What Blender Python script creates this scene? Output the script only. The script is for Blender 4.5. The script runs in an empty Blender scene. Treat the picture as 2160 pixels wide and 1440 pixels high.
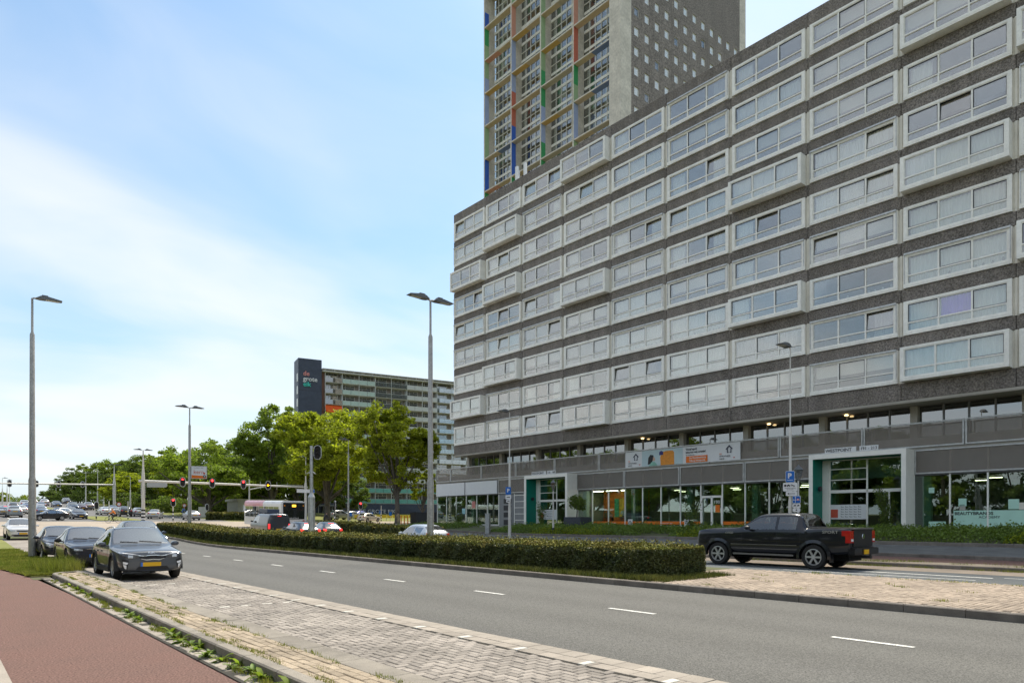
import bpy, bmesh, math, random
import numpy as np
from mathutils import Vector, Matrix, Euler
from mathutils.bvhtree import BVHTree
random.seed(7); RNG = np.random.default_rng(11)
R = math.radians
scn = bpy.context.scene
COL = scn.collection
# ------------------------------------------------------------------ camera
cam_d = bpy.data.cameras.new('camera'); cam = bpy.data.objects.new('camera', cam_d); COL.objects.link(cam)
cam.location = (0, 0, 1.68); cam.rotation_euler = (R(90), 0, R(-40.3))
cam_d.sensor_width = 36; cam_d.lens = 1450 / 2160 * 36
cam_d.shift_y = (1097 - 720) / 2160
cam_d.clip_start = .1; cam_d.clip_end = 6000
scn.camera = cam
# ------------------------------------------------------------------ light
SUN_AZ, SUN_EL = 64, 61            # degrees clockwise from +Y, elevation
sun_d = bpy.data.lights.new('sun', 'SUN'); sun = bpy.data.objects.new('sun', sun_d); COL.objects.link(sun)
sun_d.energy = 1.6; sun_d.angle = R(14); sun_d.color = (1, .92, .78)
sv = Vector((math.sin(R(SUN_AZ)) * math.cos(R(SUN_EL)), math.cos(R(SUN_AZ)) * math.cos(R(SUN_EL)), math.sin(R(SUN_EL))))
sun.rotation_euler = sv.to_track_quat('Z', 'Y').to_euler()
world = bpy.data.worlds.new('World'); scn.world = world; world.use_nodes = True
def build_world():
    nt = world.node_tree; N = nt.nodes; L = nt.links; N.clear()
    out = N.new('ShaderNodeOutputWorld')
    sky = N.new('ShaderNodeTexSky'); sky.sky_type = 'NISHITA'; sky.sun_disc = False
    sky.sun_elevation = R(SUN_EL); sky.sun_rotation = R(SUN_AZ); sky.dust_density = 1.0; sky.ozone_density = 1.4; sky.air_density = 1.1
    b1 = N.new('ShaderNodeBackground'); b1.inputs[1].default_value = .054
    tn = N.new('ShaderNodeMix'); tn.data_type = 'RGBA'; tn.blend_type = 'MULTIPLY'; tn.inputs[0].default_value = 1; tn.inputs[7].default_value = (.77,.97,1.0,1); L.new(sky.outputs[0], tn.inputs[6]); L.new(tn.outputs[2], b1.inputs[0])
    tc = N.new('ShaderNodeTexCoord'); sp = N.new('ShaderNodeSeparateXYZ'); L.new(tc.outputs['Generated'], sp.inputs[0])
    def mth(op, a, b=None, c=None):
        n = N.new('ShaderNodeMath'); n.operation = op
        for i, v in enumerate((a, b, c)):
            if v is None: continue
            if hasattr(v, 'links'): L.new(v, n.inputs[i])
            else: n.inputs[i].default_value = v
        return n.outputs[0]
    z = mth('MAXIMUM', sp.outputs[2], 0.0)
    den = mth('ADD', z, .22)
    cx = mth('DIVIDE', sp.outputs[0], den); cy = mth('DIVIDE', sp.outputs[1], den)
    cb = N.new('ShaderNodeCombineXYZ'); L.new(cx, cb.inputs[0]); L.new(cy, cb.inputs[1])
    mp = N.new('ShaderNodeMapping'); mp.inputs['Location'].default_value = (7.7, -2.2, 0); mp.inputs['Rotation'].default_value = (0, 0, R(35)); mp.inputs['Scale'].default_value = (.75, 1.25, 1)
    L.new(cb.outputs[0], mp.inputs[0])
    n1 = N.new('ShaderNodeTexNoise'); n1.inputs['Scale'].default_value = 1.05; n1.inputs['Detail'].default_value = 4; n1.inputs['Roughness'].default_value = .42; n1.inputs['Distortion'].default_value = .5
    L.new(mp.outputs[0], n1.inputs['Vector'])
    n2 = N.new('ShaderNodeTexNoise'); n2.inputs['Scale'].default_value = 3.2; n2.inputs['Detail'].default_value = 6; n2.inputs['Roughness'].default_value = .5; n2.inputs['Distortion'].default_value = .9
    L.new(mp.outputs[0], n2.inputs['Vector'])
    s = mth('ADD', mth('MULTIPLY', n1.outputs[0], .84), mth('MULTIPLY', n2.outputs[0], .16))
    hz = mth('POWER', mth('SUBTRACT', 1.0, z), 3.0)
    s = mth('ADD', s, mth('MULTIPLY', hz, .10))
    mr = N.new('ShaderNodeMapRange'); mr.interpolation_type = 'SMOOTHSTEP'
    mr.inputs['From Min'].default_value = .27; mr.inputs['From Max'].default_value = .76; mr.inputs['To Max'].default_value = .78
    L.new(s, mr.inputs['Value'])
    f = mth('MAXIMUM', mr.outputs[0], .08)
    b2 = N.new('ShaderNodeBackground'); b2.inputs[0].default_value = (1, .99, .98, 1); b2.inputs[1].default_value = .31
    b3 = N.new('ShaderNodeBackground'); b3.inputs[0].default_value = (.62, .80, 1, 1); b3.inputs[1].default_value = .27
    m0 = N.new('ShaderNodeMixShader'); L.new(mth('MULTIPLY', hz, .72), m0.inputs[0]); L.new(b1.outputs[0], m0.inputs[1]); L.new(b3.outputs[0], m0.inputs[2])
    mx = N.new('ShaderNodeMixShader'); L.new(f, mx.inputs[0]); L.new(m0.outputs[0], mx.inputs[1]); L.new(b2.outputs[0], mx.inputs[2])
    L.new(mx.outputs[0], out.inputs[0])
build_world()
scn.view_settings.view_transform = 'Standard'; scn.view_settings.look = 'None'; scn.view_settings.gamma = 1
scn.view_settings.use_curve_mapping = False
scn.view_settings.exposure = 1.84
scn.render.engine = 'CYCLES'
scn.cycles.max_bounces = 8; scn.cycles.transparent_max_bounces = 16

# ------------------------------------------------------------------ helpers
class MB:
    def __init__(s): s.v = []; s.f = []; s.m = []
    def add(s, vs, fs, m=0):
        b = len(s.v); s.v += [tuple(p) for p in vs]; s.f += [tuple(i + b for i in f) for f in fs]; s.m += [m] * len(fs); return s
    def box(s, x0, x1, y0, y1, z0, z1, m=0):
        return s.add([(x0,y0,z0),(x1,y0,z0),(x1,y1,z0),(x0,y1,z0),(x0,y0,z1),(x1,y0,z1),(x1,y1,z1),(x0,y1,z1)],
                     [(0,3,2,1),(4,5,6,7),(0,1,5,4),(1,2,6,5),(2,3,7,6),(3,0,4,7)], m)
    def tile(s, x0, x1, y0, y1, z0, z1, c=.008, m=0):       # paving piece: no bottom, chamfered top
        return s.add([(x0,y0,z0),(x1,y0,z0),(x1,y1,z0),(x0,y1,z0),(x0,y0,z1-c),(x1,y0,z1-c),(x1,y1,z1-c),(x0,y1,z1-c),
                      (x0+c,y0+c,z1),(x1-c,y0+c,z1),(x1-c,y1-c,z1),(x0+c,y1-c,z1)],
                     [(8,9,10,11),(0,1,5,4),(1,2,6,5),(2,3,7,6),(3,0,4,7),(4,5,9,8),(5,6,10,9),(6,7,11,10),(7,4,8,11)], m)
    def quad(s, a, b, c, d, m=0): return s.add([a,b,c,d], [(0,1,2,3)], m)
    def prism(s, pts, ax, a0, a1, m=0):                      # pts: 2D polygon; ax: extrusion axis 0/1/2
        n = len(pts)
        def P(p, a): return (a,p[0],p[1]) if ax == 0 else ((p[0],a,p[1]) if ax == 1 else (p[0],p[1],a))
        vs = [P(p,a0) for p in pts] + [P(p,a1) for p in pts]
        fs = [tuple(range(n))[::-1], tuple(range(n,2*n))] + [(i,(i+1)%n,n+(i+1)%n,n+i) for i in range(n)]
        return s.add(vs, fs, m)
    def tube(s, pts, rad, n=8, m=0, cap=True):
        pts = [Vector(p) for p in pts]; rad = rad if isinstance(rad,(list,tuple)) else [rad]*len(pts)
        rings = []; 
        for i,p in enumerate(pts):
            d = (pts[min(i+1,len(pts)-1)] - pts[max(i-1,0)]).normalized()
            u = d.cross(Vector((0,0,1)) if abs(d.z) < .95 else Vector((1,0,0))).normalized(); w = d.cross(u)
            rings.append([p + (u*math.cos(2*math.pi*k/n) + w*math.sin(2*math.pi*k/n))*rad[i] for k in range(n)])
        vs = [q for r in rings for q in r]; fs = []
        for i in range(len(pts)-1):
            for k in range(n): fs.append((i*n+k, i*n+(k+1)%n, (i+1)*n+(k+1)%n, (i+1)*n+k))
        if cap: fs += [tuple(range(n))[::-1], tuple((len(pts)-1)*n+k for k in range(n))]
        return s.add(vs, fs, m)
    def lathe(s, prof, n=12, c=(0,0,0), ax=2, m=0, cap=True):          # prof: (radius, height along axis)
        vs = []; fs = []
        for r,h in prof:
            for k in range(n):
                a = 2*math.pi*k/n; p = (r*math.cos(a), r*math.sin(a), h)
                if ax == 0: p = (h, r*math.cos(a), r*math.sin(a))
                if ax == 1: p = (r*math.cos(a), h, r*math.sin(a))
                vs.append((c[0]+p[0], c[1]+p[1], c[2]+p[2]))
        for i in range(len(prof)-1):
            for k in range(n): fs.append((i*n+k, i*n+(k+1)%n, (i+1)*n+(k+1)%n, (i+1)*n+k))
        if cap: fs += [tuple(range(n))[::-1], tuple((len(prof)-1)*n+k for k in range(n))]
        return s.add(vs, fs, m)
    def mesh(s, name, mats, smooth=False):
        me = bpy.data.meshes.new(name); me.from_pydata(s.v, [], s.f)
        for m in (mats if isinstance(mats,(list,tuple)) else [mats]): me.materials.append(m)
        if any(s.m): me.polygons.foreach_set('material_index', s.m)
        bm = bmesh.new(); bm.from_mesh(me); bmesh.ops.recalc_face_normals(bm, faces=bm.faces); bm.to_mesh(me); bm.free()
        if smooth:
            me.polygons.foreach_set('use_smooth', [True]*len(me.polygons)); me.set_sharp_from_angle(angle=R(38))
        return me
def link(name, me, parent=None, loc=(0,0,0), rot=(0,0,0)):
    o = bpy.data.objects.new(name, me); COL.objects.link(o); o.location = loc; o.rotation_euler = rot
    if parent is not None: o.parent = parent
    return o
def ob(name, mb, mats, parent=None, loc=(0,0,0), rot=(0,0,0), smooth=False):
    return link(name, mb.mesh(name, mats, smooth), parent, loc, rot)
def empty(name, loc=(0,0,0), rz=0, parent=None):
    o = bpy.data.objects.new(name, None); COL.objects.link(o); o.location = loc; o.rotation_euler = (0,0,rz); o.empty_display_size = .3
    if parent is not None: o.parent = parent
    return o
def T(o, label=None, cat=None, group=None, kind=None):
    for k,v in (('label',label),('category',cat),('group',group),('kind',kind)):
        if v: o[k] = v
    return o
KIDS = {}
def copy_tree(o, parent=None, loc=None, rz=None):
    c = o.copy(); COL.objects.link(c)
    if parent is not None: c.parent = parent
    if loc is not None: c.location = loc
    if rz is not None: c.rotation_euler = (0,0,rz)
    for ch in kids(o): copy_tree(ch, c)
    return c
def kids(o):
    return list(o.children)
def big_mesh(name, V, Fq, mats, parent=None, smooth=False, mi=None, k=4):
    """V (n,3) float array, Fq (m,k) int array"""
    me = bpy.data.meshes.new(name); m = len(Fq)
    me.vertices.add(len(V)); me.vertices.foreach_set('co', np.asarray(V, np.float32).ravel())
    me.loops.add(m*k); me.loops.foreach_set('vertex_index', np.asarray(Fq, np.int32).ravel())
    me.polygons.add(m); me.polygons.foreach_set('loop_start', np.arange(0, m*k, k, dtype=np.int32))
    try: me.polygons.foreach_set('loop_total', np.full(m, k, np.int32))
    except Exception: pass
    for q in (mats if isinstance(mats,(list,tuple)) else [mats]): me.materials.append(q)
    if mi is not None: me.polygons.foreach_set('material_index', np.asarray(mi, np.int32))
    me.update(calc_edges=True); me.validate()
    return link(name, me, parent)
_fonts = {}
def text(name, s, size, loc, rot, m, parent=None, ext=.01, align='LEFT', sx=1, bold=0.0):
    c = bpy.data.curves.new('t', 'FONT'); c.body = s; c.size = size; c.extrude = ext; c.align_x = align; c.offset = bold; c.resolution_u = 2
    o = bpy.data.objects.new('t', c); COL.objects.link(o); bpy.context.view_layer.update()
    me = bpy.data.meshes.new_from_object(o); bpy.data.objects.remove(o); bpy.data.curves.remove(c)
    me.materials.clear(); me.materials.append(m); me.name = name
    q = link(name, me, parent, loc, rot); q.scale = (sx,1,1); return q

# ------------------------------------------------------------------ materials
MATS = {}
def mat(name, col, rough=.6, metal=0, spec=.4, var=.12, vs=2.0, tint=None, bump=0, bs=60, rnd=0, isl=0, trans=0, coat=0, streak=0, tracks=0, objcol=False, emit=0, alpha=1, detail=4, stretch=None, sp2=None):
    m = bpy.data.materials.new(name); m.use_nodes = True; nt = m.node_tree; N = nt.nodes; L = nt.links
    p = N['Principled BSDF']; p.inputs['Roughness'].default_value = rough; p.inputs['Metallic'].default_value = metal
    p.inputs['Specular IOR Level'].default_value = spec
    c4 = tuple(col) + (1,)
    src = None
    rgb = N.new('ShaderNodeRGB'); rgb.outputs[0].default_value = c4; src = rgb.outputs[0]
    if objcol:
        oi = N.new('ShaderNodeObjectInfo'); src = oi.outputs['Color']
    geo = N.new('ShaderNodeNewGeometry'); pos = geo.outputs['Position']
    if stretch:
        mp = N.new('ShaderNodeMapping'); mp.inputs['Scale'].default_value = stretch; L.new(pos, mp.inputs[0]); pos = mp.outputs[0]
    def mix(a, fac, mode='MULTIPLY', b=None, f=1.0):
        n = N.new('ShaderNodeMix'); n.data_type = 'RGBA'; n.blend_type = mode
        if hasattr(f,'links'): L.new(f, n.inputs[0])
        else: n.inputs[0].default_value = f
        L.new(a, n.inputs[6])
        if b is not None: n.inputs[7].default_value = tuple(b)+(1,)
        else: L.new(fac, n.inputs[7])
        return n.outputs[2]
    def ramp(v, a, b):
        n = N.new('ShaderNodeMapRange'); n.inputs['From Min'].default_value = .3; n.inputs['From Max'].default_value = .7
        n.inputs['To Min'].default_value = a; n.inputs['To Max'].default_value = b; L.new(v, n.inputs[0]); return n.outputs[0]
    if var or tint:
        nz = N.new('ShaderNodeTexNoise'); nz.inputs['Scale'].default_value = vs; nz.inputs['Detail'].default_value = detail; nz.inputs['Roughness'].default_value = .6; L.new(pos, nz.inputs['Vector'])
        if tint: src = mix(src, None, 'MIX', tint, ramp(nz.outputs[0], 0, 1))
        src = mix(src, ramp(nz.outputs[0], 1-var, 1+var))
    if sp2:                                                   # fine speckle (amount, scale)
        n3 = N.new('ShaderNodeTexNoise'); n3.inputs['Scale'].default_value = sp2[1]; n3.inputs['Detail'].default_value = 2; L.new(geo.outputs['Position'], n3.inputs['Vector'])
        src = mix(src, ramp(n3.outputs[0], 1-sp2[0], 1+sp2[0]))
    if tracks:                                                # tyre polished lanes along Y
        sx_ = N.new('ShaderNodeSeparateXYZ'); L.new(geo.outputs['Position'], sx_.inputs[0]); a_ = N.new('ShaderNodeMath'); a_.operation = 'MULTIPLY_ADD'; L.new(sx_.outputs[0], a_.inputs[0]); a_.inputs[1].default_value = 2*math.pi/1.82; a_.inputs[2].default_value = 1.1
        s_ = N.new('ShaderNodeMath'); s_.operation = 'SINE'; L.new(a_.outputs[0], s_.inputs[0]); b_ = N.new('ShaderNodeMapRange'); b_.inputs['From Min'].default_value = -1; b_.inputs['To Min'].default_value = 1-tracks; b_.inputs['To Max'].default_value = 1+tracks; L.new(s_.outputs[0], b_.inputs[0]); src = mix(src, b_.outputs[0])
    if streak:
        mp2 = N.new('ShaderNodeMapping'); mp2.inputs['Scale'].default_value = (1.6,1.6,.12); L.new(geo.outputs['Position'], mp2.inputs[0]); n4 = N.new('ShaderNodeTexNoise'); n4.inputs['Scale'].default_value = 1.0; n4.inputs['Detail'].default_value = 5; L.new(mp2.outputs[0], n4.inputs['Vector'])
        src = mix(src, ramp(n4.outputs[0], 1-streak, 1+streak*.6))
    if rnd:
        oi = N.new('ShaderNodeObjectInfo'); n = N.new('ShaderNodeMapRange'); n.inputs['To Min'].default_value = 1-rnd; n.inputs['To Max'].default_value = 1+rnd; L.new(oi.outputs['Random'], n.inputs[0]); src = mix(src, n.outputs[0])
    if isl:
        n = N.new('ShaderNodeMapRange'); n.inputs['To Min'].default_value = 1-isl; n.inputs['To Max'].default_value = 1+isl; L.new(geo.outputs['Random Per Island'], n.inputs[0]); src = mix(src, n.outputs[0])
    L.new(src, p.inputs['Base Color'])
    if coat: p.inputs['Coat Weight'].default_value = coat; p.inputs['Coat Roughness'].default_value = .04
    if bump:
        nb = N.new('ShaderNodeTexNoise'); nb.inputs['Scale'].default_value = bs; nb.inputs['Detail'].default_value = 3; L.new(geo.outputs['Position'], nb.inputs['Vector'])
        b = N.new('ShaderNodeBump'); b.inputs['Strength'].default_value = min(1, bump); b.inputs['Distance'].default_value = .02 if bump <= 1 else .02*bump; L.new(nb.outputs[0], b.inputs['Height']); L.new(b.outputs[0], p.inputs['Normal'])
    if emit: L.new(src, p.inputs['Emission Color']); p.inputs['Emission Strength'].default_value = emit
    last = p.outputs[0]
    if trans:
        t = N.new('ShaderNodeBsdfTranslucent'); L.new(mix(src, None, 'MULTIPLY', (1.15,1.25,.55)), t.inputs[0])
        mx = N.new('ShaderNodeMixShader'); mx.inputs[0].default_value = trans; L.new(last, mx.inputs[1]); L.new(t.outputs[0], mx.inputs[2]); last = mx.outputs[0]
    if alpha < 1:
        t = N.new('ShaderNodeBsdfTransparent'); mx = N.new('ShaderNodeMixShader'); mx.inputs[0].default_value = alpha; L.new(t.outputs[0], mx.inputs[1]); L.new(last, mx.inputs[2]); last = mx.outputs[0]
    L.new(last, N['Material Output'].inputs[0])
    MATS[name] = m; return m
def glass(name, tint=(.5,.56,.56), refl=.3, fres=.55, rough=.0, gcol=(1,1,1)):
    m = bpy.data.materials.new(name); m.use_nodes = True; nt = m.node_tree; N = nt.nodes; L = nt.links; N.remove(N['Principled BSDF'])
    t = N.new('ShaderNodeBsdfTransparent'); t.inputs[0].default_value = tuple(tint)+(1,)
    g = N.new('ShaderNodeBsdfGlossy'); g.inputs['Roughness'].default_value = rough; g.inputs[0].default_value = tuple(gcol)+(1,)
    lw = N.new('ShaderNodeLayerWeight'); lw.inputs[0].default_value = .5
    mr = N.new('ShaderNodeMapRange'); mr.inputs['To Min'].default_value = refl; mr.inputs['To Max'].default_value = fres; L.new(lw.outputs['Fresnel'], mr.inputs[0])
    mx = N.new('ShaderNodeMixShader'); L.new(mr.outputs[0], mx.inputs[0]); L.new(t.outputs[0], mx.inputs[1]); L.new(g.outputs[0], mx.inputs[2])
    L.new(mx.outputs[0], N['Material Output'].inputs[0]); MATS[name] = m; return m
asphalt = mat('asphalt', (.135,.131,.118), .82, var=.16, vs=1.1, tint=(.092,.089,.082), sp2=(.6,55), bump=.5, bs=70, stretch=(1,.07,1), detail=8, tracks=.07)
asphalt2 = mat('asphalt_cool', (.10,.11,.115), .85, var=.14, vs=.4, sp2=(.4,110), bump=.4, bs=140)
asphalt_far = mat('asphalt_far', (.15,.145,.14), .85, var=.2, vs=.2)
redasph = mat('red_asphalt', (.21,.122,.098), .9, var=.28, vs=1.1, sp2=(.6,45), tint=(.135,.073,.058), detail=10, bump=.6, bs=120)
footway_m = mat('footway_grey', (.15,.148,.14), .9, var=.2, vs=1.2, sp2=(.25,60))
tan_pave = mat('tan_pavement', (.36,.30,.235), .85, var=.15, vs=.25, sp2=(.15,5))
brick_m = mat('paving_brick_grey', (.255,.225,.195), .85, var=.34, vs=.7, rnd=.2, isl=.2, sp2=(.25,120), bump=.3, bs=120)
brick_tan = mat('paving_brick_tan', (.33,.265,.19), .85, var=.25, vs=1.1, rnd=.18, isl=.18, sp2=(.3,110), bump=.3, bs=120)
brick_pink = mat('paving_brick_pink', (.30,.24,.185), .85, var=.2, vs=.9, rnd=.18, isl=.18, sp2=(.2,80))
white_brick = mat('paving_brick_white', (.6,.57,.5), .8, var=.15, vs=6, sp2=(.15,90))
tile_m = mat('concrete_tile', (.32,.28,.235), .85, var=.16, vs=1.5, rnd=.1, isl=.1, sp2=(.2,120), bump=.2, bs=100)
kerb_m = mat('kerb_concrete', (.19,.165,.14), .85, var=.25, vs=2.5, rnd=.12, sp2=(.25,110), bump=.3, bs=90)
kerb_l = mat('kerb_light', (.25,.222,.185), .85, var=.22, vs=2.5, rnd=.12, sp2=(.25,110), bump=.3, bs=90)
joint_m = mat('joint_sand', (.05,.045,.036), .95, var=.3, vs=4)
earth_m = mat('earth', (.12,.11,.06), .95, var=.3, vs=.6, tint=(.09,.12,.035))
lawn_m = mat('lawn', (.17,.2,.04), .95, var=.25, vs=.8, tint=(.2,.19,.06))
paint_w = mat('road_paint', (.62,.61,.57), .7, var=.25, vs=8, sp2=(.5,38))
# ------------------------------------------------------------------ terrain
def zg(Y):
    q = np.maximum(np.asarray(Y, float) - 42, 0)
    return .022*q*np.minimum(1, q/12) + .00007*q*q
RX = [-1e4,25,27.0,27.01,28.5,31.9,31.91,37.3,37.31,44.8,1e4]
RZ = [0,0,0,.12,.12,.12,.25,.45,.58,1.05,1.05]
RLZ = [0,0,-.1,-.1,-.1,-.1,-.02,.2,.2,.6,.6]
def fade(Y): return np.clip((75 - np.asarray(Y, float))/28, 0, 1)
def zgc(Y):
    Y = np.asarray(Y, float); return np.where(Y < 235, zg(Y), zg(235.) + (Y-235)*.0)
def TZ(X, Y): return np.interp(X, RX, RZ)*fade(Y) + zgc(Y)
def tz(X, Y): return float(TZ(X, Y))
def strip(name, m, x0, x1, y0, y1, off=0.0, step=2.0, nx=1, kind='structure', parent=None, label=None):
    """sheet following the ground between x0(Y) and x1(Y)"""
    f0 = x0 if callable(x0) else (lambda y: x0); f1 = x1 if callable(x1) else (lambda y: x1)
    n = max(1, int(round((y1-y0)/step))); Ys = np.linspace(y0, y1, n+1); V = []; Fq = []
    for y in Ys:
        for i in range(nx+1):
            x = f0(y) + (f1(y)-f0(y))*i/nx; V.append((x, y, tz(min(max(x, f0(y)+.02), f1(y)-.02), y)+off))
    for j in range(n):
        for i in range(nx): a = j*(nx+1)+i; Fq.append((a, a+1, a+nx+2, a+nx+1))
    o = big_mesh(name, np.array(V), np.array(Fq), m, parent)
    if kind: o['kind'] = kind
    if label: o['label'] = label
    return o
def build_ground():
    xs = np.array([-3000,-800,-300,-120,-60,-30,-15,-5,0,3,6,10,14,20,25,26.9,28.5,31.8,37.2,44.8,52,60,80,110,160,260,600,1500,3000.])
    ys = np.concatenate([[-3000,-600,-200,-80,-40], np.arange(-20,250,2.0), [260,300,400,600,1200,3000]])
    XX, YY = np.meshgrid(xs, ys); ZZ = np.interp(XX, RX, RLZ)*fade(YY) + zgc(YY) - .07
    V = np.stack([XX.ravel(), YY.ravel(), ZZ.ravel()], 1); nx = len(xs)
    i, j = np.meshgrid(np.arange(nx-1), np.arange(len(ys)-1)); a = (j*nx+i).ravel()
    o = big_mesh('ground', V, np.stack([a,a+1,a+nx+1,a+nx],1), earth_m); o['kind'] = 'structure'
build_ground()
pr = lambda y: float(np.interp(y, [-8,16,24,29,36,60], [2.5,2.5,2.33,1.85,1.3,.6]))
strip('cycle_path', redasph, lambda y: pr(y)-1.86, pr, -8, 62)
strip('footpath', tile_m, -3, lambda y: pr(y)-1.85, -8, 62, .02)
def kerb_line(name, m, pts, w, h, z0=-.1, L=1.0, cham=.018, zoff=0.0):
    """kerb stones one by one along a polyline; the kerb's body lies right of the walking direction"""
    root = empty(name); root['kind'] = 'structure'
    shared = None
    for (xa,ya),(xb,yb) in zip(pts[:-1], pts[1:]):
        d = math.hypot(xb-xa, yb-ya); n = max(1, round(d/L)); l = d/n; ang = math.atan2(yb-ya, xb-xa)
        if shared is None or abs(shared[0]-l) > .004:
            mb = MB(); g = .006; c = cham
            prof = [(0,z0),(0,h-c),(-c,h),(-w,h),(-w,z0)]
            mb.prism(prof, 0, g, l-g); shared = (l, mb.mesh('kerb_stone', m))
        for i in range(n):
            t = i/n; x, y = xa+(xb-xa)*t, ya+(yb-ya)*t
            zz = tz(x if zoff is not None else x, y) if zoff is None else float(zgc(y))+zoff
            o = link('kerb_stone', shared[1], root, (x, y, zz), (0,0,ang))
    return root
# near side: gutter tiles, kerb, brick strip, flush band, parking bay, gutter band
strip('gutter_bed', joint_m, 2.45, 2.74, -6, 24, .012)
g_root = empty('gutter'); g_root['kind'] = 'structure'
gm = MB().tile(-.115,.115,-.146,.146,-.03,.014,.005).mesh('gutter_tile', tile_m)
for k in range(96):
    y = -4 + .3*k
    if y > 23.6: break
    link('gutter_tile', gm, g_root, (2.61+random.uniform(-.006,.006), y, random.uniform(-.004,.006)), (0, random.uniform(-.02,.02), random.uniform(-.012,.012)))
kerb_line('kerb', kerb_l, [(2.74,24.0),(2.74,-5)][::-1], .15, .13)
kerb_line('kerb', kerb_l, [(2.74,24.0),(2.82,24.35),(3.05,24.62),(3.4,24.75)], .15, .13, L=.5)
strip('brick_bed', joint_m, 2.88, 3.42, -6, 24.3, .112)
band_root = empty('flush_band'); band_root['kind'] = 'structure'
bmesh_ = MB().tile(-.17,.17,-.495,.495,-.2,.128,.008).mesh('band_slab', kerb_l)
for k in range(32):
    link('band_slab', bmesh_, band_root, (3.585, -5.5+k, random.uniform(-.004,.004)), (0,0,random.uniform(-.006,.006)))
strip('parking_bay', joint_m, 3.75, 5.82, -8, 60, -.012)
strip('band_bed', joint_m, 5.8, 6.36, -8, 60, -.010)
def pieces(root, boxes, m_of, z0, z1, name, near=300, cen=(0,0), rough=.004, c=.007):
    """boxes: (x0,x1,y0,y1) of paving pieces; the nearest ones become objects of their own, the rest one part"""
    boxes = sorted(boxes, key=lambda b: (b[0]-cen[0])**2 + (b[2]-cen[1])**2)
    share = {}
    for b in boxes[:near]:
        w, l = round(b[1]-b[0], 3), round(b[3]-b[2], 3); m = m_of(b)
        if (w,l,m.name) not in share: share[(w,l,m.name)] = MB().tile(-w/2,w/2,-l/2,l/2,z0-z1,0,c).mesh(name, m)
        x, y = (b[0]+b[1])/2, (b[2]+b[3])/2
        link(name, share[(w,l,m.name)], root, (x, y, z1 + random.uniform(-rough, rough)), (random.uniform(-.012,.012), random.uniform(-.012,.012), random.uniform(-.008,.008)))
    rest = boxes[near:]
    if rest:
        ms = []; mb = MB()
        for b in rest:
            m = m_of(b)
            if m not in ms: ms.append(m)
            dz = random.uniform(-rough, rough)
            mb.tile(b[0], b[1], b[2], b[3], z0, z1+dz, c, ms.index(m))
        me = bpy.data.meshes.new(name+'s'); me.from_pydata(mb.v, [], mb.f)
        for m in ms: me.materials.append(m)
        me.polygons.foreach_set('material_index', mb.m)
        o = link(name+'s', me, root); o['kind'] = 'stuff'
def herring(x0, x1, y0, y1, u, g):
    out = []; nx = int((x1-x0)/u); ny = int((y1-y0)/u)
    for j in range(-1, ny):
        for i in range(-1, nx):
            m = (i-j) % 4
            if m == 0: b = (x0+i*u, x0+(i+2)*u, y0+j*u, y0+(j+1)*u)
            elif m == 3: b = (x0+i*u, x0+(i+1)*u, y0+j*u, y0+(j+2)*u)
            else: continue
            b = (max(b[0],x0)+g, min(b[1],x1)-g, max(b[2],y0)+g, min(b[3],y1)-g)
            if b[1]-b[0] > .03 and b[3]-b[2] > .03: out.append(b)
    return out
bay = empty('bay_paving'); bay['kind'] = 'structure'
def bay_mat(b):
    xm, ym = (b[0]+b[1])/2, (b[2]+b[3])/2
    for yy in (7.85, 13.85, 19.85):
        if abs(ym-yy) < .056 and (b[1]-b[0]) > .15 and int((xm+.02)/.2) % 2 == 0: return white_brick
    return brick_m
pieces(bay, herring(3.76, 5.81, 3.6, 21.5, .105, .0065), bay_mat, -.06, 0, 'paving_brick', 300, (4.6,5.5))
strip('bay_paving_beyond', brick_m, 3.76, 5.81, 21.5, 60, -.004)
bb = []
for k in range(110):
    y = 2.5+.3*k
    if y > 24: break
    bb.append((5.82, 6.04, y, y+.29)); bb.append((6.05, 6.34, y-.15, y+.14))
wk = MB().tile(-.1,.1,-.05,.05,-.02,.005,.004).mesh('paving_brick', white_brick)
band = empty('gutter_band'); band['kind'] = 'structure'
pieces(band, bb, lambda b: tile_m, -.06, .002, 'gutter_tile', 170, (5,5), .002, .005)
for k in range(17): link('paving_brick', wk, band, (5.9, 3.2+1.2*k, .006), (0,0,0))
strip('gutter_band_beyond', tile_m, 5.82, 6.34, 24, 60, 0)
sb = []
for r in range(5):
    for k in range(140):
        y = -1+.21*k+(.105 if r % 2 else 0)
        if y < 24: sb.append((2.893+r*.105, 2.893+r*.105+.098, y+.003, y+.204))
bs_root = empty('brick_strip'); bs_root['kind'] = 'structure'
pieces(bs_root, sb, lambda b: brick_tan, .08, .128, 'paving_brick', 280, (3.1,4.5), .005)
strip('road', asphalt, 6.36, 13.71, -8, 64, -.006)
strip('second_road', asphalt2, 19.98, 25.0, -10, 64, -.004)
kerb_line('kerb', kerb_m, [(13.7,62),(13.7,-6)][::-1], .15, .14)
strip('median_bed', joint_m, 13.85, 19.96, -8, 12.4, .118)
strip('hedge_bed', earth_m, 13.85, 19.96, 12.4, 62, .12)
mb_ = []
for i in range(169):
    for k in range(29):
        x_ = -5.5+.105*i; y_ = 13.87+.21*k+(.105 if i % 2 else -.0)
        if y_ < 19.75: mb_.append((y_+.005, y_+.205, x_+.006, x_+.099))
med = empty('median_paving'); med['kind'] = 'structure'
pieces(med, mb_, lambda b: brick_pink, .08, .14, 'paving_brick', 300, (14.2,2.2), .006, .012)
strip('edge_band', kerb_l, 19.94, 20.02, -8, 62, .02)
strip('bike_strip_paving', brick_pink, 25.0, 26.98, -10, 62, -.002)
kerb_line('kerb', kerb_m, [(26.95,60),(26.95,-10)][::-1], .12, .13)
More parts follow.
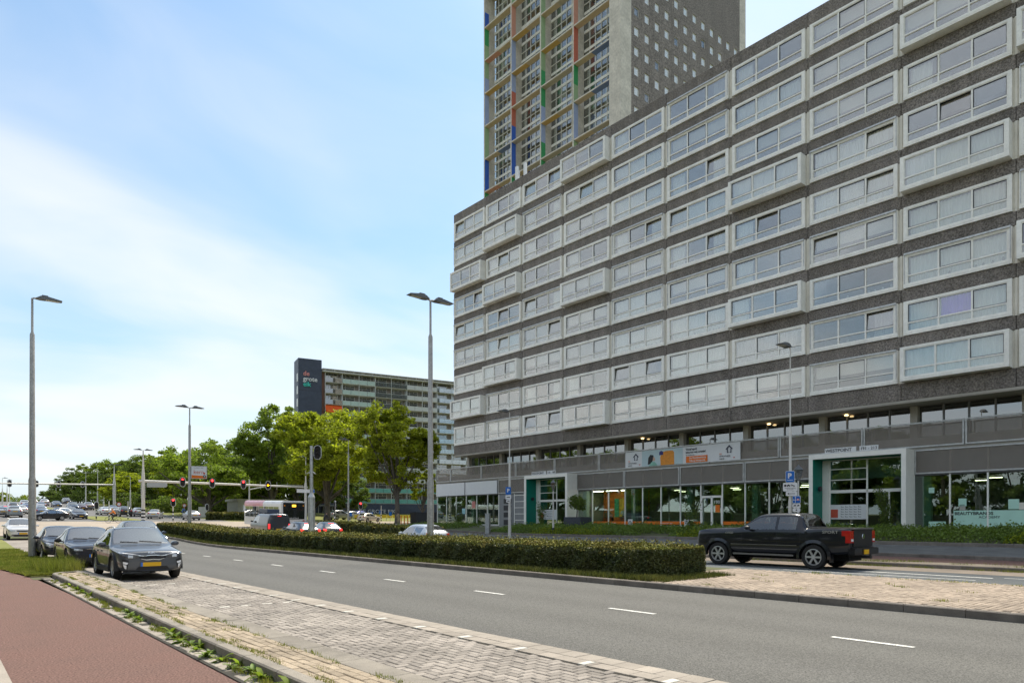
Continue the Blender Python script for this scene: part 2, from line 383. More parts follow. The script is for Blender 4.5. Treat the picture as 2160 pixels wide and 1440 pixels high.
strip('brick_verge', brick_tan, 27.06, 28.5, -10, 62, .01)
strip('second_cycle_path', redasph, 28.5, 31.88, -10, 62, .004)
kerb_line('kerb', kerb_m, [(31.85,60),(31.85,-10)][::-1], .14, .27)
strip('footway', footway_m, 31.98, 37.28, -10, 64, 0, nx=3)
kerb_line('kerb', kerb_m, [(37.28,60),(37.28,-10)][::-1], .14, .62)
strip('planting_bed', earth_m, 37.4, 46, -10, 66, .0, nx=4)
# markings
def mark(x0, x1, y0, y1, off=.004):
    o = strip('lane_marking', paint_w, x0, x1, y0, y1, off, step=1.0); return o
mk = empty('lane_markings'); mk['kind'] = 'structure'
def dash(xc, w, y0, y1, z=.0):
    o = strip('lane_dash', paint_w, xc-w/2, xc+w/2, y0, y1, z, step=1.0, kind=None, parent=mk)
for k in range(-1, 13):
    dash(9.97, .11, 3.5+4.27*k, 3.5+4.27*k+1.1)
dash(20.22, .14, 6.6, 13.2); dash(20.22, .14, 18, 60)
dash(21.3, .1, 7.8, 10.9); dash(21.3, .1, 12.6, 15.6); dash(22.4, .1, 6.3, 12); dash(23.6, .2, 6.2, 16); dash(23.9, .1, 4.6, 6.0)
for k in range(8): dash(22.4, .1, 20+5*k, 22.5+5*k)
# junction and the roads beyond
strip('junction', tan_pave, -12, 62, 64, 101, -.004, nx=8)
strip('far_road', asphalt_far, -6, 33, 101, 262, -.002, nx=4)
for xc in (4.5, 8.2, 11.8):
    for k in range(9): dash(xc, .16, 104+9*k, 108+9*k, .004)
dash(2.0, .2, 84, 101, .006); dash(12.5, .2, 66, 80, .006)
strip('grass_island', lawn_m, 16.9, 22.6, 104, 124, .06)
strip('grass_island', lawn_m, 18.5, 20.4, 134, 185, .06)
strip('park_lawn', lawn_m, 33, 120, 101, 262, -.01, nx=6)
strip('verge', lawn_m, lambda y: pr(y)+.02, 3.74, 24.6, 60, .03)
strip('verge_edge', earth_m, 2.25, 2.74, 23.5, 24.7, .004)
strip('far_verge', lawn_m, -40, -6, 64, 262, 0, nx=2)
# ------------------------------------------------------------------ building materials
conc = mat('exposed_aggregate', (.235,.205,.175), .95, var=.2, vs=.9, tint=(.17,.15,.135), bump=4.5, bs=9, sp2=(.5,13), streak=.22, rnd=.12)
conc_b = mat('beige_concrete', (.46,.43,.375), .9, var=.14, vs=1.2, sp2=(.15,30), bump=.3, bs=30)
conc_s = mat('soffit_concrete', (.40,.37,.32), .9, var=.12, vs=.6)
wframe = mat('white_frame', (.88,.855,.79), .5, var=.07, vs=2, sp2=(.05,9), streak=.07)
sash_m = mat('dark_gasket', (.03,.03,.035), .4, var=0)
beige_rev = mat('beige_panel', (.72,.68,.59), .6, var=.1, vs=1.5)
win_g = glass('window_glass', (.93,.95,.94), .13, .5, gcol=(1,.95,.90)); tow_g = glass('tower_glass', (.8,.82,.8), .1, .4)
shop_g = glass('shop_glass', (.66,.80,.72), .085, .42)
dark_g = glass('tinted_glass', (.22,.25,.25), .22, .6)
room_m = mat('room_wall', (.24,.24,.24), .9, var=.1); room_d = mat('room_dark', (.10,.11,.105), .9, var=.2)
curt = [mat('curtain_white', (.80,.82,.78), .9, var=.05), mat('curtain_grey', (.42,.43,.42), .9, var=.05), mat('blind_cream', (.68,.66,.6), .8, var=.04), mat('curtain_purple', (.33,.2,.8), .9, var=.06)]
galv = mat('galvanised_steel', (.5,.5,.49), .45, .6, var=.2, vs=4, sp2=(.2,40))
perf = mat('perforated_metal', (.33,.29,.25), .6, .2, var=.12, vs=3, alpha=.42)
green_m = mat('portal_green', (.0,.19,.135), .45, var=.04)
white_m = mat('portal_white', (.86,.83,.76), .5, var=.05)
sign_w = mat('sign_white', (.74,.74,.74), .4, var=.03)
black_m = mat('lettering_black', (.02,.02,.022), .5, var=0)
grey_p = mat('grey_panel', (.24,.245,.25), .5, var=.06)
orange_m = mat('shop_orange', (.78,.17,.01), .5, var=.03)
mint_m = mat('mint_board', (.48,.74,.62), .5, var=.05)
rot_b = R(.33)
def bframe(X, Y): c, s = math.cos(rot_b), math.sin(rot_b); return (X*c - Y*s, X*s + Y*c, 0)
# ------------------------------------------------------------------ long apartment building
MOD = 5.618; YL = 60.77; ROW0 = 9.75; ROWH = 2.757; WH = 1.97
W = empty('apartment_building', bframe(43.8, 0), rot_b)
T(W, 'long grey apartment block with nine rows of white framed windows over a raised shopping deck', 'building')
def bay_y(b): return YL - MOD*(b+.5)
NB = 12
def build_upper():
    y1, y0 = YL, YL - MOD*NB
    mb = MB(); mb.box(2.4, 13, y0-22, y1-.02, 8.72, 34.55)
    ob('interior_core', mb, room_m, W)
    mb = MB(); mb.box(.28, 13, y0-22, y1-.01, 34.42, 34.6); mb.box(.28, 12.9, y1-.2, y1-.005, 8.75, 34.5)
    ob('roof', mb, conc_s, W)
    mb = MB(); mb.box(.0, 13, y0-22, y1, 8.60, 8.72)
    ob('soffit', mb, conc_s, W)
    mb = MB(); mb.box(0.02, 13, y0-22, y0, 8.73, 34.7)
    ob('side_wall', mb, conc, W)
    sl = MB()
    for k in range(9):
        z = ROW0+ROWH*k; sl.box(.26, 2.39, y0, y1-.21, z-.5, z-.2)
    ob('floor_slab', sl, room_m, W)['kind'] = 'stuff'
    pw = MB()
    for b in range(1, NB): pw.box(.3, 2.39, YL-MOD*b-.06, YL-MOD*b+.06, 8.73, 34.4)
    ob('partition', pw, room_m, W)['kind'] = 'stuff'
    heights = [(8.73, ROW0-.02)] + [(ROW0+ROWH*k+WH+.02, ROW0+ROWH*(k+1)-.02) for k in range(8)] + [(ROW0+ROWH*8+WH+.02, 34.76)]
    cache = {}
    for i,(a,b) in enumerate(heights):
        h = round(b-a, 3)
        if h not in cache:
            mb = MB(); x0 = 0; w = MOD/2-.014
            mb.add([(x0+.02,-w,0),(x0+.02,w,0),(x0+.02,w,h),(x0+.02,-w,h),(x0,-w+.02,.02),(x0,w-.02,.02),(x0,w-.02,h-.02),(x0,-w+.02,h-.02),(.26,-w,0),(.26,w,0),(.26,w,h),(.26,-w,h)],
                   [(4,5,6,7),(0,1,5,4),(1,2,6,5),(2,3,7,6),(3,0,4,7),(0,8,9,1),(1,9,10,2),(2,10,11,3),(3,11,8,0)])
            cache[h] = mb.mesh('concrete_panel', conc)
        for bb in range(NB): link('concrete_panel', cache[h], W, (random.uniform(0,.012), bay_y(bb), a))
    # recessed beige mullion between two windows
    mb = MB(); mb.box(.09, .3, -.16, .16, 0, WH+.04); mb.box(.03,.1,-.06,.06,0,WH+.04)
    me = mb.mesh('mullion_panel', beige_rev)
    for b in range(1, NB):
        for k in range(9): link('mullion_panel', me, W, (0, YL-MOD*b, ROW0+ROWH*k-.02))
build_upper()
PROT = {(0,2),(0,7),(1,1),(1,3),(1,6),(3,0),(3,4),(3,8),(6,3),(6,6),(8,1),(8,4),(8,8),(9,2),(9,6),(10,4)}
TILT = {(0,0):[0],(0,3):[2],(0,4):[0],(1,2):[1],(1,4):[1],(1,5):[1],(2,0):[0,2],(2,4):[0],(2,5):[2],(2,8):[0,2],(3,1):[1],(4,3):[2],(4,7):[0,2],(5,2):[2],(5,3):[0],(5,4):[2],(7,3):[2],(7,4):[2],(7,7):[2],(7,5):[0],(8,3):[1],(6,4):[1]}
WW = 5.30
def win_meshes():
    out = {}
    for p in (.1, .62):
        mb = MB(); w = WW/2; B, S, Tp = .21, .19, .14; xi = .16
        mb.box(-p, xi, -w, w, 0, B); mb.box(-p, xi, -w, w, WH-Tp, WH); mb.box(-p, xi, -w, -w+S, B, WH-Tp); mb.box(-p, xi, w-S, w, B, WH-Tp)
        i = w-S; s = (2*i)/3
        for q in (-1, 1): mb.box(-p+.035, -p+.13, q*s/2-.045, q*s/2+.045, B, WH-Tp)
        for q in (-1,0,1): mb.box(-p+.035, -p+.13, q*s-s/2+.046, q*s+s/2-.046, B+.45, B+.53)
        mb.box(-p+.03, -p+.12, -i, i, B, B+.05); mb.box(-p+.03, -p+.12, -i, i, WH-Tp-.05, WH-Tp)
        mb.box(-p+.03, -p+.12, -i, -i+.05, B+.05, WH-Tp-.05); mb.box(-p+.03, -p+.12, i-.05, i, B+.05, WH-Tp-.05)
        mb.box(-p-.012, -p, -w+.03, w-.03, B*.5-.008, B*.5+.008)
        out[p] = mb.mesh('window', wframe)
    s = (WW-.38)/3
    pw = s-.1
    out['up'] = MB().box(-.008,.008,-pw/2,pw/2,0,WH-.14-.21-.53-.05).mesh('pane', win_g)
    out['lo'] = MB().box(-.008,.008,-pw/2,pw/2,0,.40).mesh('pane', win_g)
    h = WH-.14-.21-.53-.05; t = .032; mb = MB()
    mb.box(-.03,.02,-pw/2,pw/2,0,t); mb.box(-.03,.02,-pw/2,pw/2,h-t,h); mb.box(-.03,.02,-pw/2,-pw/2+t,t,h-t); mb.box(-.03,.02,pw/2-t,pw/2,t,h-t)
    out['sash'] = mb.mesh('sash', sash_m)
    out['sashw'] = mb.mesh('sash', wframe)
    # curtains
    for key,(y0,y1,z0,z1,amp) in dict(full=(-s*1.5+.1,s*1.5-.1,.22,WH-.2,.05), left=(s*.75,s*1.5-.1,.22,WH-.2,.05), right=(-s*1.5+.1,-s*.75,.22,WH-.2,.05), blind=(-s*1.5+.1,s*1.5-.1,1.05,WH-.2,0), mid=(-s/2+.08,s/2-.08,.78,WH-.2,.04)).items():
        n = 2 if amp == 0 else int((y1-y0)/.06); V = []; Fq = []
        for i in range(n+1):
            y = y0+(y1-y0)*i/n; x = .3+amp*math.sin(i*1.9)+amp*.4*math.sin(i*.7); V += [(x,y,z0),(x,y,z1)]
        for i in range(n): Fq.append((2*i,2*i+2,2*i+3,2*i+1))
        mb = MB(); mb.add(V,Fq)
        for ci,c in enumerate(curt): out[key,ci] = mb.mesh('curtain', c)
    mb = MB(); w = WW/2-.05; mb.box(-.19,-.08,-w,w,WH-.06,WH+.04); mb.box(-.15,-.11,-w,-w+.03,.25,WH-.06); mb.box(-.15,-.11,w-.03,w,.25,WH-.06)
    out['cass'] = mb.mesh('sunscreen_cassette', galv)
    # things on the window sill
    mb = MB()
    for i in range(6):
        y = random.uniform(-2.2,2.2); z = random.uniform(.1,.3); mb.lathe([(.05,0),(.07,z*.5),(.04,z)], 6, (.2,y,.26))
    out['pots'] = mb.mesh('sill_pots', curt[1])
    return out
WM = win_meshes()
def place_windows():
    rs = random.Random(5); s = (WW-.38)/3
    for b in range(11):
        for k in range(9):
            row = 8-k; p = .62 if (b,row) in PROT else .1
            z = ROW0+ROWH*k
            wn = link('window', WM[p], W, (0, bay_y(b), z))
            tl = TILT.get((b,row), [])
            dark = rs.choice([(0,2),(1,),(2,),(0,2),(1,)])
            if tl: dark = tuple(set(dark) | set(tl))
            for c in range(3):
                y = s*(1-c); zb = .21+.53
                if c in tl:
                    a = R(9) if rs.random() < .8 else R(-9)
                    for key in ('up','sash','sashw'):
                        o = link('pane' if key == 'up' else 'sash', WM[key], wn, (-p+.09 + (.025 if key == 'sashw' else 0), y, zb+.01), (0, R(8), 0))
                else:
                    link('pane', WM['up'], wn, (-p+.09, y, zb), (0, rs.uniform(-.009,.009), rs.uniform(-.009,.009)))
                    if c in dark: link('sash', WM['sash'], wn, (-p+.082, y, zb))
                link('pane', WM['lo'], wn, (-p+.09, y, .24))
            r = rs.random()
            if (b,row) == (8,7): kinds_ = [('full',0),('mid',3)]
            elif (b,row) in ((8,8),(8,6),(8,4),(8,5)): kinds_ = [('full',0)]
            elif r < .3: kinds_ = [('full',rs.choice([0,0,1]))]
            elif r < .46: kinds_ = [('left',0)] 
            elif r < .6: kinds_ = [('left',0),('right',0)]
            elif r < .78: kinds_ = [('blind',2)]
            elif r < .84: kinds_ = [('right',1)]
            else: kinds_ = []
            for kk,ci in kinds_: link('curtain', WM[kk,ci], wn, (-p+.05 if ci != 3 else -p-.1, 0, 0))
            if p < .5 and rs.random() < .42: link('sunscreen_cassette', WM['cass'], wn)
            if rs.random() < .35: link('sill_pots', WM['pots'], wn)
place_windows()
# ---- deck level, screens, shops (local x: 1.57 is the plane of the deck railing)
PX = 1.57
GY = [15.66+5.63*k for k in range(-5, 10)]          # lower grid
UY = [13.0+5.61*k for k in range(-5, 10)] + [66.45]  # railing grid
def build_deck():
    y0, y1 = -10, 66.4
    ob('deck_floor', MB().box(PX+.06, 13, y0, y1, 5.93, 6.03), conc_s, W)
    ob('parapet', MB().box(PX+.25, PX+.4, y0, y1, 6.04, 6.68), conc_b, W)
    ob('deck_wall', MB().box(8, 8.2, y0, 58, 6.04, 8.59), room_d, W)
    ob('soffit_edge', MB().box(.02, .5, y0, YL-.01, 8.55, 8.6), conc_s, W)
    cm = MB().box(-.2,.2,-.2,.2,0,2.56).mesh('column', conc_b)
    for k in range(-3, 9): link('column', cm, W, (2.1, 15.8+5.615*k, 6.04))
    gm = MB().box(-.01,.01,-.64,.64,0,2.5).mesh('deck_window', dark_g)
    mm = MB().box(-.05,.05,-.045,.045,0,2.54).mesh('deck_mullion', grey_p)
    for k in range(-3, 8):
        for j in range(4):
            y = 15.8+5.615*k+.2+ (5.215)*(j+.5)/4
            link('deck_window', gm, W, (2.3, y, 6.05))
            if j: link('deck_mullion', mm, W, (2.27, y-5.215/8, 6.045))
    def frame(w, h):
        mb = MB(); t = .085
        mb.box(-.05,.05,-w,w,0,t); mb.box(-.05,.05,-w,w,h-t,h); mb.box(-.05,.05,-w,-w+t,t,h-t); mb.box(-.05,.05,w-t,w,t,h-t); return mb.mesh('railing_frame', galv)
    def meshp(w, h): return MB().box(-.006,.006,-w+.08,w-.08,.08,h-.08).mesh('perforated_panel', perf)
    for (ys, za, zb, posts) in ((UY, 6.05, 7.55, 0), (GY, 4.45, 5.91, 1)):
        cache = {}
        for a, b in zip(ys[:-1], ys[1:]):
            if posts and (15.9 < (a+b)/2 < 21.2 or 43.9 < (a+b)/2 < 49.4 or (a+b)/2 > 55.2): continue
            w = round((b-a)/2-.03, 3)
            if w not in cache:
                cache[w] = (frame(w, zb-za), meshp(w, zb-za))
            fr = link('railing_frame', cache[w][0], W, (PX, (a+b)/2, za))
            link('perforated_panel', cache[w][1], fr)
    # wall and pilasters behind the lower screens
    ob('screen_wall', MB().box(PX+.5, PX+.6, y0, y1, 4.42, 5.92), grey_p, W)
    pm = MB().box(-.05,.05,-.05,.05,4.42,5.92).mesh('screen_post', conc_b)
    for y in GY[:-1]:
        for j in (1,2):
            yy = y+5.63*j/3
            if 15.9 < yy < 21.2 or 43.9 < yy < 49.3: continue
            link('screen_post', pm, W, (PX+.2, yy, 0))
    ob('shop_ceiling', MB().box(PX+.2, 11, y0, y1-.05, 4.36, 4.42), room_m, W)
    ob('shop_floor', MB().box(PX+.1, 11, y0, y1-.05, 1.08, 1.16), room_d, W)
    ob('plinth', MB().box(PX+.05, 11, y0, y1, .2, 1.08), conc_b, W)
    ob('shop_back_wall', MB().box(9.5, 9.6, y0, y1-.1, 1.16, 4.36), mat('shop_back', (.30,.36,.33), .9, var=.15), W)
    # shop glazing
    gw = 5.63/3-.09
    gm = MB().box(-.01,.01,-gw/2,gw/2,0,3.06).mesh('shop_window', shop_g)
    mm = MB().box(-.06,.06,-.04,.04,0,3.2).mesh('shop_mullion', wframe)
    sm = MB().box(-.07,.07,-5.63/2,5.63/2,0,.1).mesh('shop_sill', wframe)
    for k, y in enumerate(GY[:-1]):
        mid = y+2.8
        if 15.9 < mid < 21.2 or 43.9 < mid < 49.4: continue
        if 49.4 < mid < 55.1: continue
        link('shop_sill', sm, W, (PX+.12, y+2.815, 1.165))
        for j in range(3):
            yy = y+5.63*(j+.5)/3
            if not (28.8 < yy < 30.6): link('shop_window', gm, W, (PX+.12, yy, 1.27))
            link('shop_mullion', mm, W, (PX+.12, y+5.63*j/3, 1.2))
    link('shop_mullion', mm, W, (PX+.12, 66.3, 1.2))
    pt = MB().box(PX+.3, 9.4, -.05,.05,1.17,4.35).mesh('shop_partition', room_m)
    for y in GY[1:]: 
        if abs(y-32.5) > 1 and abs(y-26.9) > 1: link('shop_partition', pt, W, (0, y+.2, 0))
    # interior pilasters seen through the glass
    pm = MB().box(-.2,.2,-.22,.22,1.17,4.35).mesh('shop_column', mat('pilaster_green', (.33,.42,.37), .8, var=.05))
    for y in GY[1:-1]:
        link('shop_column', pm, W, (PX+.75, y-.5, 0))
    mb = MB()
    rs = random.Random(3)
    for i in range(26):
        y = rs.uniform(-4, 42); x = rs.uniform(4, 8); 
        mb.box(x, x+rs.uniform(.4,.9), y, y+rs.uniform(.5,1.6), 1.17, rs.uniform(1.8,2.9))
    ob('shop_furniture', mb, room_d, W)['kind'] = 'stuff'
    lm = mat('lamp_glow', (1,.72,.35), .5, var=0, emit=.9)
    for y in (21.0, 26.4, 37.7): ob('ceiling_lamp', MB().lathe([(.11,0),(.14,.05),(.06,.1)], 10), lm, W, (1.9, y-1.2, 8.48))
    sl = MB().box(-.06,.06,-.5,.5,0,.04).mesh('strip_lamp', lm)
    sl2 = MB().box(-.05,.05,-.35,.35,0,.04).mesh('strip_lamp', mat('shop_lamp', (1,.84,.6), .5, var=0, emit=2.2))
    for y in (7.5,12.4,24.0,29.8,35.2,52,58,63.5): link('strip_lamp', sl2, W, (5.0, y, 4.22)); link('strip_lamp', sl2, W, (7.6, y+1.4, 4.22))  # more lamps than the few real ones, added to brighten the shops
build_deck()
def portal(y0, y1, txt1, txt2):
    zb, zt = .75, 5.94; xf = .23
    mb = MB(); mb.box(xf, PX+.1, y0, y0+.26, zb, zt); mb.box(xf, PX+.1, y1-.26, y1, zb, zt); mb.box(xf, PX+.1, y0+.26, y1-.26, zt-.3, zt)
    P = ob('entrance_portal', mb, white_m, W)
    ob('green_lining', MB().box(xf+.03, PX+.1, y1-.29, y1-.262, zb, zt-.31), green_m, P)
    ob('green_lining', MB().box(xf+.03, PX+.1, y0+.262, y0+.29, zb, zt-.31), green_m, P)
    ob('side_pilaster', MB().box(PX-.05, PX+.12, y1-.72, y1-.3, zb, zt-.31), white_m, P)
    a, b, c = y0+.3, y0+2.75, y1-.75
    mb = MB(); x0, x1 = PX+.02, PX+.12; t = .05
    for y in (a, b, c): mb.box(x0, x1, y-t, y+t, 1.0, zt-.3)
    mb.box(x0, x1, a, c, 3.46, 3.66); mb.box(x0,x1,a,c,5.55,zt-.31); mb.box(x0+.01,x1-.01,b+t,c-t,4.28,4.34); mb.box(x0+.01,x1-.01,b+t,c-t,4.98,5.04)
    mb.box(x0,x1,a+1.1,a+1.18,1.0,3.46); mb.box(x0,x1,a,c,1.0,1.1)
    ob('door_frame', mb, wframe, P)
    for (u0,u1,v0,v1) in ((a+t,b-t,3.67,5.54),(b+t,c-t,3.67,4.27),(b+t,c-t,4.35,4.97),(b+t,c-t,5.05,5.54),(a+t,a+1.09,1.11,3.45),(a+1.19,b-t,1.11,3.45),(b+t,c-t,2.72,3.45),(b+t,c-t,1.11,1.74)):
        ob('pane', MB().box(PX+.06,PX+.075,u0,u1,v0,v1), shop_g, P)
    box = ob('mailbox_panel', MB().box(PX+.0,PX+.08,b+t,c-t,1.76,2.7), sign_w, P)
    slot = MB()
    for i in range(5):
        for j in range(5): slot.box(PX-.012,PX,b+.35+i*.27,b+.53+i*.27,1.9+.16*j,1.925+.16*j); slot.box(PX-.012,PX,b+.51+i*.27,b+.53+i*.27,1.925+.16*j,1.97+.16*j)
    ob('mail_slot', slot, sash_m, P)['kind'] = 'stuff'
    if txt1 == 'WESTPOINT': ob('red_notice', MB().box(PX-.02,PX,c-.55,c-.1,1.86,2.4), mat('notice_red', (.55,.09,.05), .5, var=.05), P)
    ob('wall_light', MB().lathe([(.16,0),(.16,.12),(.1,.18)], 10, (0,0,0), 1), sash_m, P, (xf+.75, y1-.47, 3.75))
    s1 = ob('name_plate', MB().box(xf+.02,xf+.06,y1-3.0,y1-1.05,zt+.02,zt+.34), sign_w, P)
    text('lettering', txt1, .3, (xf+.01, y1-1.1, zt+.08), (R(90),0,R(-90)), black_m, P, .01, sx=.98)
    s2 = ob('name_plate', MB().box(xf+.02,xf+.06,y1-4.3,y1-3.2,zt+.02,zt+.34), sign_w, P)
    text('lettering', txt2, .26, (xf+.01, y1-3.26, zt+.09), (R(90),0,R(-90)), black_m, P, .01, sx=.98)
    ob('porch_ceiling', MB().box(xf+.3,PX,y0+.3,y1-.3,zt-.33,zt-.305), green_m, P)
    return P
portal(15.64, 21.5, 'WESTPOINT', '191 - 213')
portal(43.70, 49.52, 'WESTPOINT', '125 - 189')
def sign_bits():
    # white shop sign boards at the far end, closed front with doors next to them
    for a, b in ((60.85, 66.42), (55.2, 60.8)): ob('sign_board', MB().box(PX-.03, PX+.05, a+.06, b-.06, 4.46, 5.86), sign_w, W)
    f = ob('garage_front', MB().box(PX+.1, PX+.16, 49.55, 55.2, 1.0, 4.4), grey_p, W)
    mb = MB()
    for y in (49.7, 51.1, 52.6): mb.box(PX+.06, PX+.1, y-.04, y+.04, 1.05, 4.4)
    for z in (1.1,1.72,2.34,2.96,3.58,4.2): mb.box(PX+.065, PX+.1, 49.75, 52.55, z-.03, z+.03)
    ob('garage_grid', mb, wframe, f)
    d = ob('door', MB().box(PX+.03, PX+.1, 52.8, 54.5, 1.05, 4.1), grey_p, W)
    mb = MB()
    for z in (1.25,2.0,2.7,3.4): mb.box(PX, PX+.03, 53.0, 54.2, z, z+.5)
    ob('door_panel', mb, sash_m, d)
    # shop door with number
    fr = MB(); x0, x1 = PX+.05, PX+.19
    for y in (28.83, 29.7, 30.6): fr.box(x0, x1, y-.075, y+.075, 1.17, 3.5)
    fr.box(x0, x1, 28.83, 30.6, 3.4, 3.56); fr.box(x0, x1, 28.83, 30.6, 1.17, 1.27)
    D = ob('shop_door', fr, wframe, W)
    for a, b in ((28.91, 29.62), (29.78, 30.52)): ob('pane', MB().box(PX+.11,PX+.125,a,b,1.28,3.39), shop_g, D)
    ob('pane', MB().box(PX+.11,PX+.125,28.9,30.55,3.57,4.33), shop_g, D)
    text('lettering', '190', .36, (PX+.09, 29.55, 2.95), (R(90),0,R(-90)), sign_w, D, .004)
    ob('poster', MB().box(PX+.085,PX+.1,29.02,29.4,2.3,2.85), orange_m, D)
    # orange stripe and house stickers on the panes
    for (a, b) in ((21.6, 28.75), (30.7, 41.8)): ob('orange_stripe', MB().box(PX+.095,PX+.105,a,b,1.36,1.60), orange_m, W)
    for y in (38.0, 32.3, 22.6):
        s = ob('house_sticker', MB().box(PX+.075,PX+.09,y-.62,y-.14,1.26,1.78), sign_w, W); house(s, PX+.07, y-.38, 1.33, .3)
    for y in (37.2, 34.6, 26.6, 40.5): text('lettering', 'Tijd voor jouw plan', .15, (PX+.088, y-.1, 1.42), (R(90),0,R(-90)), sign_w, W, .003)
    ob('mint_board', MB().box(PX+.085,PX+.1,10.2,13.6,1.27,2.25), mint_m, W); ob('mint_board', MB().box(PX+.085,PX+.1,14.0,14.9,1.27,1.62), mint_m, W)
    ob('mint_board', MB().box(PX+.085,PX+.1,6,10.0,1.27,2.25), mint_m, W)
    text('lettering', 'BEAUTYBRANDS', .25, (PX+.08, 13.55, 2.0), (R(90),0,R(-90)), black_m, W, .005, sx=1.02, bold=.006)
    text('lettering', 'ACADEMY', .2, (PX+.08, 12.35, 1.8), (R(90),0,R(-90)), black_m, W, .005, sx=1.1)
    ps = [(13.35,2.5,.4,mint_m),(13.3,2.27,.3,conc_b),(10.95,2.3,.5,mint_m),(10.45,2.28,.34,beige_rev),(14.9,3.3,.3,mint_m)]
    for y,z,s,m in ps: ob('poster', MB().box(PX+.088,PX+.1,y-s,y,z,z+s*1.1), m, W)
    ob('window_poster', MB().box(PX+.09,PX+.1,59.1,59.7,3.0,3.75), mat('poster_red', (.55,.2,.17), .5, var=.2, vs=9), W)
    ob('window_poster', MB().box(PX+.09,PX+.1,60.9,61.5,2.4,3.0), mat('poster_blue', (.3,.55,.6), .5, var=.1), W)
    # the room with the orange wall
    ob('orange_wall', MB().box(5.0,5.1,38.3,43.6,1.17,4.35), mat('wall_orange', (.7,.17,.03), .7, var=.1), W)
    for y, m in ((42.2,(.05,.4,.25)),(41.6,(.75,.5,.08)),(40.9,(.8,.3,.05)),(40.2,(.75,.42,.2))):
        ob('wall_art', MB().box(4.93,4.99,y-.5,y,2.0,3.7), mat('art', m, .6, var=.1), W)
    lp = mat('room_lamp', (1,.82,.6), .5, var=0, emit=9.0)
    for y in (39.2,40.9,42.6): ob('room_lamp', MB().box(3.0,3.2,y-.6,y+.6,4.3,4.34), lp, W)
    tb = MB(); tb.lathe([(.9,0),(.92,.03),(.9,.06)], 16, (3.6,40.2,1.95)); tb.box(3.55,3.65,40.1,40.3,1.17,1.95)
    ob('meeting_table', tb, mat('table_wood', (.55,.26,.06), .5, var=.1), W)
    # grey planter boxes and cabinets inside
    mb = MB()
    for k in range(5): mb.box(2.6,3.0,33+.9*k,33.75+.9*k,1.17,1.85)
    ob('cabinet', mb, mat('cabinet_green', (.05,.09,.08), .6), W)['kind'] = 'stuff'
def house(parent, x, y, z, s):
    """little outlined house mark on a sheet facing -X"""
    t = s*.13; mb = MB(); d = .004
    pts = [(y+s*.62, z+s*.55),(y, z+s*1.15),(y-s*.62, z+s*.55),(y-s*.42,z+s*.5),(y,z+s*.9),(y+s*.42,z+s*.5)]
    mb.prism(pts, 0, x-d, x); mb.prism([(y+s*.36,z),(y+s*.36,z+s*.58),(y+s*.36-t,z+s*.6),(y+s*.36-t,z+t),(y+s*.1,z+t),(y+s*.1,z)], 0, x-d, x)
    mb.prism([(y-s*.36,z),(y-s*.36,z+s*.58),(y-s*.36+t,z+s*.6),(y-s*.36+t,z+t),(y-s*.1,z+t),(y-s*.1,z)], 0, x-d, x)
    return ob('house_mark', mb, mat('mark_navy', (.02,.025,.06), .5, var=0) if 'mark_navy' not in MATS else MATS['mark_navy'], parent)
sign_bits()
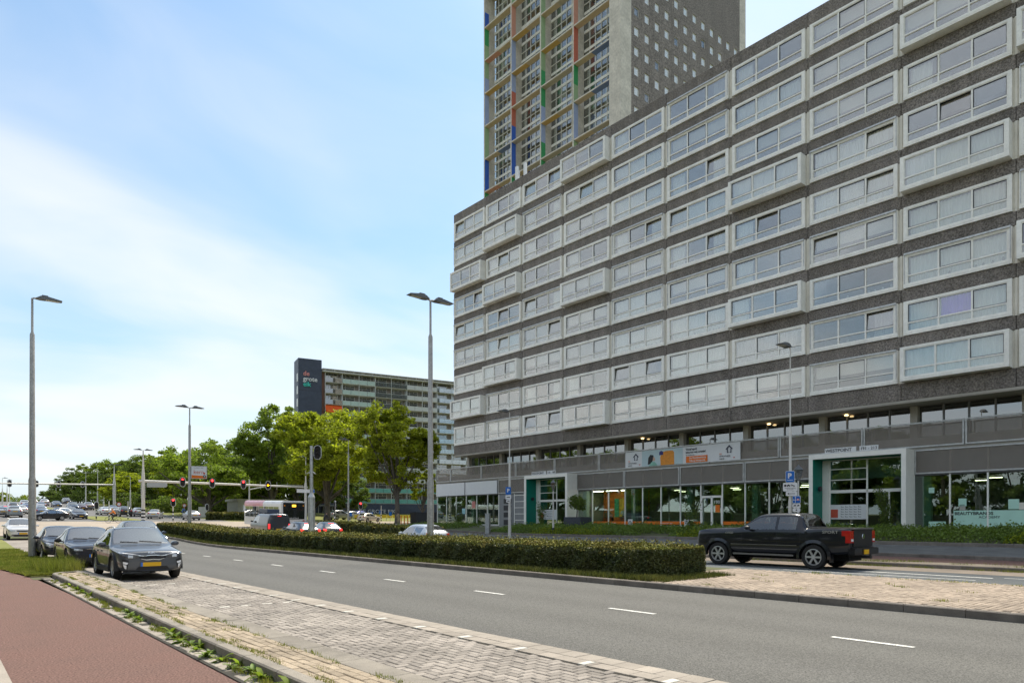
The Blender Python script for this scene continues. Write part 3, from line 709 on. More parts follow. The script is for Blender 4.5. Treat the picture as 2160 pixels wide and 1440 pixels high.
def banner():
    B = empty('banner', bframe(43.8+PX-.09, 32.6), rot_b)
    T(B, 'long white banner with house marks and an orange armchair hung on the deck railing', 'banner')
    def X(k): return -.004*k
    n = 40; V = []; Fq = []
    for i in range(n+1):
        y = 5.4-10.8*i/n; w = .012*math.sin(i*1.1)
        V += [(w,y,6.12),(w,y,7.42),(w+.01,y,6.12),(w+.01,y,7.42)]
    for i in range(n): a = 4*i; Fq += [(a,a+4,a+5,a+1),(a+2,a+3,a+7,a+6)]
    mb = MB(); mb.add(V, Fq); ob('sheet', mb, sign_w, B)
    def flat(name, pts, m, k=1): mb = MB(); mb.prism(pts, 0, -.026-.004*k, -.022-.004*k); return ob(name, mb, m, B)
    flat('pale_field', [(3.6,6.13),(3.6,7.41),(-.4,7.41),(-.4,6.13)], mat('banner_blue', (.5,.62,.64), .5, var=.03))
    flat('armchair', [(1.7,6.13),(1.75,6.75),(1.6,7.15),(1.2,7.25),(.55,7.25),(.4,7.1),(.38,6.13)], mat('banner_orange', (.75,.28,.03), .5, var=.15, vs=8), 2)
    flat('woman_hair', [(3.0,6.25),(2.95,6.8),(2.75,7.05),(2.45,7.0),(2.35,6.75),(2.5,6.6),(2.6,6.3)], black_m, 2)
    flat('woman_face', [(2.5,6.55),(2.45,6.85),(2.3,6.8),(2.25,6.6),(2.35,6.5)], mat('banner_skin', (.6,.38,.27), .5, var=.05), 3)
    flat('woman_top', [(2.9,6.13),(2.6,6.45),(2.3,6.45),(2.05,6.2),(2.05,6.13)], mat('banner_mint', (.25,.5,.4), .5), 3)
    flat('small_house', [(1.85,6.95),(1.85,7.2),(1.65,7.3),(1.45,7.2),(1.45,6.95)], mat('banner_navy', (.03,.03,.18), .5), 3)
    flat('orange_label', [(-.72,6.17),(-.72,6.66),(-2.65,6.66),(-2.65,6.17)], orange_m, 1)
    rot = (R(90),0,R(-90)); x = -.035
    text('lettering', 'Vanaf april', .235, (x,-.7,7.13), rot, black_m, B, .003, bold=.004)
    text('lettering', 'kleuren wij oranje!', .235, (x,-.7,6.9), rot, black_m, B, .003, bold=.004)
    text('lettering', 'En worden wij:', .13, (x,-.7,6.72), rot, black_m, B, .003)
    text('lettering', 'De Hypotheekshop', .19, (x,-1.02,6.46), rot, sign_w, B, .003, bold=.004)
    text('lettering', 'Tilburg Westpoint', .19, (x,-1.02,6.24), rot, sign_w, B, .003, bold=.004)
    for y in (4.35, -4.4):
        h = house(B, -.03, y-.1, 6.68, .5)
        text('lettering', 'DE', .16, (x, y+.72, 6.58), rot, orange_m, B, .003)
        text('lettering', 'HYPOTHEEK', .165, (x, y+.72, 6.4), rot, black_m, B, .003)
        text('lettering', 'SHOP', .165, (x, y+.72, 6.21), rot, black_m, B, .003)
        ob('red_heart', MB().prism([(y-.5,6.24),(y-.4,6.36),(y-.5,6.33),(y-.6,6.36)],0,-.034,-.03), MATS['notice_red'], B)
banner()
# ------------------------------------------------------------------ tower behind
col_t = {'g':(.36,.5,.28),'G':(.06,.36,.13),'b':(.05,.14,.55),'l':(.38,.45,.66),'s':(.68,.33,.24),'r':(.6,.17,.11),'o':(.66,.42,.14),'t':(.62,.48,.32),'u':(.17,.23,.42),'n':(.52,.45,.35)}
mt = {k: mat('tower_panel_'+n, col_t[k], .6, var=.06) for k,n in zip('gGblsrotun', ('sage','green','blue','lavender','salmon','red','ochre','tan','slate','stone'))}
tconc = mat('tower_concrete', (.60,.55,.47), .85, var=.15, vs=.5, sp2=(.12,3)); tgrey = mat('tower_grey', (.225,.195,.172), .9, var=.12, vs=.5, sp2=(.4,5), bump=.4, bs=6, rnd=.06, stretch=(1,1,.4))
def tower():
    X0, Y0 = 78.7, 67.0
    t = empty('tower_block', bframe(X0, Y0), rot_b)
    T(t, 'tall tower with colourful fins and small square windows behind the long block', 'building')
    ZB, ZT = 0, 102
    ob('core', MB().box(2.6, 34.4, 1.2, 32.3, ZB, ZT-.5), room_d, t)
    ob('corner_column', MB().box(0, 2.5, 0, 2.2, ZB, ZT), tconc, t)
    ob('corner_column', MB().box(32.6, 34.6, 0, 2.2, ZB, ZT), tconc, t)
    ob('end_wall', MB().box(2.51, 32.59, .32, .6, ZB, ZT-.2), room_m, t)
    # grey end wall: one panel with a window opening per cell
    n = 12; cw = (32.6-2.5)/n; sh = 3.02; z0 = 62.1-3.02*9
    w, h = 1.12, 1.32
    mb = MB(); a, b = .01, cw-.01; c, d = .01, sh-.01; e, f = cw/2-w/2, cw/2+w/2; g, i = 1.05, 1.05+h
    o_ = [(a,c),(b,c),(b,d),(a,d)]; q_ = [(e,g),(f,g),(f,i),(e,i)]
    V = [(x,0,z) for x,z in o_]+[(x,0,z) for x,z in q_]+[(x,.3,z) for x,z in q_]+[(x,.3,z) for x,z in o_]
    Fq = [(k,(k+1)%4,4+(k+1)%4,4+k) for k in range(4)]+[(4+k,4+(k+1)%4,8+(k+1)%4,8+k) for k in range(4)]+[(k,12+k,12+(k+1)%4,(k+1)%4) for k in range(4)]
    mb.add(V,Fq); pm = mb.mesh('wall_panel', tgrey)
    fm = MB(); tt = .06; fm.box(e,f,.1,.17,g,g+tt); fm.box(e,f,.1,.17,i-tt,i); fm.box(e,e+tt,.1,.17,g+tt,i-tt); fm.box(f-tt,f,.1,.17,g+tt,i-tt); fm = fm.mesh('window', wframe)
    gm = MB().box(e+tt,f-tt,.13,.14,g+tt,i-tt).mesh('pane', glass('pane_pale', (.95,.95,.94), .03, .2))
    bm_ = MB().box(e+tt,f-tt,.15,.165,g+tt,i-tt).mesh('blind', mat('sky_reflect_white', (.88,.88,.87), .6, var=.03))  # white sheet stands in for bright sky reflected by these panes
    rs = random.Random(9)
    ob('wall_base', MB().box(2.51, 32.59, 0, .3, ZB, z0-.01), tgrey, t)
    ob('wall_top', MB().box(2.51, 32.59, 0, .3, z0+sh*17+.01, ZT), tgrey, t)
    for r in range(17):
        for c_ in range(n):
            L_ = (2.5+cw*c_, 0, z0+sh*r)
            link('wall_panel', pm, t, L_)
            wn = link('window', fm, t, L_); link('pane', gm, wn)
            if rs.random() < .86: link('blind', bm_, wn)
    # fin side
    fy = [2.2+7.6*k for k in range(5)]
    seqs = ['bGgglllggbbGGg', 'gsslllrrbbbGls', 'ggggggGGllGGbs', 'obbssrrGgllgbs']
    fin = MB().box(0, 2.45, -.13, .13, ZB, ZT).mesh('fin', tconc)
    for k, y in enumerate(fy[1:]): link('fin', fin, t, (0, y, 0))
    cm = {k: MB().box(.03, 1.0, 0, .02, 0, 3.0).mesh('colour_panel', m) for k, m in mt.items()}
    for k in range(4):
        y = fy[4-k]
        for j, ch in enumerate(seqs[k]):
            z = 62.1+3.02*(8-j) + (6.04 if k else 6.04)
            for yy in (-.152,): link('colour_panel', cm[ch], t, (0, y+yy, z-.0))
    beam = {}
    for k in 'otnsu':
        beam[k] = MB().box(.05, 1.05, 0, 3.63, -.04, .0).mesh('colour_panel', mt[k])
    bb = MB().box(.0, 1.08, .14, 7.46, 0, .2).mesh('beam', tconc)
    bs = ['tn','nt','tt','tn','ts','to','nn','ut']
    slab = MB().box(2.35, 2.58, .14, 7.46, -.22, .1).mesh('floor_edge', wframe)
    mul = MB()
    for j in range(1,6): mul.box(2.3, 2.42, .14+7.32*j/6-.03, .14+7.32*j/6+.03, -8, 60) 
    mulm = mul.mesh('window_mullion', wframe)
    pane = MB().box(2.44, 2.46, .18, 7.42, .12, 1.38).mesh('pane', tow_g); pane2 = MB().box(2.44, 2.46, .18, 7.42, 1.46, 2.8).mesh('pane', tow_g)
    tr = MB(); tr.box(2.3, 2.42, .14, 7.46, 1.38, 1.46); tr.box(2.3,2.42,.14,7.46,.1,.16); trm = tr.mesh('window', wframe)
    drape = MB(); 
    cms = []
    for q in range(5):
        d_ = MB(); 
        for j in range(6):
            if rs.random() < .55: y = .2+7.3*j/6; d_.box(2.5, 2.53, y+.05, y+rs.uniform(.4,1.15), rs.choice([.12,.12,1.0]), 2.75)
        cms.append(d_.mesh('curtain', curt[q % 2]))
    for k in range(4):
        y = fy[k]; y = y if k else 2.2-.1
        link('window_mullion', mulm, t, (0, y, 44))
        for j in range(-3, 6):
            z = 62.1+6.04*j
            b_ = link('beam', bb, t, (0, y, z))
            c2 = rs.choice(bs)
            for q, ch in enumerate(c2):
                link('colour_panel', beam[ch if ch in beam else 't'], b_, (0, .16+3.65*q, -.002))
            for u in (0,1):
                link('floor_edge', slab, t, (0, y, z+3.02*u))
                wn = link('window', trm, t, (0, y, z+3.02*u)); link('pane', pane, wn); link('pane', pane2, wn); link('curtain', rs.choice(cms), wn)
    ob('fin_head', MB().box(0, 2.45, 2.2, 32.7, 62.1+6.04*6, ZT), tconc, t)
    return t
tower()
# antennas on the roof of the long block
def antenna():
    a = empty('antenna_mast', bframe(46.5, 53.2), rot_b); a.location.z = 34.6
    T(a, 'white mobile phone antennas on a steel frame at the roof edge', 'antenna')
    mb = MB()
    for x,y in ((0,0),(.6,.5),(.3,-.7)): mb.tube([(x,y,0),(x,y,3.4)], .05, 6)
    mb.tube([(0,0,.8),(.6,.5,2.2)], .03, 5); mb.tube([(0,0,2.2),(.3,-.7,.9)], .03, 5); mb.tube([(.6,.5,1),(.3,-.7,2.2)], .03, 5)
    ob('frame', mb, galv, a)
    for x,y,z in ((-.1,.1,1.9),(.5,.65,1.4),(.2,-.85,2.0),(-.05,-.15,.6),(.45,.3,.3)): ob('antenna_panel', MB().box(x-.1,x+.1,y-.16,y+.16,z,z+1.5), sign_w, a)
    ob('radio_unit', MB().box(-.25,.05,-.4,-.1,.9,1.4), grey_p, a); ob('radio_unit', MB().box(-.2,.1,.2,.5,.4,.9), grey_p, a)
antenna()
# ------------------------------------------------------------------ flats across the junction
slate = mat('slate_cladding', (.06,.072,.105), .5, var=.15, vs=.6, sp2=(.1,2)); brickr = mat('red_brick', (.20,.105,.075), .9, var=.15, vs=.5)
mintg = mat('mint_rail', (.50,.62,.56), .35, var=.06); whiter = mat('white_rail', (.62,.63,.61), .4, var=.05); glassr = glass('rail_glass', (.6,.66,.66), .25, .5); flat_c = mat('balcony_concrete', (.60,.58,.54), .85, var=.12)
mint2 = mat('mint_rail_deep', (.17,.45,.38), .4, var=.05)
def flats():
    G = empty('apartment_flats', (67.6, 159, 0), R(-12))
    T(G, 'twelve storey flats with mint balcony rails and a dark slate stair tower beyond the junction', 'building')
    zb = 2.5; zt = 40.7
    st = ob('stair_tower', MB().box(0, 5.55, 0, 5.2, zb-2, zt), slate, G)
    mb = MB()
    for z in (16,27,33): mb.box(.0,5.55,-.012,-.002,z,z+.06)
    ob('cladding_joint', mb, sash_m, st)
    wm = MB(); wm.box(-.06,.02,.5,1.7,0,1.9); wmm = wm.mesh('window', wframe); pn = MB().box(-.08,-.062,.6,1.6,.12,1.78).mesh('pane', win_g)
    for k in range(10): w = link('window', wmm, G, (0,0,8+3.02*k)); link('pane', pn, w)
    for s, z, m in (('de', 36.6, 's'), ('grote', 35.3, 'w'), ('eik', 34.0, 'G')):
        text('lettering', s, 1.55, (1.1,-.06,z), (R(90),0,0), {'s':mat('letter_pink',(.75,.3,.28),.5),'w':sign_w,'G':mat('letter_teal',(.07,.62,.5),.5)}[m], G, .12, bold=.03)
    x0, x1 = 8.0, 70
    ob('brick_end', MB().box(5.6, 6.4, .6, 13, zb, 37.9), brickr, G)
    ob('wall', MB().box(6.41, x1, 1.9, 13, zb, 37.8), mat('flats_wall', (.38,.33,.29), .9, var=.2, vs=.4), G)
    ob('roof', MB().box(5.7, x1, -.5, 13, 37.95, 38.25), flat_c, G); 
    mb = MB(); mb.box(5.65, x1+.1, -.6, 13, 38.5, 38.72)
    for k in range(26): mb.box(6.2+2.35*k, 6.4+2.35*k, -.4, -.2, 38.25, 38.5)
    ob('roof_rail', mb, flat_c, G)
    M_ = 4.2; xs = [6.4+4.2*k for k in range(14)]
    kinds_ = ['d','m','m','g','g','w','w','g','g','w','w','m','m']
    slab = MB().box(0, M_-.06, 0, 1.89, 0, .22).mesh('balcony', flat_c)
    div = MB().box(-.07,.07,.1,1.89,.22,2.69).mesh('divider', whiter)
    post = MB().box(-.06,.06,-.02,.1,.22,2.69).mesh('post', whiter)
    rails = {}
    for k, m in (('m',mintg),('w',whiter),('g',glassr),('d',MATS['tinted_glass']),('M',mint2)):
        mb = MB(); mb.box(.05,M_/2-.04,-.05,-.01,.12,1.15); mb.box(M_/2+.04,M_-.1,-.05,-.01,.12,1.15); rails[k] = mb.mesh('rail_panel', m)
    cap = MB().box(0,M_-.06,-.07,.02,1.16,1.22).mesh('handrail', whiter)
    wmesh = MB()
    wmesh.box(.5,.58,1.78,1.88,.24,2.6); wmesh.box(1.2,1.3,1.78,1.88,.24,2.6); wmesh.box(3.4,3.5,1.78,1.88,.24,2.6); wmesh.box(.5,3.5,1.78,1.88,2.55,2.68); wmesh.box(1.3,3.4,1.78,1.88,1.0,1.08); wmesh.box(1.3,3.4,1.78,1.88,2.05,2.12); wmesh.box(.5,1.2,1.78,1.88,2.05,2.12); wmesh.box(2.35,2.42,1.78,1.88,2.12,2.55)
    wm_ = wmesh.mesh('window', wframe)
    gp = MB().box(.55,3.45,1.82,1.84,.26,2.58).mesh('pane', dark_g)
    cpm = [MB().box(a,b,1.86,1.88,.3,2.5).mesh('curtain', curt[c]) for a,b,c in ((1.3,2.2,0),(2.3,3.4,1),(1.3,3.4,1),(.6,1.2,0))]
    rs = random.Random(4)
    for f in range(12):
        z = zb+3.4+2.69*f
        for k in range(12):
            B_ = link('balcony', slab, G, (xs[k], 0, z))
            kd = kinds_[k]
            if f < 2: kd = 'M'
            link('rail_panel', rails[kd], B_); link('handrail', cap, B_)
            link('divider' if k % 2 else 'post', div if k % 2 else post, B_)
            w = link('window', wm_, B_); 
            link('window_pane', gp, B_)
            if rs.random() < .8: link('curtain', rs.choice(cpm), B_)
    ob('base_cladding', MB().box(5.7, x1, -.4, 1.85, zb-1, zb+3.3), slate, G)
    text('lettering', 'DE GROTE EIK', 1.35, (14.5,-.5,zb+1.0), (R(90),0,0), sign_w, G, .05, sx=1.1)
    en = ob('entrance', MB().box(4.2, 9.0, -2.5, -.45, zb+2.6, zb+3.0), grey_p, G)
    mb = MB()
    for k in range(4): mb.box(4.6+1.1*k,4.7+1.1*k,-.6,-.45,zb-.5,zb+2.55)
    ob('entrance_frame', mb, wframe, G)
    aw = MB(); aw.add([(0,0,2.5),(4.15,0,2.5),(4.15,-1.5,.85),(0,-1.5,.85),(0,0,2.44),(4.15,0,2.44),(4.15,-1.5,.79),(0,-1.5,.79),(0,-1.5,.5),(4.15,-1.5,.5)], [(0,1,2,3),(4,7,6,5),(3,2,9,8),(0,3,7,4),(1,5,6,2)])
    ob('awning', aw, mat('awning_orange', (.80,.11,.01), .7, var=.05), G, (6.35, .3, zb+3.4+2.69*8+.05))
flats()
# low buildings glimpsed between the trees
def low(name, x0, x1, y0, y1, h, m, label, cat='building', roof=None):
    z = float(zgc((y0+y1)/2))
    r = empty(name, ((x0+x1)/2, (y0+y1)/2, z-.5)); T(r, label, cat); a, b = (x1-x0)/2, (y1-y0)/2
    ob('wall', MB().box(-a,a,-b,b,0,h), m, r); ob('roof', MB().box(-a-.3,a+.3,-b-.3,b+.3,h,h+.4), roof or flat_c, r)
    wm = MB().box(-.6,.6,-.06,.02,0,1.3).mesh('window', dark_g); fr = MB().box(-.7,.7,-.03,.0,-.1,1.4).mesh('window_frame', wframe)
    for k in range(int(a*2/3)):
        for f in range(int(h/2.8)):
            o = link('window_frame', fr, r, (-a+1.5+3*k, -b, 1.2+2.8*f)); link('window', wm, o)
low('brick_house', 50, 68, 168, 180, 6, brickr, 'low red brick building glimpsed between the tree trunks')
low('pale_pavilion', 43, 52, 128, 134, 3.2, flat_c, 'low pale pavilion under the trees behind the small hedge')
# ------------------------------------------------------------------ vegetation
leaf_y = mat('leaf_yellowgreen', (.30,.33,.035), .6, spec=.25, var=.25, vs=.35, isl=.35, trans=.6)
leaf_l = mat('leaf_lime', (.27,.30,.028), .6, spec=.25, var=.25, vs=.35, isl=.38, trans=.55)
leaf_m = mat('leaf_mid', (.19,.25,.045), .6, spec=.25, var=.25, vs=.35, isl=.38, trans=.55)
leaf_d = mat('leaf_dark', (.13,.175,.045), .6, spec=.25, var=.25, vs=.4, isl=.38, trans=.5)
leaf_h = mat('leaf_hedge', (.075,.105,.03), .5, var=.32, vs=1.0, tint=(.085,.085,.026), isl=.55, trans=.15)
leaf_t = mat('leaf_hedge_top', (.25,.20,.055), .8, spec=.1, var=.22, vs=1.5, isl=.45, tint=(.17,.19,.04))
leaf_s = mat('leaf_shrub', (.18,.25,.035), .55, var=.3, vs=.7, isl=.4, trans=.3, tint=(.11,.17,.035))
grass_b = mat('grass_blade', (.2,.25,.04), .8, spec=.2, var=.25, vs=.8, isl=.4, trans=.3, tint=(.25,.23,.07)); grass_d = mat('grass_dark', (.085,.11,.025), .8, spec=.2, var=.3, vs=1.5, isl=.4, trans=.2, tint=(.15,.14,.05))
bark = mat('bark', (.12,.105,.085), .9, var=.3, vs=1.2, sp2=(.25,8))
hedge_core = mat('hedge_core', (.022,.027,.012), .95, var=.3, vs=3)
def rand_dirs(n):
    v = RNG.normal(size=(n,3)); return v/np.linalg.norm(v,axis=1,keepdims=True)
def leaves(P, size, updir=None, bend=.25, up=.25):
    """a pointed leaf (two triangles as one bent quad) at each point"""
    n = len(P); nrm = rand_dirs(n)
    if updir is not None: nrm = nrm*(1-up) + updir*up
    else: nrm = nrm + np.array([0,0,up])
    nrm /= np.linalg.norm(nrm,axis=1,keepdims=True)
    a = np.cross(nrm, rand_dirs(n)); a /= np.linalg.norm(a,axis=1,keepdims=True); b = np.cross(nrm, a)
    s = np.broadcast_to(np.asarray(size), (n,))[:,None]*RNG.uniform(.7,1.3,(n,1))
    V = np.stack([P - a*s*.6, P + b*s*.36 + nrm*s*bend*.4, P + a*s*.6, P - b*s*.36 + nrm*s*bend*.4], 1).reshape(-1,3)
    F = np.arange(4*n).reshape(n,4); return V, F
def crown_mesh(seed, H, r, z0, leaf, m, ncl=170, per=70, squash=1.0, lobes=9):
    global RNG
    RNG = np.random.default_rng(seed)
    zc = (H+z0)/2; hz = (H-z0)/2
    L = [(np.array([0,0,zc]), np.array([r*.72,r*.72,hz*.8]))]
    for i in range(lobes):
        a = 2*math.pi*i/lobes + RNG.uniform(-.4,.4); q = RNG.uniform(-.75,.8); rr = r*math.sqrt(max(.1,1-q*q*.8))*.62
        L.append((np.array([rr*math.cos(a), rr*math.sin(a), zc+q*hz*.72]), np.array([r*.42,r*.42,hz*.3])*RNG.uniform(.75,1.2)))
    C = []
    for i in range(ncl):
        c, e = L[RNG.integers(0, len(L))] if RNG.random() > .15 else L[0]
        d = rand_dirs(1)[0]; p = c + d*e*RNG.uniform(.55,1.0)**.5
        C.append(p)
    C = np.array(C); ctr = np.array([0,0,zc])
    rad = RNG.uniform(.55,1.15,len(C))*r/6.5
    idx = np.repeat(np.arange(len(C)), per)
    off = rand_dirs(len(idx))*(RNG.random((len(idx),1))**.45)*rad[idx][:,None]*np.array([1,1,.62])
    P = C[idx]+off
    o = P-ctr; o /= np.linalg.norm(o,axis=1,keepdims=True)
    V, F = leaves(P, leaf, o*.6+np.array([0,0,.5]), up=.42)
    ob_ = big_mesh('crown', V, F, m); me = ob_.data; bpy.data.objects.remove(ob_)
    # trunk and limbs
    mb = MB(); tr = r*.045+.08
    mb.tube([(0,0,-.6),(.05,.02,z0*.5),(.0,.06,z0+.6),(.1,0,zc)], [tr*1.25,tr,tr*.85,tr*.4], 9)
    for i in range(11):
        c = C[RNG.integers(0,len(C))]; s = Vector((0,.03,z0*RNG.uniform(.75,1.35)))
        m_ = s.lerp(Vector(c), .5)+Vector((0,0,-.4)); mb.tube([s, m_, Vector(c)], [tr*.5,tr*.32,tr*.1], 6)
    tm = mb.mesh('trunk', bark, True)
    return me, tm
TREES = {}
for key, args in dict(
    plane_y=(1,18,7.2,2.6,.36,leaf_y,330,88), plane_m=(2,20,7.0,2.4,.36,leaf_m,310,85), broad=(3,14,8.2,1.8,.36,leaf_m,260,80),
    lime=(4,17,5.6,3.6,.31,leaf_l,310,88), oak_d=(5,15,7.2,.8,.4,leaf_d,230,72), oak_m=(6,15,7,.9,.4,leaf_m,230,72), young=(7,8,2.4,2.0,.24,leaf_y,60,60), oak_y=(8,15,7,1.2,.4,leaf_y,230,72)).items():
    TREES[key] = crown_mesh(*args)
LIMES_MIX = None
def tree(key, px, d, H, label, rz=0.0, group='trees beyond the junction', xy=None, wide=1.0):
    base = {'plane_y':18,'plane_m':20,'broad':14,'lime':17,'oak_d':15,'oak_m':15,'young':8,'oak_y':15}[key]
    if xy is None: x, y = gxy(px, d)
    else: x, y = xy
    z = float(TZ(x,y)); s = H/base*(1.1 if d < 135 else 1.0)
    t = empty('tree', (x,y,z), rz); T(t, label, 'tree', group); t.scale = (s*wide*1.06,s*wide*1.06,s)
    link('trunk', TREES[key][1], t); link('crown', TREES[key][0], t)
    return t
CT, ST = math.cos(R(40.3)), math.sin(R(40.3))
def gxy(px, d):
    t = (px-1080)/1450; return d*(ST+t*CT), d*(CT-t*ST)
def htop(py, d, px):
    x, y = gxy(px, d); return 1.68+(1097-py)*d/1450-float(zgc(y))
for key, px, d, py, lab, rz, w in [
    ('lime', 838, 103, 866, 'tall broad tree with a bare forked trunk in front of the flats', .3, .95),
    ('plane_y', 690, 112, 858, 'brightest yellow green plane tree beside the slate stair tower', 0, 1.0),
    ('plane_m', 573, 130, 866, 'tallest plane tree left of the stair tower with sky showing through', 1.1, .95),
    ('broad', 440, 120, 930, 'broad low tree behind the square advertising sign', .5, 1.05),
    ('oak_m', 500, 138, 922, 'rounded green tree filling in behind the traffic signal gantry', 2.1, 1.05),
    ('plane_m', 628, 142, 892, 'mid green tree half hidden behind the yellow plane tree', 2.6, .9),
    ('young', 893, 108, 1000, 'young yellow green tree with hanging twigs near the glass shop', 1, 1),
    ('oak_d', 330, 182, 955, 'dark wooded tree with the highest rounded top left of the advertising sign', .2, 1.1),
    ('oak_d', 292, 188, 962, 'dark tree behind the double headed gantry lamp', 1.7, 1.0),
    ('oak_y', 372, 150, 948, 'olive tree standing at the bend before the advertising sign', 2.9, 1.05),
    ('oak_y', 262, 162, 985, 'pale olive tree in front of the dark wood by the gantry mast', .9, 1.1),
    ('oak_m', 205, 200, 974, 'green tree topping the left end of the wooded slope', 2.2, 1.05),
    ('oak_d', 232, 185, 990, 'dark tree behind the signal mast that carries the long arm', .1, 1.0),
    ('oak_d', 165, 215, 984, 'dark green tree behind the thin lamp columns', 1.2, .95),
    ('oak_d', 128, 232, 1012, 'small dark tree sloping down towards the far road', 2.0, 1.0),
    ('oak_d', 100, 250, 1030, 'lowest dark tree at the end of the wooded slope', 2.7, .9),
    ('oak_y', 50, 265, 1040, 'pale round tree at the far end of the road behind the thick lamp post', .6, .8),
    ('oak_y', 8, 240, 1034, 'yellow green tree at the left edge behind the far lamp columns', 1.9, .9),
    ('oak_m', 75, 290, 1045, 'distant green tree between the thick lamp post and the slope', .3, .8),
    ('oak_d', 320, 150, 1012, 'dark low tree under the olive trees near the blank direction sign', 1.4, 1.1),
    ('oak_d', 150, 200, 1000, 'dark tree at the foot of the slope behind the bare mast', .5, 1.1), ('oak_m', 250, 205, 968, 'green tree rising behind the pale olive tree', 1.4, 1.1), ('oak_d', 305, 205, 958, 'dark tree behind the gantry lamp heads', 3.0, 1.2), ('oak_d', 350, 195, 962, 'dark tree between the highest wooded top and the olive tree', 2.3, 1.2), ('oak_m', 405, 165, 940, 'green tree right behind the advertising lamp post', 1.0, 1.1), ('oak_d', 110, 215, 1030, 'small dark tree before the far end of the slope', 1.9, 1.0), ('oak_d', 470, 160, 940, 'dark tree between the broad tree and the gantry light', .2, 1.2), ('oak_m', 660, 150, 905, 'green tree behind the gap of the two plane trees', .8, 1.1), ('oak_d', 735, 140, 990, 'dark low tree right of the yellow plane tree', 1.5, .9),
    ('oak_d', 540, 150, 960, 'dark leafy tree low behind the gantry lights', 2.4, 1.2)]:
    tree(key, px, d, htop(py, d, px), lab, rz, wide=w)
for i, (x, y, key, H) in enumerate([(-20+3*math.sin(i*2.1), -26+8.5*i, ('plane_m','oak_m','oak_d','oak_m')[i % 4], 14+2*math.sin(i*1.7)) for i in range(22)]):
    tree(key, 0, 0, H, 'tree across the cycle path, seen only as a reflection in the shop windows', i*1.3, 'trees along the cycle path', (x,y))
def bush(name, px, d, w, h, label, n=1400, m=None, leaf=.2, z=0, cat='shrub', group=None):
    x, y = gxy(px, d); o = empty(name, (x, y, float(TZ(x,y))+z)); T(o, label, cat, group)
    P = rand_dirs(n)*(RNG.random((n,1))**.35)*np.array([w/2,w/2,h/2])+np.array([0,0,h/2])
    P[:,0] += .12*w*np.sin(P[:,2]*5); V, F = leaves(P, leaf, None)
    big_mesh('foliage', V, F, m or leaf_d, o); mb = MB(); mb.tube([(0,0,0),(0,0,h*.6)], [.04*w/2,.02], 5); ob('stem', mb, bark, o); return o
for px, d, w, h, lab in [(352,140,7,3.4,'dark bush under the trees beside the low signal'),(410,128,7,3,'dark bush below the broad tree behind the lamp post'),(280,158,8,4,'dark bush behind the gantry mast'),(235,178,8,4,'dark bush by the far signal mast'),(470,150,9,4,'dark bush beside the electrical cabinet'),(180,195,9,4,'dark bush behind the far parked traffic'),(140,215,9,4,'small dark bush where the slope meets the road'),(600,160,9,4,'dark bush behind the bus roof'),(30,250,14,3.5,'low bush line behind the far queue of cars')]:
    bush('bush', px, d, w, h, lab, 2200, leaf_d, .36)
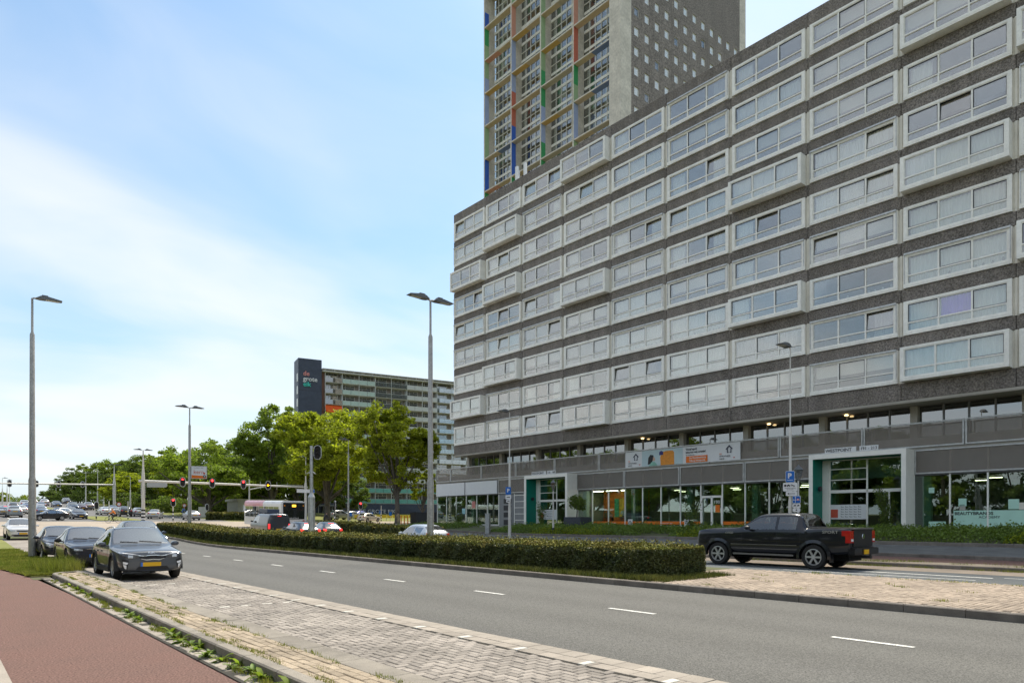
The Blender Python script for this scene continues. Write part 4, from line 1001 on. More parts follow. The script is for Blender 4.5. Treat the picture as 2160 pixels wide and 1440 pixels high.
# ---- hedges
def hedge(name, x0, x1, y0, y1, z0, h, nside, ntop, label, size=.06, round_end=True):
    yc = y0; o = empty(name, ((x0+x1)/2, y0, z0)); T(o, label, 'hedge')
    wx = (x1-x0)/2; L = y1-y0
    def zz(y): return TZ(16, y+yc)-TZ(16, yc)+0
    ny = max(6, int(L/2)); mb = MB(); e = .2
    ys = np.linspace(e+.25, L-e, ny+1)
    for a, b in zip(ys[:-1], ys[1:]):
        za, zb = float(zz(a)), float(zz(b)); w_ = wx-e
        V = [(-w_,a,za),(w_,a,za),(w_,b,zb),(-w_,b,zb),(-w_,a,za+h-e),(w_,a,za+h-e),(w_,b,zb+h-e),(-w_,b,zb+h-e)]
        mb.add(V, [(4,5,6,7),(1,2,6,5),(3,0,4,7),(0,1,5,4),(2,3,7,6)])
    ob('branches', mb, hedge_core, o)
    d = lambda y: 14 + (y0+y)*.85
    def ysam(n):
        u = RNG.random(n); a = 14+y0*.85; b = a+L*.85; return (a*(b/a)**u - a)/.85
    y = ysam(nside); sgn = np.where(RNG.random(nside) < .78, -1, 1); zf = RNG.random(nside)
    bul = .10*np.sin(y*2.3+zf)*np.sin(y*.9+1)+.06*np.sin(y*5.1+zf*4)
    x = sgn*(wx + bul - RNG.random(nside)**2*.14 - .10*np.clip((zf-.8)/.2,0,1)**2)
    if round_end: 
        k = np.clip((.55-y)/.55,0,1); x = x*(1-.32*k**2)
    P = np.stack([x, y, zz(y)+.04+zf*(h-.05)], 1); dirs = np.stack([sgn, 0*y, .25+0*y],1)
    n2 = nside//7
    xe = RNG.uniform(-wx,wx,n2); ze = RNG.random(n2)
    Pe = np.stack([xe, -.03+RNG.random(n2)**2*.25+.4*(np.abs(xe)/wx)**4, .03+ze*(h-.05)],1); de = np.tile([0,-1,.25],(n2,1))
    P = np.concatenate([P,Pe]); dirs = np.concatenate([dirs,de]); sz = size*(.6+.4*(14+(y0+P[:,1])*.85)/22)
    V, F = leaves(P, sz, dirs, up=.35); mi = np.where(P[:,2]-zz(P[:,1]) > h*.93, 1, 0)
    f = big_mesh('side_leaves', V, F, [leaf_h, leaf_t], o, mi=mi); f['kind'] = 'stuff'
    y = ysam(ntop); x = RNG.uniform(-wx,wx,ntop)
    keep = (np.abs(x) < wx*(1-.32*np.clip((.55-y)/.55,0,1)**2)); x, y = x[keep], y[keep]
    bump = .045*np.sin(y*.9+x)*np.sin(y*.37)+.05*np.sin(x*3+y*1.7)+.035*np.sin(y*5.3+x*2)-.12*(np.abs(x)/wx)**8-.25*np.clip((.35-y)/.35,0,1)**2
    P = np.stack([x, y, zz(y)+h-.02+bump-RNG.random(len(x))**2*.08+.16*RNG.random(len(x))**14], 1)
    sz = size*(.6+.4*(14+(y0+y)*.85)/22)
    V, F = leaves(P, sz, np.tile([0,0,1.],(len(x),1)), up=.45)
    f = big_mesh('top_leaves', V, F, [leaf_t, leaf_h], o, mi=(RNG.random(len(x)) < .16).astype(int)); f['kind'] = 'stuff'
    return o
hedge('hedge', 14.5, 17.3, 11.4, 63, .13, .83, 95000, 85000, 'long clipped median hedge with browned flat top between the two roads', .05)
hedge('hedge', 27.4, 29.2, 42, 60, .16, 1.0, 9000, 8000, 'short dark clipped hedge behind the dark hatchbacks and the silver car', .1, False)
x_, y_ = gxy(505, 105)
hedge('hedge', x_-4.5, x_+4.5, y_-1, y_+1, float(zgc(y_)), 1.0, 5000, 3000, 'far low hedge left of the bus across the junction', .16, False)
hedge('hedge', -15, -13.4, -20, 150, 0, 2.6, 12000, 5000, 'unseen hedge added across the cycle path to darken the shop window reflections', .3, False)  # added out of view to cover bright gaps in the shop reflections
# ---- ground cover beds in front of the shops
def cover(name, regions, n, label, m, size, hbase=.3, hvar=.35):
    P = []; tot = sum((r[1]-r[0])*(r[3]-r[2]) for r in regions)
    for (xa,xb,ya,yb) in regions:
        k = int(n*(xb-xa)*(yb-ya)/tot); x = RNG.uniform(xa,xb,k); y = RNG.uniform(ya,yb,k)
        edge = np.minimum.reduce([x-xa, xb-x, y-ya, yb-y]); e = np.clip(edge/.5, 0, 1)**.5
        hh = (hbase + hvar*(.5+.5*np.sin(x*1.7+1.3*np.sin(y*.8))*np.sin(y*1.25+x*.4)) + .12*np.sin(x*5+y*3.3)*np.sin(y*4.1))*e
        z = TZ(x,y) + hh*(1-RNG.random(k)**2*.55) + (RNG.random(k)**12)*.3
        P.append(np.stack([x,y,z],1))
    P = np.concatenate(P); V, F = leaves(P, size, np.tile([0,-.2,1.],(len(P),1)), up=.3)
    o = big_mesh(name, V, F, m); T(o, label, None, None, 'stuff'); return o
cover('shrub_bed', [(37.5,43.6,-10,28.2),(37.5,43.7,31.2,47.5),(39.6,44.2,29.0,31.0),(38.6,44.5,57.0,66.0)], 95000, 'low green shrubs covering the planting bed before the shops', leaf_s, .105, .2, .3)
cover('fern_patch', [(37.45,39.5,1,9.5),(37.45,39.2,22.5,27.5),(37.45,39.0,34,42)], 14000, 'paler low plants along the kerb of the planting bed', leaf_y, .1, .18, .2)
def blades(name, P, h, m, label, w=.012):
    n = len(P); a = RNG.uniform(0,2*math.pi,n); hh = h*RNG.uniform(.4,1.2,n); tip = rand_dirs(n)*.5*hh[:,None]; tip[:,2] = hh
    u = np.stack([np.cos(a),np.sin(a),0*a],1)*np.broadcast_to(np.asarray(w),(n,))[:,None]
    V = np.stack([P-u, P+u, P+tip],1).reshape(-1,3); o = big_mesh(name, V, np.arange(3*n).reshape(n,3), m, k=3); T(o, label, None, None, 'stuff'); return o
# verge grass near the lamp post
n = 42000; y = 24.7+ (RNG.random(n)**1.5)*22; xl = np.interp(y,[-8,16,24,29,36,60],[2.5,2.5,2.33,1.85,1.3,.6]); x = xl+RNG.random(n)*(3.72-xl)
x = x + .12*np.sin(y*3)*(RNG.random(n) < .5)
blades('verge_grass', np.stack([x,y,TZ(x,y)+.04],1), .09, grass_b, 'mown and weedy grass of the verge around the lamp post', .012+.0006*(y-24))
n = 2600; y = RNG.uniform(24.9,28.5,n); x = RNG.uniform(2.6,3.7,n)
blades('tall_grass', np.stack([x,y,0*x+.05],1), .42, grass_b, 'taller weeds growing round the foot of the lamp post', .012)
# grass along the hedge foot
n = 16000; y = 11+RNG.random(n)**1.6*50; x = RNG.uniform(13.88,14.5,n)
blades('hedge_foot_grass', np.stack([x,y,TZ(16,y)+.12],1), .17, grass_d, 'rough grass growing along the foot of the median hedge', .012+.0004*y)
n = 2600; y = 10.6+RNG.random(n)*1.0; x = RNG.uniform(13.95,17.2,n)
blades('hedge_end_grass', np.stack([x,y,0*x+.13],1), .13, grass_d, 'dry grass tufts at the rounded end of the hedge', .011)
# joint weeds between the bricks
def tufts(name, boxes, n, per, label, h=.05, spread=.05):
    P = []
    for (xa,xb,ya,yb,z) in boxes:
        for i in range(n):
            cx, cy = random.uniform(xa,xb), random.uniform(ya,yb); k = random.randint(per//3, per)
            P += [(cx+random.gauss(0,spread)*.5, cy+random.gauss(0,spread)*1.8, z) for _ in range(k)]
    blades(name, np.array(P), h, grass_b, label, .006)
tufts('joint_grass', [(2.88,3.42,4,24,.115),(2.87,2.95,4,24,.12),(3.36,3.46,4,24,.115)], 48, 55, 'small grass growing in the joints of the brick strip', .05)
tufts('gutter_grass', [(2.55,2.74,5,23,.02)], 60, 70, 'small weeds growing in the gutter below the kerb', .06)
tufts('median_grass', [(14,19.7,-2,12,.13),(19.3,19.95,-2,10,.13)], 40, 40, 'small tufts of grass in the joints of the paved median', .07)
tufts('far_kerb_grass', [(26.6,27.0,2,16,.0),(27.1,28.4,2,20,.13)], 50, 60, 'small weeds along the kerb beside the second cycle path', .1, .12)
# broad weeds one by one
def weed_mesh(seed, m):
    rs = random.Random(seed); V = []; Fq = []
    for i in range(15):
        a = rs.uniform(0,6.28); L_ = rs.uniform(.06,.15); el = rs.uniform(.2,1.1); w = L_*.17; c, s = math.cos(a), math.sin(a)
        pts = [(0,0,0)]; x = z = 0
        for k in range(3):
            x += L_/3*math.cos(el); z += L_/3*math.sin(el); el -= .45; pts.append((x*c, x*s, z))
        b = len(V)
        for k, p in enumerate(pts):
            ww = w*(.35,1,.85,.05)[k]; V += [(p[0]-s*ww,p[1]+c*ww,p[2]),(p[0],p[1],p[2]-w*.2),(p[0]+s*ww,p[1]-c*ww,p[2])]
        for k in range(3):
            for q in (0,1): Fq.append((b+3*k+q,b+3*k+q+1,b+3*k+q+4,b+3*k+q+3))
    mb = MB(); mb.add(V,Fq); return mb.mesh('weed_plant', m, True)
wm = [weed_mesh(i, leaf_s if i % 2 else leaf_m) for i in range(4)]
spots = [(2.66,7.2),(2.6,7.9),(2.64,8.4),(2.68,9.0),(2.6,9.3),(2.66,9.75),(2.62,10.1),(2.65,10.5),(2.7,10.9),(2.66,12.6),(2.68,12.95),(2.64,13.3),(2.7,17.6),(2.69,18.4),(2.7,19.3),(2.7,7.55),(2.71,8.05),(2.57,8.8),(2.72,9.5),(2.72,13.8),(2.71,20.4),(2.7,21.2),(2.72,6.6)]
for i, (x, y) in enumerate(spots):
    o = link('weed_plant', wm[i % 4], None, (x, y, .02), (0,0,i*1.7)); s = random.uniform(.8,1.5); o.scale = (s,s,s)
    T(o, 'broad leaved green weed growing in the gutter along the near kerb', 'weed', 'weeds along the near kerb')
# planter with a small tree by the entrance, and climbers
def planter():
    p = bframe(43.0, 41.4); z = tz(p[0],p[1])
    o = empty('planter', (p[0],p[1],z), rot_b); T(o, 'dark grey square planter holding a small round tree before the orange room', 'planter')
    mb = MB(); mb.box(-.7,.7,-1.0,1.0,-.3,1.05); ob('box', mb, mat('planter_grey', (.05,.055,.07), .6, var=.08), o)
    mb = MB(); mb.tube([(0,.1,1),(.05,.1,1.6),(0,.15,2.2)], [.06,.05,.03], 6); ob('trunk', mb, bark, o)
    c_ = np.array([[0,.1,2.2],[.2,.6,2.1],[-.1,-.5,2.3],[.1,.2,2.65],[0,.55,2.5],[0,-.35,1.95]])[RNG.integers(0,6,1300)]; P = c_+rand_dirs(1300)*(RNG.random((1300,1))**.5)*np.array([.5,.5,.4]); V, F = leaves(P, .14, None); big_mesh('foliage', V, F, leaf_d, o)
planter()
def climber(yb, h, n, label, w=.6, x=43.95):
    p = bframe(x, yb); o = empty('climbing_shrub', (p[0],p[1],tz(p[0],p[1])), rot_b); T(o, label, 'shrub')
    mb = MB(); C = []
    for i in range(6):
        a = random.uniform(-.3,.3); b = random.uniform(-w,w); hh = h*random.uniform(.6,1); mb.tube([(0,0,0),(a*.4,b*.4,hh*.5),(a,b,hh)], [.015,.012,.006], 4)
        C += [(a*t_,b*t_,hh*t_) for t_ in np.linspace(.2,1,14)]
    ob('stems', mb, bark, o); C = np.array(C); P = np.repeat(C, n//len(C), 0); P = P+RNG.normal(size=P.shape)*.12
    V, F = leaves(P, .1, None); big_mesh('foliage', V, F, leaf_d, o)
climber(16.6, 3.0, 1500, 'tall loose shrub with thin shoots beside the right pillar of the westpoint entrance', .8)
climber(29.9, 2.0, 700, 'small leafy shoots rising before the shop door', .7, 43.0)
climber(47.0, 2.2, 900, 'loose shrub inside the green left entrance porch', .6)
climber(60.5, 1.9, 800, 'bare leaved shrub before the glass corner shop', .7, 44.2)
climber(22.2, 2.4, 900, 'bushy plant beside the lantern near the green portal', .5, 44.2)
# ------------------------------------------------------------------ vehicles (local axes: +Y is forward, Z up)
paint = mat('car_paint', (.5,.5,.5), .33, .3, spec=.4, var=0, objcol=True, coat=.85)
trim = mat('black_trim', (.018,.018,.02), .5, var=0); cladd = mat('dark_cladding', (.03,.031,.034), .6, var=.05)
well = mat('wheel_well', (.008,.008,.008), .95, var=0)
tyre_m = mat('tyre_rubber', (.022,.021,.02), .8, var=.1, vs=20); alloy = mat('alloy_rim', (.6,.6,.6), .35, .8, var=.05)
alloy_d = mat('alloy_grey', (.28,.27,.27), .35, .8, var=.05); chrome = mat('chrome', (.75,.76,.78), .15, 1, var=0)
car_g = glass('car_glass', (.42,.49,.46), .27, .85); car_gt = glass('truck_glass', (.42,.46,.44), .10, .5); car_gd = glass('car_privacy_glass', (.10,.11,.115), .2, .7)
lamp_c = mat('headlamp_clear', (.55,.57,.6), .12, .3, var=0, coat=1); lamp_in = mat('headlamp_inner', (.06,.06,.065), .2, .3, var=0, coat=1); lamp_w = mat('lamp_white', (.85,.86,.88), .2, var=0, coat=1)
lamp_r = mat('tail_lamp', (.45,.01,.012), .2, var=0, coat=1); lamp_rl = mat('tail_lamp_lit', (.9,.03,.03), .25, var=0, emit=.5); lamp_o = mat('indicator_amber', (.85,.3,.02), .3, var=0)
plate_y = mat('plate_yellow', (.82,.45,.01), .45, var=.03); plate_b = mat('plate_blue', (.04,.18,.6), .4, var=0); seat_m = mat('car_seat', (.05,.05,.055), .8, var=.1)
def build_body(st, glassmap, wheels, wr, W, crease=(), sub=2, tl=.035):
    """st: list of half rings; returns (body mesh, glass meshes by name, BVH)"""
    n = 8; ring = 14; bm = bmesh.new(); cl = bm.edges.layers.float.new('crease_edge'); rows = []
    for (y,pts) in st:
        r = [bm.verts.new((x,y,z)) for x,z in pts] + [bm.verts.new((-x,y,z)) for x,z in pts[6:0:-1]]
        rows.append(r)
    for i in range(len(rows)-1):
        for k in range(ring):
            f = bm.faces.new((rows[i][k], rows[i][(k+1)%ring], rows[i+1][(k+1)%ring], rows[i+1][k]))
            kk = k if k < 7 else 13-k
            f.material_index = glassmap.get((i,kk), 0)
    bm.faces.new(rows[0][::-1]); bm.faces.new(rows[-1])
    bmesh.ops.recalc_face_normals(bm, faces=bm.faces)
    for i, k, v in crease:
        for j in range(len(rows)-1):
            if i is not None: break
            for kk in {k, (14-k) % 14}:
                e = bm.edges.get((rows[j][kk], rows[j+1][kk]));
                if e: e[cl] = v
        if i is not None:
            for kk in range(ring):
                e = bm.edges.get((rows[i][kk], rows[i][(kk+1)%ring]))
                if e: e[cl] = v
    me = bpy.data.meshes.new('b'); bm.to_mesh(me); bm.free()
    for _ in range(7): me.materials.append(trim)
    o = bpy.data.objects.new('b', me); COL.objects.link(o)
    m = o.modifiers.new('s', 'SUBSURF'); m.levels = m.render_levels = sub
    cut = MB()
    for (yw, sx) in [(y, s) for y in wheels for s in (-1, 1)]:
        c = MB().lathe([(wr,0),(wr,.5)], 24, (0,0,0), 0)
        x0 = W-.30 if sx > 0 else -W-.2
        cut.add([(v[0]+x0, v[1]+yw, v[2]+CURZ) for v in c.v], c.f, 6)
    cm = cut.mesh('c', [trim]*7); co = bpy.data.objects.new('c', cm); COL.objects.link(co)
    b = o.modifiers.new('b', 'BOOLEAN'); b.object = co; b.solver = 'EXACT'; b.operation = 'DIFFERENCE'
    dg = bpy.context.evaluated_depsgraph_get(); res = bpy.data.meshes.new_from_object(o.evaluated_get(dg))
    bpy.data.objects.remove(o); bpy.data.objects.remove(co)
    bm = bmesh.new(); bm.from_mesh(res)
    bvh = BVHTree.FromBMesh(bm)
    names = {1:'windscreen', 2:'side_window', 3:'side_window', 4:'rear_window'}
    parts = []
    for idx in (1,2,3,4):
        for sgn in ((0,) if idx in (1,4) else (-1,1)):
            fs = [f for f in bm.faces if f.material_index == idx and (sgn == 0 or f.calc_center_median().x*sgn > 0)]
            if not fs: continue
            r = bmesh.ops.inset_region(bm, faces=fs, thickness=tl, depth=0, use_even_offset=True, use_boundary=True)
            for f in r['faces']: f.material_index = 0 if idx == 1 else 5
    gl = []
    for idx in (1,2,3,4):
        for sgn in ((0,) if idx in (1,4) else (-1,1)):
            fs = [f for f in bm.faces if f.material_index == idx and (sgn == 0 or f.calc_center_median().x*sgn > 0)]
            if not fs: continue
            vm = {}; V = []; F = []
            for f in fs:
                ids = []
                for v in f.verts:
                    if v not in vm: vm[v] = len(V); V.append(tuple(v.co))
                    ids.append(vm[v])
                F.append(tuple(ids))
            g = bpy.data.meshes.new(names[idx]); g.from_pydata(V, [], F); g.polygons.foreach_set('use_smooth', [True]*len(F)); gl.append((names[idx], idx, g))
    bmesh.ops.delete(bm, geom=[f for f in bm.faces if f.material_index in (1,2,3,4)], context='FACES')
    body = bpy.data.meshes.new('body'); bm.to_mesh(body); bm.free()
    body.materials.clear()
    for q in (paint, trim, trim, trim, trim, trim, well): body.materials.append(q)
    body.polygons.foreach_set('use_smooth', [True]*len(body.polygons)); body.set_sharp_from_angle(angle=R(32))
    return body, gl, bvh
CURZ = .3
def hit(bvh, d, u, z):
    if d == 'front': r = bvh.ray_cast(Vector((u,6,z)), Vector((0,-1,0)))
    elif d == 'rear': r = bvh.ray_cast(Vector((u,-6,z)), Vector((0,1,0)))
    elif d == 'right': r = bvh.ray_cast(Vector((3,u,z)), Vector((-1,0,0)))
    elif d == 'left': r = bvh.ray_cast(Vector((-3,u,z)), Vector((1,0,0)))
    else: r = bvh.ray_cast(Vector((u,z,4)), Vector((0,0,-1)))
    return r[0]
DV = dict(front=Vector((0,1,0)), rear=Vector((0,-1,0)), right=Vector((1,0,0)), left=Vector((-1,0,0)), top=Vector((0,0,1)))
def poly_at(pl, t):
    n = len(pl)-1; k = min(int(t*n), n-1); q = t*n-k; return (pl[k][0]*(1-q)+pl[k+1][0]*q, pl[k][1]*(1-q)+pl[k+1][1]*q)
def decal(bvh, d, top, bot, off=.008, nu=8, nv=3, mb=None):
    """a thin panel lying on the body between two outlines given in (x or y, z)"""
    mb = mb or MB(); V = []; ok = True; dv = DV[d]; grid = []
    last = None
    for i in range(nu+1):
        a, b = poly_at(top, i/nu), poly_at(bot, i/nu)
        for j in range(nv+1):
            q = j/nv; u, z = a[0]*(1-q)+b[0]*q, a[1]*(1-q)+b[1]*q
            h = hit(bvh, d, u, z)
            if h is None: h = last if last is not None else Vector((0,0,0)); 
            else: last = h
            p = Vector(h) + dv*off
            if d in ('front','rear'): p.x, p.z = u, z
            elif d in ('left','right'): p.y, p.z = u, z
            else: p.x, p.y = u, z
            V.append(p)
    n = len(V); W_ = nv+1
    V2 = V + [p - dv*(off+.02) for p in V]; F = []
    for i in range(nu):
        for j in range(nv): a = i*W_+j; F.append((a,a+1,a+W_+1,a+W_))
    for i in range(nu):
        for e in (0, nv): a = i*W_+e; F.append((a,a+W_,a+W_+n,a+n))
    for j in range(nv):
        for e in (0, nu*W_): a = e+j; F.append((a,a+1,a+1+n,a+n))
    mb.add(V2, F); return mb
def mir(pl): return [(-x,z) for x,z in pl]
def wheel_meshes(r, w, spokes, rimm, tag_):
    t = MB(); rr = r*.68
    t.lathe([(rr,-w/2+.01),(r*.93,-w/2),(r,-w/2+.03),(r,w/2-.03),(r*.93,w/2),(rr,w/2-.01)], 24, ax=0, cap=False); tm = t.mesh('tyre', tyre_m, True)
    m = MB(); m.lathe([(rr+.004,-w/2+.02),(rr+.006,w/2-.014),(rr-.03,w/2-.01),(rr-.035,w/2-.06)], 24, ax=0, cap=False)
    for k in range(spokes):
        a = 2*math.pi*k/spokes; c, s = math.cos(a), math.sin(a); hw = r*.085 if spokes < 8 else r*.05
        for (x0,x1) in ((w/2-.055,w/2-.018),):
            p = [(.04,-hw*.8),(rr-.02,-hw),(rr-.02,hw),(.04,hw*.8)]
            V = [(x, q*c-u*s, q*s+u*c) for x in (x0,x1) for q,u in p]
            m.add(V, [(0,1,2,3),(4,7,6,5),(0,4,5,1),(1,5,6,2),(2,6,7,3),(3,7,4,0)])
    m.lathe([(.07,w/2-.06),(.07,w/2-.012),(.03,w/2-.008)], 12, ax=0); rm = m.mesh('rim', rimm)
    b = MB().lathe([(rr-.01,-w/2+.04),(rr-.01,w/2-.07)], 18, ax=0).mesh('brake', well)
    return tm, rm, b
def add_wheels(root, axles, track, r, wm):
    for y in axles:
        for s in (1,-1):
            wl = empty('wheel', (s*track, y, r), 0 if s > 0 else math.pi, root)
            link('tyre', wm[0], wl); link('rim', wm[1], wl); link('brake', wm[2], wl)
def low(y, w, zb, zbelt, top, zm=None, wtop=.78):
    return (y, [(0,zb),(.8*w,zb),(.965*w,zb+.1),(w, zm or zb+.52*(zbelt-zb)),(.975*w,zbelt),(wtop*w,top-.01),(.42*w,top+.006),(0,top+.012)])
def cab(y, w, zb, belt, w5, z5, w6, z6, z7, zm=None):
    return (y, [(0,zb),(.84*w,zb),(.975*w,zb+.1),(w, zm or zb+.52*(belt-zb)),(.968*w,belt),(w5,z5),(w6,z6),(0,z7)])
def hatch_stations(L,W,H,zb,belt,hf,hc,yc,yr,yb,yre,yt,zt,rw,nose=.76,tail=.8):
    S = [low(L/2, W*nose, zb+.06, hf-.14, hf-.07), low(L/2-.07, W*(nose+.17), zb, hf-.06, hf+.02), low(L/2-.42, W*.965, zb-.01, hf-.02, hf+.06),
         low((L/2-.42+yc)/2, W*.995, zb, (hf+belt)/2-.02, (hf+hc)/2+.055), low(yc+.14, W, zb, belt-.03, hc-.01),
         cab(yc, W, zb, belt, W*.90, hc+.005, W*.55, hc+.03, hc+.035),
         cab(yr, W, zb, belt, rw+.02, H-.11, rw-.07, H-.03, H-.008),
         cab(yb, W, zb, belt+.01, rw+.03, H-.09, rw-.06, H-.005, H+.012),
         cab(yre, W, zb, belt+.045, rw-.05, H-.165, rw-.16, H-.07, H-.045),
         cab(yt, W*.985, zb+.02, belt+.02, W*.80, zt+.01, W*.5, zt+.03, zt+.035),
         low(-L/2+.1, W*.93, zb+.03, zt-.10, zt-.05), low(-L/2, W*tail, zb+.12, zt-.22, zt-.16)]
    G = {(5,4):2, (6,4):2, (7,4):3, (5,5):1, (5,6):1, (8,5):4, (8,6):4}
    return S, G
def seats(root, ys, z, w=.36, m=None):
    mb = MB()
    for y in ys:
        for x in (-.38,.38): mb.box(x-.24,x+.24,y-.12,y+.02,z,z+.62); mb.box(x-.13,x+.13,y-.1,y-.02,z+.64,z+.82); mb.box(x-.25,x+.25,y-.1,y+.45,z-.1,z+.05)
    return ob('seats', mb, seat_m, root)
def color(o, c):
    o.color = tuple(c)+(1,)
    for ch in kids(o): color(ch, c)
def mirrors(root, W, y, z, m=None):
    for s in (1,-1):
        mb = MB(); mb.lathe([(.02,0),(.085,.03),(.095,.1),(.06,.17)], 10, (0,0,0), 1)
        V = [(s*(W+.1)+v[0]*1.25, y-v[1]+.06, z+v[2]*.8) for v in mb.v]; q = MB(); q.add(V, mb.f); q.box(min(s*(W-.06),s*(W+.06)),max(s*(W-.06),s*(W+.06)),y-.03,y+.03,z-.06,z-.02)
        ob('mirror', q, m or paint, root, smooth=True)
def plate(root, bvh, d, x, z, w=.26, h=.055, euro=True):
    p = ob('number_plate', decal(bvh, d, [(x-w,z+h),(x+w,z+h)], [(x-w,z-h),(x+w,z-h)], .022, 6, 1), plate_y, root)
    if euro:
        a, b = (x-w, x-w+.055) if d == 'rear' else (x+w-.055, x+w)
        ob('plate_band', decal(bvh, d, [(a,z+h),(b,z+h)], [(a,z-h),(b,z-h)], .025, 2, 1), plate_b, p)
def seams(root, bvh, W, ys, z0, z1, hz=None):
    mb = MB()
    for y in ys:
        for s in ('left','right'): decal(bvh, s, [(y-.006,z1),(y+.006,z1)], [(y-.006,z0),(y+.006,z0)], .002, 1, 6, mb)
    return ob('door_gap', mb, trim, root)
def handles(root, bvh, ys, z):
    for y in ys:
        for s in ('left','right'): ob('door_handle', decal(bvh, s, [(y-.1,z+.02),(y+.1,z+.02)], [(y-.1,z-.02),(y+.1,z-.02)], .03, 3, 1), paint, root)
def arches(root, W, axles, r0, r1, m, zc, dx=.012):
    for y in axles:
        for s in (1,-1):
            mb = MB(); n = 14; pr_ = []
            for k in range(n+1): a = math.pi*(-.04+1.08*k/n); pr_.append((math.cos(a), math.sin(a)))
            V = []
            for c,q in pr_:
                for rr, xx in ((r0,W-.1),(r0,W+dx),(r1,W+dx*.4),(r1,W-.1)): V.append((s*xx, y+c*rr, zc+q*rr))
            F = []
            for k in range(n):
                for e in range(4): a = 4*k; F.append((a+e,a+(e+1)%4,a+4+(e+1)%4,a+4+e))
            mb.add(V,F); ob('wheel_arch_trim', mb, m, root)
def make_car(name, spec, style, wheels=(1.3,-1.3), wr=.33, rimm=None, spokes=5, sub=2):
    global CURZ
    CURZ = wr
    root = empty(name); S, G = hatch_stations(**spec); W, L, H = spec['W'], spec['L'], spec['H']; belt, hf, zt, zb = spec['belt'], spec['hf'], spec['zt'], spec['zb']
    body, gl, bvh = build_body(S, G, wheels, wr+.055, W, [(0,0,.4),(len(S)-1,0,.4),(None,4,.55),(None,5,.3),(5,0,.3),(6,0,.45),(8,0,.3),(None,3,.15)], sub)
    link('body', body, root)
    for nm, idx, g in gl: g.materials.append(car_gd if idx == 4 or (idx == 3 and style in ('kia','suv')) else car_g); link(nm, g, root)
    wm_ = wheel_meshes(wr, .2, spokes, rimm or alloy, name); add_wheels(root, wheels, W-.115, wr, wm_)
    seats(root, (spec['yr']-.35, spec['yre']+.55), belt-.45)
    ob('dashboard', MB().box(-W+.16,W-.16,spec['yc']-.42,spec['yc']-.1,belt-.25,belt-.02), seat_m, root)
    mirrors(root, W, spec['yc']-.28, belt+.07, trim if style == 'golf' else None)
    seams(root, bvh, W, [spec['yc']-.16, spec['yb']+.02, -1.0], zb+.16, belt-.03)
    handles(root, bvh, [spec['yb']+.2, -.95], belt-.14)
    # lower front grille, bumper lip, plate
    x = W*.62
    if style == 'kia':
        for f in (lambda q: q, mir):
            hl = ob('headlight', decal(bvh,'front', f([(.30,0.715),(.52,0.760),(.70,0.785),(.80,0.805)]), f([(.30,0.680),(.44,0.615),(.60,0.615),(.79,0.715)]), .012, 10, 4), lamp_in, root)
            ob('lamp_bar', decal(bvh,'front', f([(.32,0.715),(.52,0.760),(.79,0.803)]), f([(.32,0.705),(.52,0.740),(.79,0.783)]), .018, 8, 1), lamp_w, hl)
            ob('lamp_lens', decal(bvh,'front', f([(.50,0.715),(.62,0.725)]), f([(.50,0.640),(.62,0.640)]), .018, 4, 3), lamp_c, hl)
            ob('corner_vent', decal(bvh,'front', f([(.60,0.575),(.76,0.615)]), f([(.64,0.315),(.75,0.375)]), .01, 4, 4), trim, root)
            ob('fog_lamp', decal(bvh,'front', f([(.62,0.515),(.74,0.545)]), f([(.64,0.460),(.74,0.480)]), .02, 3, 2), lamp_w, root)
            ob('fog_lamp', decal(bvh,'front', f([(.66,0.445),(.74,0.465)]), f([(.66,0.335),(.70,0.355)]), .02, 2, 2), lamp_w, root)
        g = ob('grille', decal(bvh,'front', [(-.36,0.705),(-.2,0.680),(0,0.705),(.2,0.680),(.36,0.705)], [(-.33,0.625),(-.2,0.615),(0,0.600),(.2,0.615),(.33,0.625)], .012, 12, 2), trim, root)
        ob('grille_edge', decal(bvh,'front', [(-.36,0.715),(-.22,0.695),(-.1,0.715),(.1,0.715),(.22,0.695),(.36,0.715)], [(-.36,0.700),(-.22,0.680),(-.1,0.700),(.1,0.700),(.22,0.680),(.36,0.700)], .02, 12, 1), chrome, g)
        ob('grille_edge', decal(bvh,'front', [(-.3,0.615),(-.16,0.590),(0,0.605),(.16,0.590),(.3,0.615)], [(-.3,0.605),(-.16,0.565),(0,0.580),(.16,0.565),(.3,0.605)], .02, 12, 1), chrome, g)
        ob('lower_grille', decal(bvh,'front', [(-.36,.40),(.36,.40)], [(-.44,.30),(.44,.30)], .012, 8, 2), trim, root)
        ob('bumper_trim', decal(bvh,'front', [(-.74,0.31),(.74,0.31)], [(-.7,.24),(.7,.24)], .012, 8, 1), cladd, root)
        ob('skid_plate', decal(bvh,'front', [(-.5,0.275),(.5,0.275)], [(-.5,0.245),(.5,0.245)], .03, 8, 1), chrome, root)
        plate(root, bvh, 'front', .05, .455)
        h = hit(bvh,'front',0,.775); text('lettering', 'KIA', .085, (.12, h.y+.012, .755), (R(80),0,R(180)), chrome, root, .006, sx=1.25)
        arches(root, W, wheels, wr+.045, wr+.12, cladd, wr)
        for s in (1,-1):
            mb = MB(); hp = lambda y, x=.57: (s*x, y, (hit(bvh,'top',s*x,y) or Vector((0,0,1.4))).z); rp = [hp(0)] + [Vector(hp(y))+Vector((0,0,.045)) for y in (-.1,-.4,-.7,-1.0,-1.2)] + [hp(-1.32)]; mb.tube(rp, .018, 6); ob('roof_rail', mb, alloy, root)
        ob('sill_cladding', MB().box(-W-.004,-W+.1,wheels[1]+.4,wheels[0]-.4,zb-.02,zb+.1).box(W-.1,W+.004,wheels[1]+.4,wheels[0]-.4,zb-.02,zb+.1), cladd, root)
    else:
        hz = hf-.10
